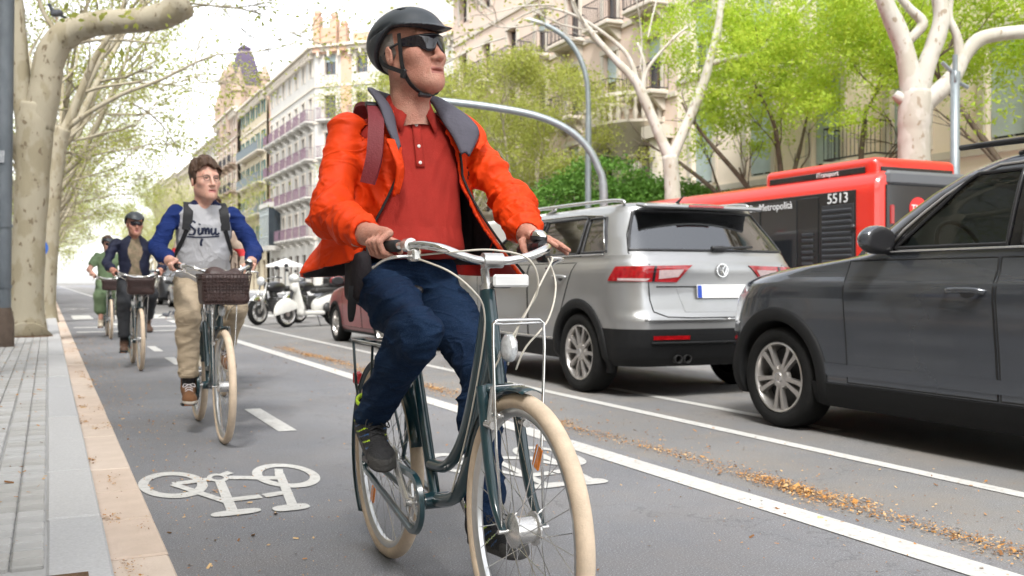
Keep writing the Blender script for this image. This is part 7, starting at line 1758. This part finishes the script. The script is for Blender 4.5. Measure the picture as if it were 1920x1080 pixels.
# roof pod
pp = [(.25, 0.3), (2.9, .3), (3.1, .14), (3.2, 0), (.2, 0)]
pod = sdf_obj('roof_pod', lambda p: np.maximum(rbox((W/2, 1.75, H+.02), (.98, 1.45, .26), .12)(p), -.2+H-p[:, 2]), (.2, .1, H-.1), (W-.2, 3.4, H+.45), .03, M_BUSRED, BUS)
MB().box((.278, 1.75, H+.05), (.03, 2.5, .12), bev=.01).build('pod_stripe', M_BUSBLK, BUS); MB().box((W/2, .29, H+.03), (1.7, .03, .14), bev=.01).build('pod_vent', M_BUSBLK, BUS)
text_mesh('pod_text', 'iTransport', .13, M_WHT, BUS, Matrix.Translation((.258, 1.4, H+.055)) @ Rs)
BUS.scale = (1, 1, .962)
# ---------------------------------------------------------------- scooter and motorcycles
M_SCW = mat('scooter_cream_white', (.66, .65, .61), .3, 0, .06, 6, coat=.6); M_MOTOBLK = mat('motorcycle_black', (.014, .014, .016), .3, 0, coat=.6); M_SEATB = mat('motorcycle_seat', (.02, .019, .018), .6)
def moto_wheel(parent, y, r, w=.1, name='wheel', spokes=5, whiteband=False):
    e = empty(name, (0, y, r)); e.parent = parent; rr = r*.72
    MB().lathe((0, 0, 0), (1, 0, 0), [(rr, -w*.4), (rr+.02, -w*.48), (r*.93, -w*.4), (r, 0), (r*.93, w*.4), (rr+.02, w*.48), (rr, w*.4)], 36).build('tyre', M_TYRE, e, True)
    m = MB().lathe((0, 0, 0), (1, 0, 0), [(rr+.004, -w*.42), (rr-.02, -w*.3), (rr-.02, w*.3), (rr+.004, w*.42)], 36); m.lathe((0, 0, 0), (1, 0, 0), [(.001, -.06), (.05, -.06), (.05, .06), (.001, .06)], 14)
    for k in range(spokes):
        a = 2*math.pi*k/spokes; m.tube([(0, .03*math.cos(a), .03*math.sin(a)), (0, (rr-.01)*math.cos(a+.1), (rr-.01)*math.sin(a+.1))], [.02, .014], 6)
    m.build('rim', M_ALLOY, e, auto=40); MB().lathe((.045, 0, 0), (1, 0, 0), [(.06, 0), (rr*.62, 0), (rr*.62, .006), (.06, .006)], 28, closed=True).build('brake_disc', M_ALLOYD, e); return e
def handlebars(parent, y, z, w, m=None, back=.1):
    MB().tube(spline([(-w, y+back, z+.02), (-w*.6, y+back*.4, z+.04), (-.08, y, z), (.08, y, z), (w*.6, y+back*.4, z+.04), (w, y+back, z+.02)], 5), .012, 8).build('handlebar', m or M_CHROME, parent, True)
    for s in (-1, 1):
        MB().tube([(s*w*.72, y+back*.55, z+.037), (s*(w+.02), y+back*1.05, z+.018)], .018, 8).build('grip', M_BLACK, parent)
        mr = MB().tube([(s*w*.65, y+back*.4, z+.04), (s*w*.9, y, z+.22)], .007, 6); mr.sphere((s*w*.95, y, z+.25), (.075, .02, .045), 12, 8); mr.build('mirror', M_BLKPL, parent, True)
def scooter(loc, rz, label, paint):
    e = empty('scooter', loc, rz, label, 'scooter'); moto_wheel(e, -.68, .285, .1); moto_wheel(e, .68, .27, .12)
    MB().tube([(0, -.68, .285), (0, -.60, .5), (0, -.47, .95), (0, -.42, 1.05)], [.03, .035, .04, .04], 10).build('fork', M_BLKPL, e, True)
    sdf_obj('front_mudguard', lambda p: np.maximum(np.abs(ell((0, -.68, .30), (.085, .34, .33))(p))-.012, .33+.25*(p[:, 1]+.68)-p[:, 2]), (-.12, -1.05, .2), (.12, -.3, .66), .018, paint, e)
    def shield(p):
        d = cone((0, -.44, .95), (0, -.36, .42), .09, .17, (1.25, .38, 1))(p); d = smin(d, rbox((0, -.05, .30), (.17, .36, .05), .04)(p), .06); d = smin(d, ell((0, -.45, .88), (.1, .11, .14))(p), .04); return -smin(-d, rbox((0, -.17, .70), (.16, .17, .32), .06)(p), .03)
    def rear(p): return smin(union([ell((0, .5, .56), (.17, .42, .17), np.array(rotm(.22, 0, 0))), ell((0, .25, .44), (.14, .2, .16))], .08)(p), cone((0, .75, .64), (0, .9, .68), .09, .05)(p), .05)
    sdf_obj('leg_shield', shield, (-.3, -.66, .2), (.3, .36, 1.1), .018, [paint, M_BLKPL], e, lambda c, n: np.where((n[:, 1] > .35) & (c[:, 2] > .34) & (np.abs(c[:, 0]) < .16), 1, 0)); sdf_obj('rear_body', rear, (-.25, 0, .25), (.25, 1.05, .85), .018, paint, e)
    sdf_obj('seat', union([rbox((0, .45, .80), (.13, .38, .055), .05, np.array(rotm(.06, 0, 0)))], .01), (-.2, .0, .68), (.2, .9, .92), .018, M_SEATB, e)
    sdf_obj('headlamp_cowl', ell((0, -.47, 1.06), (.13, .12, .10)), (-.2, -.65, .9), (.2, -.3, 1.2), .016, [paint, M_LAMPGL], e, lambda c, n: np.where((n[:, 1] < -.75), 1, 0)); handlebars(e, -.42, 1.1, .33, M_BLKPL)
    sdf_obj('top_box', rbox((0, .88, 1.0), (.22, .2, .15), .08), (-.3, .6, .8), (.3, 1.15, 1.2), .02, M_BLKPL, e); MB().box((0, .85, .83), (.2, .3, .03)).build('luggage_rack', M_ALLOYD, e); MB().sphere((.16, .36, .42), (.08, .13, .11), 12, 8).build('engine', M_ALLOYD, e, True); MB().tube([(-.14, .3, .28), (-.16, .6, .28), (-.16, .95, .34)], [.03, .055, .05], 10).build('exhaust', M_ALLOYD, e, True); MB().tube([(.1, .1, .28), (.2, .12, .01)], .012, 6).build('stand', M_ALLOYD, e)
    return e
def motorcycle(loc, rz, label, paint):
    e = empty('motorcycle', loc, rz, label, 'motorcycle', 'motorcycles parked beside the scooter'); moto_wheel(e, -.72, .32, .12, spokes=7); moto_wheel(e, .70, .31, .15, spokes=7)
    fk = MB()
    for s in (-1, 1): fk.tube([(s*.09, -.72, .32), (s*.09, -.52, .98)], [.028, .022], 8)
    fk.build('fork', M_ALU, e, True); sdf_obj('tank', ell((0, -.12, .86), (.15, .32, .14)), (-.2, -.5, .68), (.2, .25, 1.05), .02, paint, e); sdf_obj('seat', union([ell((0, .35, .83), (.15, .32, .07)), ell((0, .7, .88), (.11, .2, .06))], .05), (-.2, 0, .7), (.2, 1.0, 1.0), .02, M_SEATB, e)
    sdf_obj('engine', lambda p: union([rbox((0, -.02, .45), (.17, .22, .16), .05), cone((0, -.1, .5), (0, -.22, .74), .1, .09)], .03)(p)+.012*np.sin(p[:, 2]*110), (-.25, -.4, .2), (.25, .3, .88), .018, M_ALLOYD, e)
    fr = MB(); fr.tube([(0, -.5, .95), (0, -.4, .5), (0, -.2, .26), (0, .3, .27), (0, .7, .31)], .025, 8); fr.tube([(0, -.5, .97), (0, .2, .78), (0, .85, .8)], .025, 8); fr.build('frame', M_MOTOBLK, e, True)
    MB().lathe((0, -.62, 1.0), (0, -1, 0), [(.001, .06), (.08, .05), (.1, .02), (.1, -.02), (.06, -.1), (.001, -.11)], 20).build('headlamp', M_LAMPGL, e, True); handlebars(e, -.48, 1.06, .36, back=.14)
    sdf_obj('front_mudguard', lambda p: np.maximum(np.abs(ell((0, -.72, .33), (.075, .36, .36))(p))-.011, .5-.2*(p[:, 1]+.7)-p[:, 2]), (-.12, -1.12, .3), (.12, -.3, .74), .018, M_CHROME, e); sdf_obj('rear_mudguard', lambda p: np.maximum(np.abs(ell((0, .70, .33), (.09, .36, .37))(p))-.011, .45-p[:, 2]), (-.12, .3, .3), (.12, 1.12, .74), .018, paint, e)
    for s in (-1,): MB().tube([(s*.16, -.2, .34), (s*.17, .2, .28), (s*.19, .9, .34)], [.025, .035, .045], 10).build('exhaust', M_CHROME, e, True)
    return e
g = gp(535, 614); scooter((g.x+.62, g.y+.3, 0), R(-62), 'cream white scooter with black top box parked facing the cycle lane', M_SCW)
g = gp(485, 610); motorcycle((g.x+.55, g.y+.45, 0), R(-52), 'black motorcycle with chrome mudguard parked left of the white scooter', M_MOTOBLK)
g = gp(606, 612); motorcycle((g.x+1.1, g.y+1.0, 0), R(-60), 'dark motorcycle half hidden behind the white scooter', M_DKPAINT)
g = gp(505, 604); motorcycle((g.x+1.5, g.y+2.2, 0), R(-56), 'black motorcycle in the second row behind the white scooter and the chrome one', M_MOTOBLK)
g = gp(575, 606); motorcycle((g.x+1.6, g.y+1.7, 0), R(-58), 'dark motorcycle between the white scooter and the red hatchback', M_MOTOBLK)
g = gp(318, 562); motorcycle((g.x, g.y, 0), R(-75), 'motorcycle standing far off between the two leading cyclists', M_MOTOBLK)
g = gp(560, 590); scooter((g.x+1.0, g.y+2.5, 0), R(-60), 'second scooter with grey body parked behind the white one', mat('scooter_grey', (.10, .105, .12), .35, coat=.5))
ORG = (1.09, 3.2, 0)
bk = bike('bicycle', False, 'nearest teal step-through bicycle with cream tyres and no basket', 'rental bicycles'); bk.location = ORG
front_man(ORG); man_bags(ORG)
# ---------------------------------------------------------------- the other cyclists
def rider(org, label, crank, q=1.6, yaw=0., pitch=0., skin=None, hs=1.06, lean=.11, top='raglan', mats=None, trous=None, shoes=None, hat=False, glasses=None, hair=None, skirt=None, bare_arm=False, shoulder=.19):
    P = empty('person', org, 0, label, 'person'); skin = skin or M_SKIN2
    hc = A(0, -lean-.075, 1.652); Rh = rot_head(yaw, pitch); HX = xform(hc, Rh, hs)
    v, qd = mesh_sdf(head_sdf(False), (-.11, -.14, -.21), (.11, .14, .14), .0038*q); v = relax(v, qd, 1); mi = head_pick(v[qd].mean(1), None); parts = [(v @ HX[:3, :3].T+HX[:3, 3], qd, mi)]
    WRs = {}
    for s in (-1, 1):
        w_ = (s*.258, -.42, 1.112); WRs[s] = w_; h_ = grip_hand(s, (s*.2185, -.54, 1.0722), (s*.2365, -.44, 1.0705), w_); lo = (min(s*.15, s*.34), -.62, 1.0); hi = (max(s*.15, s*.34), -.28, 1.2)
        v, qd = mesh_sdf(h_, lo, hi, .0036*q); parts.append((relax(v, qd, 1), qd, None))
    hip = {s: (s*.095, .01, .965) for s in (-1, 1)}; ank = {}; knee = {}; fr = {}
    for s in (-1, 1):
        a = crank if s < 0 else crank+math.pi; ped = BBK+Vector((s*.145, math.cos(a)*.168, -math.sin(a)*.168)); pt = R(20) if ped.z > .3 else R(6)
        ank[s] = ped+Vector((-s*.012, .085, .118+.02*math.sin(pt))); knee[s] = ik(hip[s], ank[s], .445, .43, (s*.12, -1, .3)); fr[s] = foot_frame(ank[s], pt, s*.1)
    sh = {s: (s*shoulder, -lean+.0, 1.44) for s in (-1, 1)}; el = {s: (s*.315, -lean-.10, 1.20) for s in (-1, 1)}
    r0 = 1. if bare_arm else .75
    tr = union([chain([(0, .02, 1.0), (0, -lean*.5, 1.2), (0, -lean, 1.40), (0, -lean-.03, 1.53)], [.1, .085, .085, .05], .03)]+[chain([sh[s], el[s], WRs[s]], [.048*r0, .042*r0, .03], .02) for s in (-1, 1)]+[chain([hip[s], knee[s], Vector(knee[s])*.6+ank[s]*.4+Vector((0, .015, 0)), ank[s]], [.065, .05, .052 if skirt else .035, .036], .02) for s in (-1, 1)], .03)
    v, qd = mesh_sdf(tr, (-.4, -.72, .08), (.4, .2, 1.6), .016 if not bare_arm else .012); parts.append((relax(v, qd, 1), qd, None))
    merge('body', parts, [skin, M_LIP2, M_EYE], P)
    # upper garment
    prof = [(.97, .165, .125, .0), (1.03, .175, .14, -.02), (1.12, .17, .138, -lean*.4-.01), (1.25, .172, .132, -lean*.75), (1.36, .18, .12, -lean), (1.44, .17, .10, -lean-.005), (1.495, .115, .08, -lean-.015), (1.53, .069, .067, -lean-.025)]
    tf = torso_f(prof)
    sl = {s: (union([cone(sh[s], A(*sh[s])*.5+A(*el[s])*.5, .055, .054), cone(A(*sh[s])*.5+A(*el[s])*.5, el[s], .056, .052), cone(el[s], A(*el[s])*.4+A(*WRs[s])*.6, .052, .047), cone(A(*el[s])*.4+A(*WRs[s])*.6, WRs[s], .046, .037)], .02) if not bare_arm else cone(sh[s], A(*sh[s])*.45+A(*el[s])*.55, .068, .07)) for s in (-1, 1)}
    def shirt(p):
        d = smin(smin(tf(p), sl[-1](p), .02), sl[1](p), .02)
        for s in (-1, 1):
            u = A(*WRs[s])-A(*el[s]); u /= np.linalg.norm(u)
            if not bare_arm: d = np.where(np.linalg.norm(p-A(*WRs[s]), axis=1) < .09, np.maximum(d, (p-A(*WRs[s])) @ u+.0), d)
        n = (1-np.abs(vnoise(p*A(9, 7, 13)+2)))**2.5
        sd_ = np.clip((np.abs(p[:, 0])-.12)/.08, .35, 1)
        d = d-.016*sd_*(n-.4)-.004*vnoise(p*A(24, 20, 24))
        return d
    rag = lambda c: (np.abs(c[:, 0]) > .105+.25*np.clip(1.44-c[:, 2], -.05, 1)*.55) & ((sl[-1](c) < .012) | (sl[1](c) < .012))
    def pk(c, n):
        m = np.zeros(len(c), int)
        if top == 'raglan': m[rag(c)] = 1; m[(c[:, 2] > 1.492)] = 2
        if top == 'open': m[(np.abs(c[:, 0]-.0) < .062+.02*np.sin(c[:, 2]*20)) & (n[:, 1] < -.1) & (c[:, 2] < 1.5)] = 1
        if top == 'band': m[(np.abs(c[:, 2]-1.25) < .035) & (np.abs(c[:, 0]) > .2)] = 1
        return m
    tn = {'raglan': 'sweatshirt', 'open': 'jacket', 'dress': 'dress', 'band': 'jacket'}[top]
    so_ = sdf_obj(tn, shirt, (-.42, -.5, .95), (.42, .2, 1.545), .0055*q, mats, P, pk)
    # legs
    lf = legs_f(hip[-1], knee[-1], ank[-1], hip[1], knee[1], ank[1], (.092, .074, .066), wr=.014)
    if skirt is None:
        def jf(p):
            d = np.maximum(lf(p), p[:, 2]-1.06)
            for s in (-1, 1):
                a_ = A(*ank[s]); u = a_-A(*knee[s]); u /= np.linalg.norm(u); d = np.where(np.linalg.norm(p-a_, axis=1) < .15, np.maximum(d, (p-a_) @ u+.045), d)
            return d
        sdf_obj('trousers', jf, (-.3, -.75, .1), (.3, .22, 1.08), .0058*q, trous, P)
        for s in (-1, 1):
            k_ = Vector(knee[s]); u = (ank[s]-k_).normalized(); MB().tube([ank[s]-u*.12, ank[s]+u*.02], [.045, .042], 12).build('sock', M_STRAP, P, True)
    else:
        ks = [A(*knee[s]) for s in (-1, 1)]
        def sk(p):
            d = union([cone(hip[-1], ks[0], .11, .10), cone(hip[1], ks[1], .11, .10), cone(ks[0], ks[0]+A(0, .06, -.24), .10, .11), cone(ks[1], ks[1]+A(0, .06, -.24), .10, .11), ell((0, .03, 1.0), (.17, .15, .12))], .08)(p)
            return d-.008*vnoise(np.stack([p[:, 0]*26, p[:, 1]*16, p[:, 2]*5], 1))
        sdf_obj('skirt', lambda p: np.maximum(sk(p), p[:, 2]-1.06), (-.34, -.75, .3), (.34, .25, 1.08), .006*q, skirt, P)
    for s in (-1, 1): shoe(P, fr[s], .006*q*.8, shoes, 'plain')
    if hat:
        hm = helmet(P, HX, .005*q)
        for s in (-1, 1): ribbon('helmet_strap', [Vector(Rh @ A(s*.079, -.03, .04)*hs+hc), Vector(Rh @ A(s*.075, -.03, -.04)*hs+hc), Vector(Rh @ A(s*.05, -.04, -.105)*hs+hc), Vector(Rh @ A(0, -.05, -.134)*hs+hc)], .014, M_STRAP, hm, [(s, -.1, 0), (s, -.1, 0), (s, -.1, -.5), (0, 0, -1)], .0014)
    if glasses == 'dark': shades(P, HX, False)
    if glasses == 'clear':
        g = MB()
        for s in (-1, 1):
            g.tube([(s*.031+.02*math.cos(a), -.094, .006+.0175*math.sin(a)) for a in np.linspace(0, 2*math.pi, 17)], .0016, 5); g.tube([(s*.051, -.092, .012), (s*.076, -.05, .012), (s*.08, .02, .008)], .0016, 5)
        g.tube([(-.011, -.097, .010), (.011, -.097, .010)], .0016, 5); o = g.build('glasses', M_ALLOYD, P); o.matrix_local = Matrix(HX.tolist())
    if hair is not None:
        def hf(p):
            d = ell((0, .016, .058), (.093, .116, .100))(p)-.011*vnoise(p*A(45, 25, 16))-.006*vnoise(p*A(100, 60, 40)); fz = .058+.022*np.cos(p[:, 0]*20)-.012*np.sin(p[:, 0]*70)
            face = (fz-p[:, 2])*.8; front = np.where(p[:, 1] < -.03, face, (-.055+np.clip(.03-p[:, 1], 0, .2)*.75-p[:, 2])*.8)
            return np.maximum(d, front)
        sdf_obj('hair', hf, (-.12, -.13, -.08), (.12, .16, .17), .0042*q, hair, P, xf=HX)
    return P, shirt
def bike_at(org, label, basket, crank, group='rental bicycles'):
    b = bike('bicycle', basket, label, group, crank); b.location = org; return b
M_HEATHER = mat('light_grey_jersey', (.46, .46, .48), .9, 0, .12, 6, bump=.3, bscale=300, spec=.2, crease=.35, cscale=6., cstretch=(1.3, 1, 1)); M_ROYAL = mat('royal_blue_jersey', (.012, .028, .125), .85, 0, .2, 6, bump=.3, bscale=300, spec=.15, crease=.4, cscale=7.); M_NAVY = mat('navy_rib', (.012, .016, .05), .85, bump=.3, bscale=300, spec=.2)
M_KHAKI = mat('khaki_cotton', (.43, .345, .245), .88, 0, .14, 5, bump=.3, bscale=260, spec=.2, crease=.3, cscale=6., cstretch=(.8, 1, 2.)); M_SUEDE = mat('brown_suede', (.19, .085, .035), .9, 0, .25, 25, bump=.4, bscale=200); M_GUMSOLE = mat('pale_gum_sole', (.55, .5, .43), .7); M_LACEW = mat('pale_laces', (.62, .58, .58), .8); M_BRHAIR = mat('brown_hair', (.085, .042, .022), .6, 0, .5, 60, bump=.8, bscale=150, stretch=(1, .4, .3)); M_PACK = mat('black_backpack_nylon', (.012, .012, .014), .7, bump=.3, bscale=150)
CRK2 = R(142)
O2 = (.96, 7.10, 0)
P2, sf2 = rider(O2, 'young man in grey and blue raglan sweatshirt with backpack, riding second in line', CRK2, 1.25, R(14), R(-3), M_SKIN2, 1.1, .10, 'raglan', [M_HEATHER, M_ROYAL, M_NAVY], M_KHAKI, [M_SUEDE, M_GUMSOLE, M_SUEDE, M_SUEDE, M_LACEW], False, 'clear', M_BRHAIR)
bike_at(O2, 'teal bicycle with cream tyres and brown basket ridden by the young man in blue sleeves', True, CRK2)
def surf_y(f, x, z):
    ys = np.linspace(-.45, 0, 300); return ys[np.argmax(f(np.stack([np.full(300, x), ys, np.full(300, z)], 1)) < 0)]
# lettering printed on the sweatshirt
lt = MB(); K_ = .15
STROKES = [[(-.60, .30), (-.72, .38), (-.86, .28), (-.76, .14), (-.62, .02), (-.68, -.14), (-.88, -.14)], [(-.45, .12), (-.47, -.08), (-.40, -.14), (-.32, -.06)], [(-.44, .23), (-.42, .28)], [(-.31, .12), (-.30, -.13)], [(-.30, -.02), (-.22, .11), (-.165, .02), (-.17, -.13)], [(-.17, -.02), (-.08, .11), (-.025, .02), (-.03, -.13)],
           [(.09, .12), (.085, -.06), (.15, -.13), (.25, -.04), (.27, .12)], [(.27, .12), (.27, -.08), (.34, -.13), (.44, -.06)], [(-.95, -.22), (-.5, -.25), (.1, -.22), (.44, -.19)], [(-.30, -.30), (-.36, -.44), (-.34, -.58)]]
for st_ in STROKES:
    P_ = spline([(x*K_+.018, 0, 1.315+z*K_*1.15) for x, z in st_], 6); rows = []
    for i, pt_ in enumerate(P_):
        d_ = P_[min(i+1, len(P_)-1)]-P_[max(i-1, 0)]; n_ = Vector((-d_.z, 0, d_.x)).normalized()*(.0042+.0034*abs(math.sin(math.atan2(d_.z, d_.x)))); rr_ = []
        for t_ in (-1, 0, 1): w3 = pt_+n_*t_; rr_.append((w3.x, surf_y(sf2, w3.x, w3.z)-.004, w3.z))
        rows.append(rr_)
    lt.grid(rows)
lt.build('chest_lettering', mat('navy_print', (.012, .018, .045), .8), P2)
BPK = empty('backpack', O2, 0, 'black backpack with wide straps worn by the young man in blue sleeves', 'backpack')
sdf_obj('pack', lambda p: rbox((0, .10, 1.24), (.14, .10, .22), .06)(p)+.005*vnoise(p*14), (-.2, -.04, .98), (.2, .25, 1.5), .016, M_PACK, BPK)
for s in (-1, 1):
    pts = [(s*.09, .0, 1.46), (s*.10, -.07, 1.505), (s*.108, -.14, 1.495)]+[(s*x, surf_y(sf2, s*x, z)-.010, z) for x, z in ((.115, 1.44), (.12, 1.38), (.125, 1.32))]+[(s*.15, surf_y(sf2, s*.14, 1.25)+.0, 1.25), (s*.185, -.09, 1.16), (s*.18, .03, 1.08)]
    ribbon('shoulder_strap', pts[:6], .062, M_PACK, BPK, [(0, .5, 1), (0, -.1, 1), (0, -.7, .8), (0, -1, .3), (0, -1, .1), (0, -1, 0)], .007); ribbon('lower_strap', pts[5:], .028, M_PACK, BPK, [(0, -1, 0), (s*.4, -1, 0), (s*1, -.5, 0), (s, 0, 0)], .003)
bag = empty('handbag', (O2[0], O2[1], 0), 0, 'slouchy dark brown bag resting in the front basket of the second bicycle', 'bag')
sdf_obj('bag_body', lambda p: union([rbox((.0, -.92, .965), (.115, .08, .075), .045), ell((-.04, -.92, 1.035), (.06, .05, .035)), ell((.06, -.91, 1.015), (.05, .045, .035))], .025)(p)-.016*vnoise(p*A(14, 14, 14)), (-.2, -1.05, .86), (.2, -.79, 1.16), .008, M_LEATHER, bag)
# third: navy jacket
M_NAVYJ = mat('navy_jacket', (.016, .019, .045), .7, 0, .25, 8, bump=.3, bscale=120, spec=.3); M_OLIVET = mat('olive_print_shirt', (.13, .12, .07), .9, 0, .6, 18, col2=(.35, .25, .17)); M_CHARC = mat('charcoal_trousers', (.035, .037, .042), .85, 0, .3, 8, bump=.2, bscale=200); M_BRSHOE = mat('brown_leather_shoe', (.13, .07, .045), .6, 0, .3, 20)
O3 = (.925, 12.61, 0)
rider(O3, 'man in navy jacket, dark helmet and sunglasses, riding third in line', R(135), 1.9, R(8), R(0), M_SKIN, 1.1, .07, 'open', [M_NAVYJ, M_OLIVET], M_CHARC, [M_BRSHOE, M_SOLE, M_BRSHOE, M_BRSHOE, M_BRSHOE], True, 'dark', None, shoulder=.205)
bike_at(O3, 'bicycle with cream tyres and dark basket ridden by the man in the navy jacket', True, R(135))
# fourth: green dress
M_SAGE = mat('sage_green_cotton', (.17, .24, .135), .85, 0, .2, 8, bump=.3, bscale=120, spec=.2); M_SNEAK = mat('cream_sneaker', (.55, .48, .38), .8)
O4 = (.976, 19.33, 0)
rider(O4, 'person in sage green dress and dark helmet, riding last in line', R(140), 2.6, R(12), 0, M_SKIN2, 1.08, .04, 'dress', [M_SAGE], None, [M_SNEAK, M_GUMSOLE, M_SNEAK, M_SNEAK, M_SNEAK], True, 'dark', M_BRHAIR, skirt=M_SAGE, bare_arm=True, shoulder=.18)
bike_at(O4, 'bicycle with small dark basket ridden by the person in green', True, R(140))
# fifth, almost hidden behind the second
M_SAND = mat('sand_patterned_coat', (.42, .34, .27), .9, 0, .5, 16, col2=(.28, .2, .15)); M_REDB = mat('red_sleeve_band', (.5, .03, .035), .8)
O5 = (1.36, 9.7, 0)
rider(O5, 'cyclist in sand patterned coat with red sleeve band, mostly hidden behind the second rider', R(140), 2.2, 0, 0, M_SKIN2, 1.0, .16, 'band', [M_SAND, M_REDB], M_CHARC, [M_SNEAK, M_GUMSOLE, M_SNEAK, M_SNEAK, M_SNEAK], False, None, M_BRHAIR)
bike_at(O5, 'bicycle mostly hidden behind the second rider and his basket', True, R(140))

# ---------------------------------------------------------------- the near side of the street beside and behind the camera
for k in range(5):
    y0 = -62+31*k; Hh = 19.5+[0, 1.5, -1, 1, -.5, 2, 0, 1, -1][k]
    LBD = empty('street_building', (-7.6, y0, 0), 0, 'near-side street block, %s along the pavement, mostly outside the view' % (['first', 'second', 'third', 'fourth', 'fifth', 'sixth', 'seventh', 'eighth', 'ninth'][k]), 'building', 'near-side street blocks')
    block_face(LBD, (0, 0, 0), math.pi/2, 30.8, 8, [0, 4.8, 8.5, 12.1, 15.6, Hh], [M_PINKP, M_OCHRE, M_CREAMW, M_BEIGE][k % 4], M_WFRAME, M_STONE, M_IRON, balc=False)
    MB().box((-6.5, 15.4, Hh/2-.1), (12.4, 30.7, Hh-.4)).build('rear_mass', M_OCHRE, LBD)
for k, y in enumerate((9.3, 1.0, -7.2, -15.4)):
    put(PA if k % 2 else PB, -1.0, y, .1, 2.2+.4*k, 1.05, 'plane tree of the pavement row standing %s' % ['just outside the left edge of the view', 'beside the camera', 'behind the camera', 'well behind the camera'][k], 'plane trees on the near pavement')
for k, y in enumerate((6.0, -3.0, -12.)):
    put(PB if k % 2 else PA, 16.5, y, .1, 1+k, 1.0, 'plane tree of the opposite pavement standing %s' % ['just outside the right edge', 'level with the camera', 'behind the camera'][k], 'plane trees on the opposite pavement')
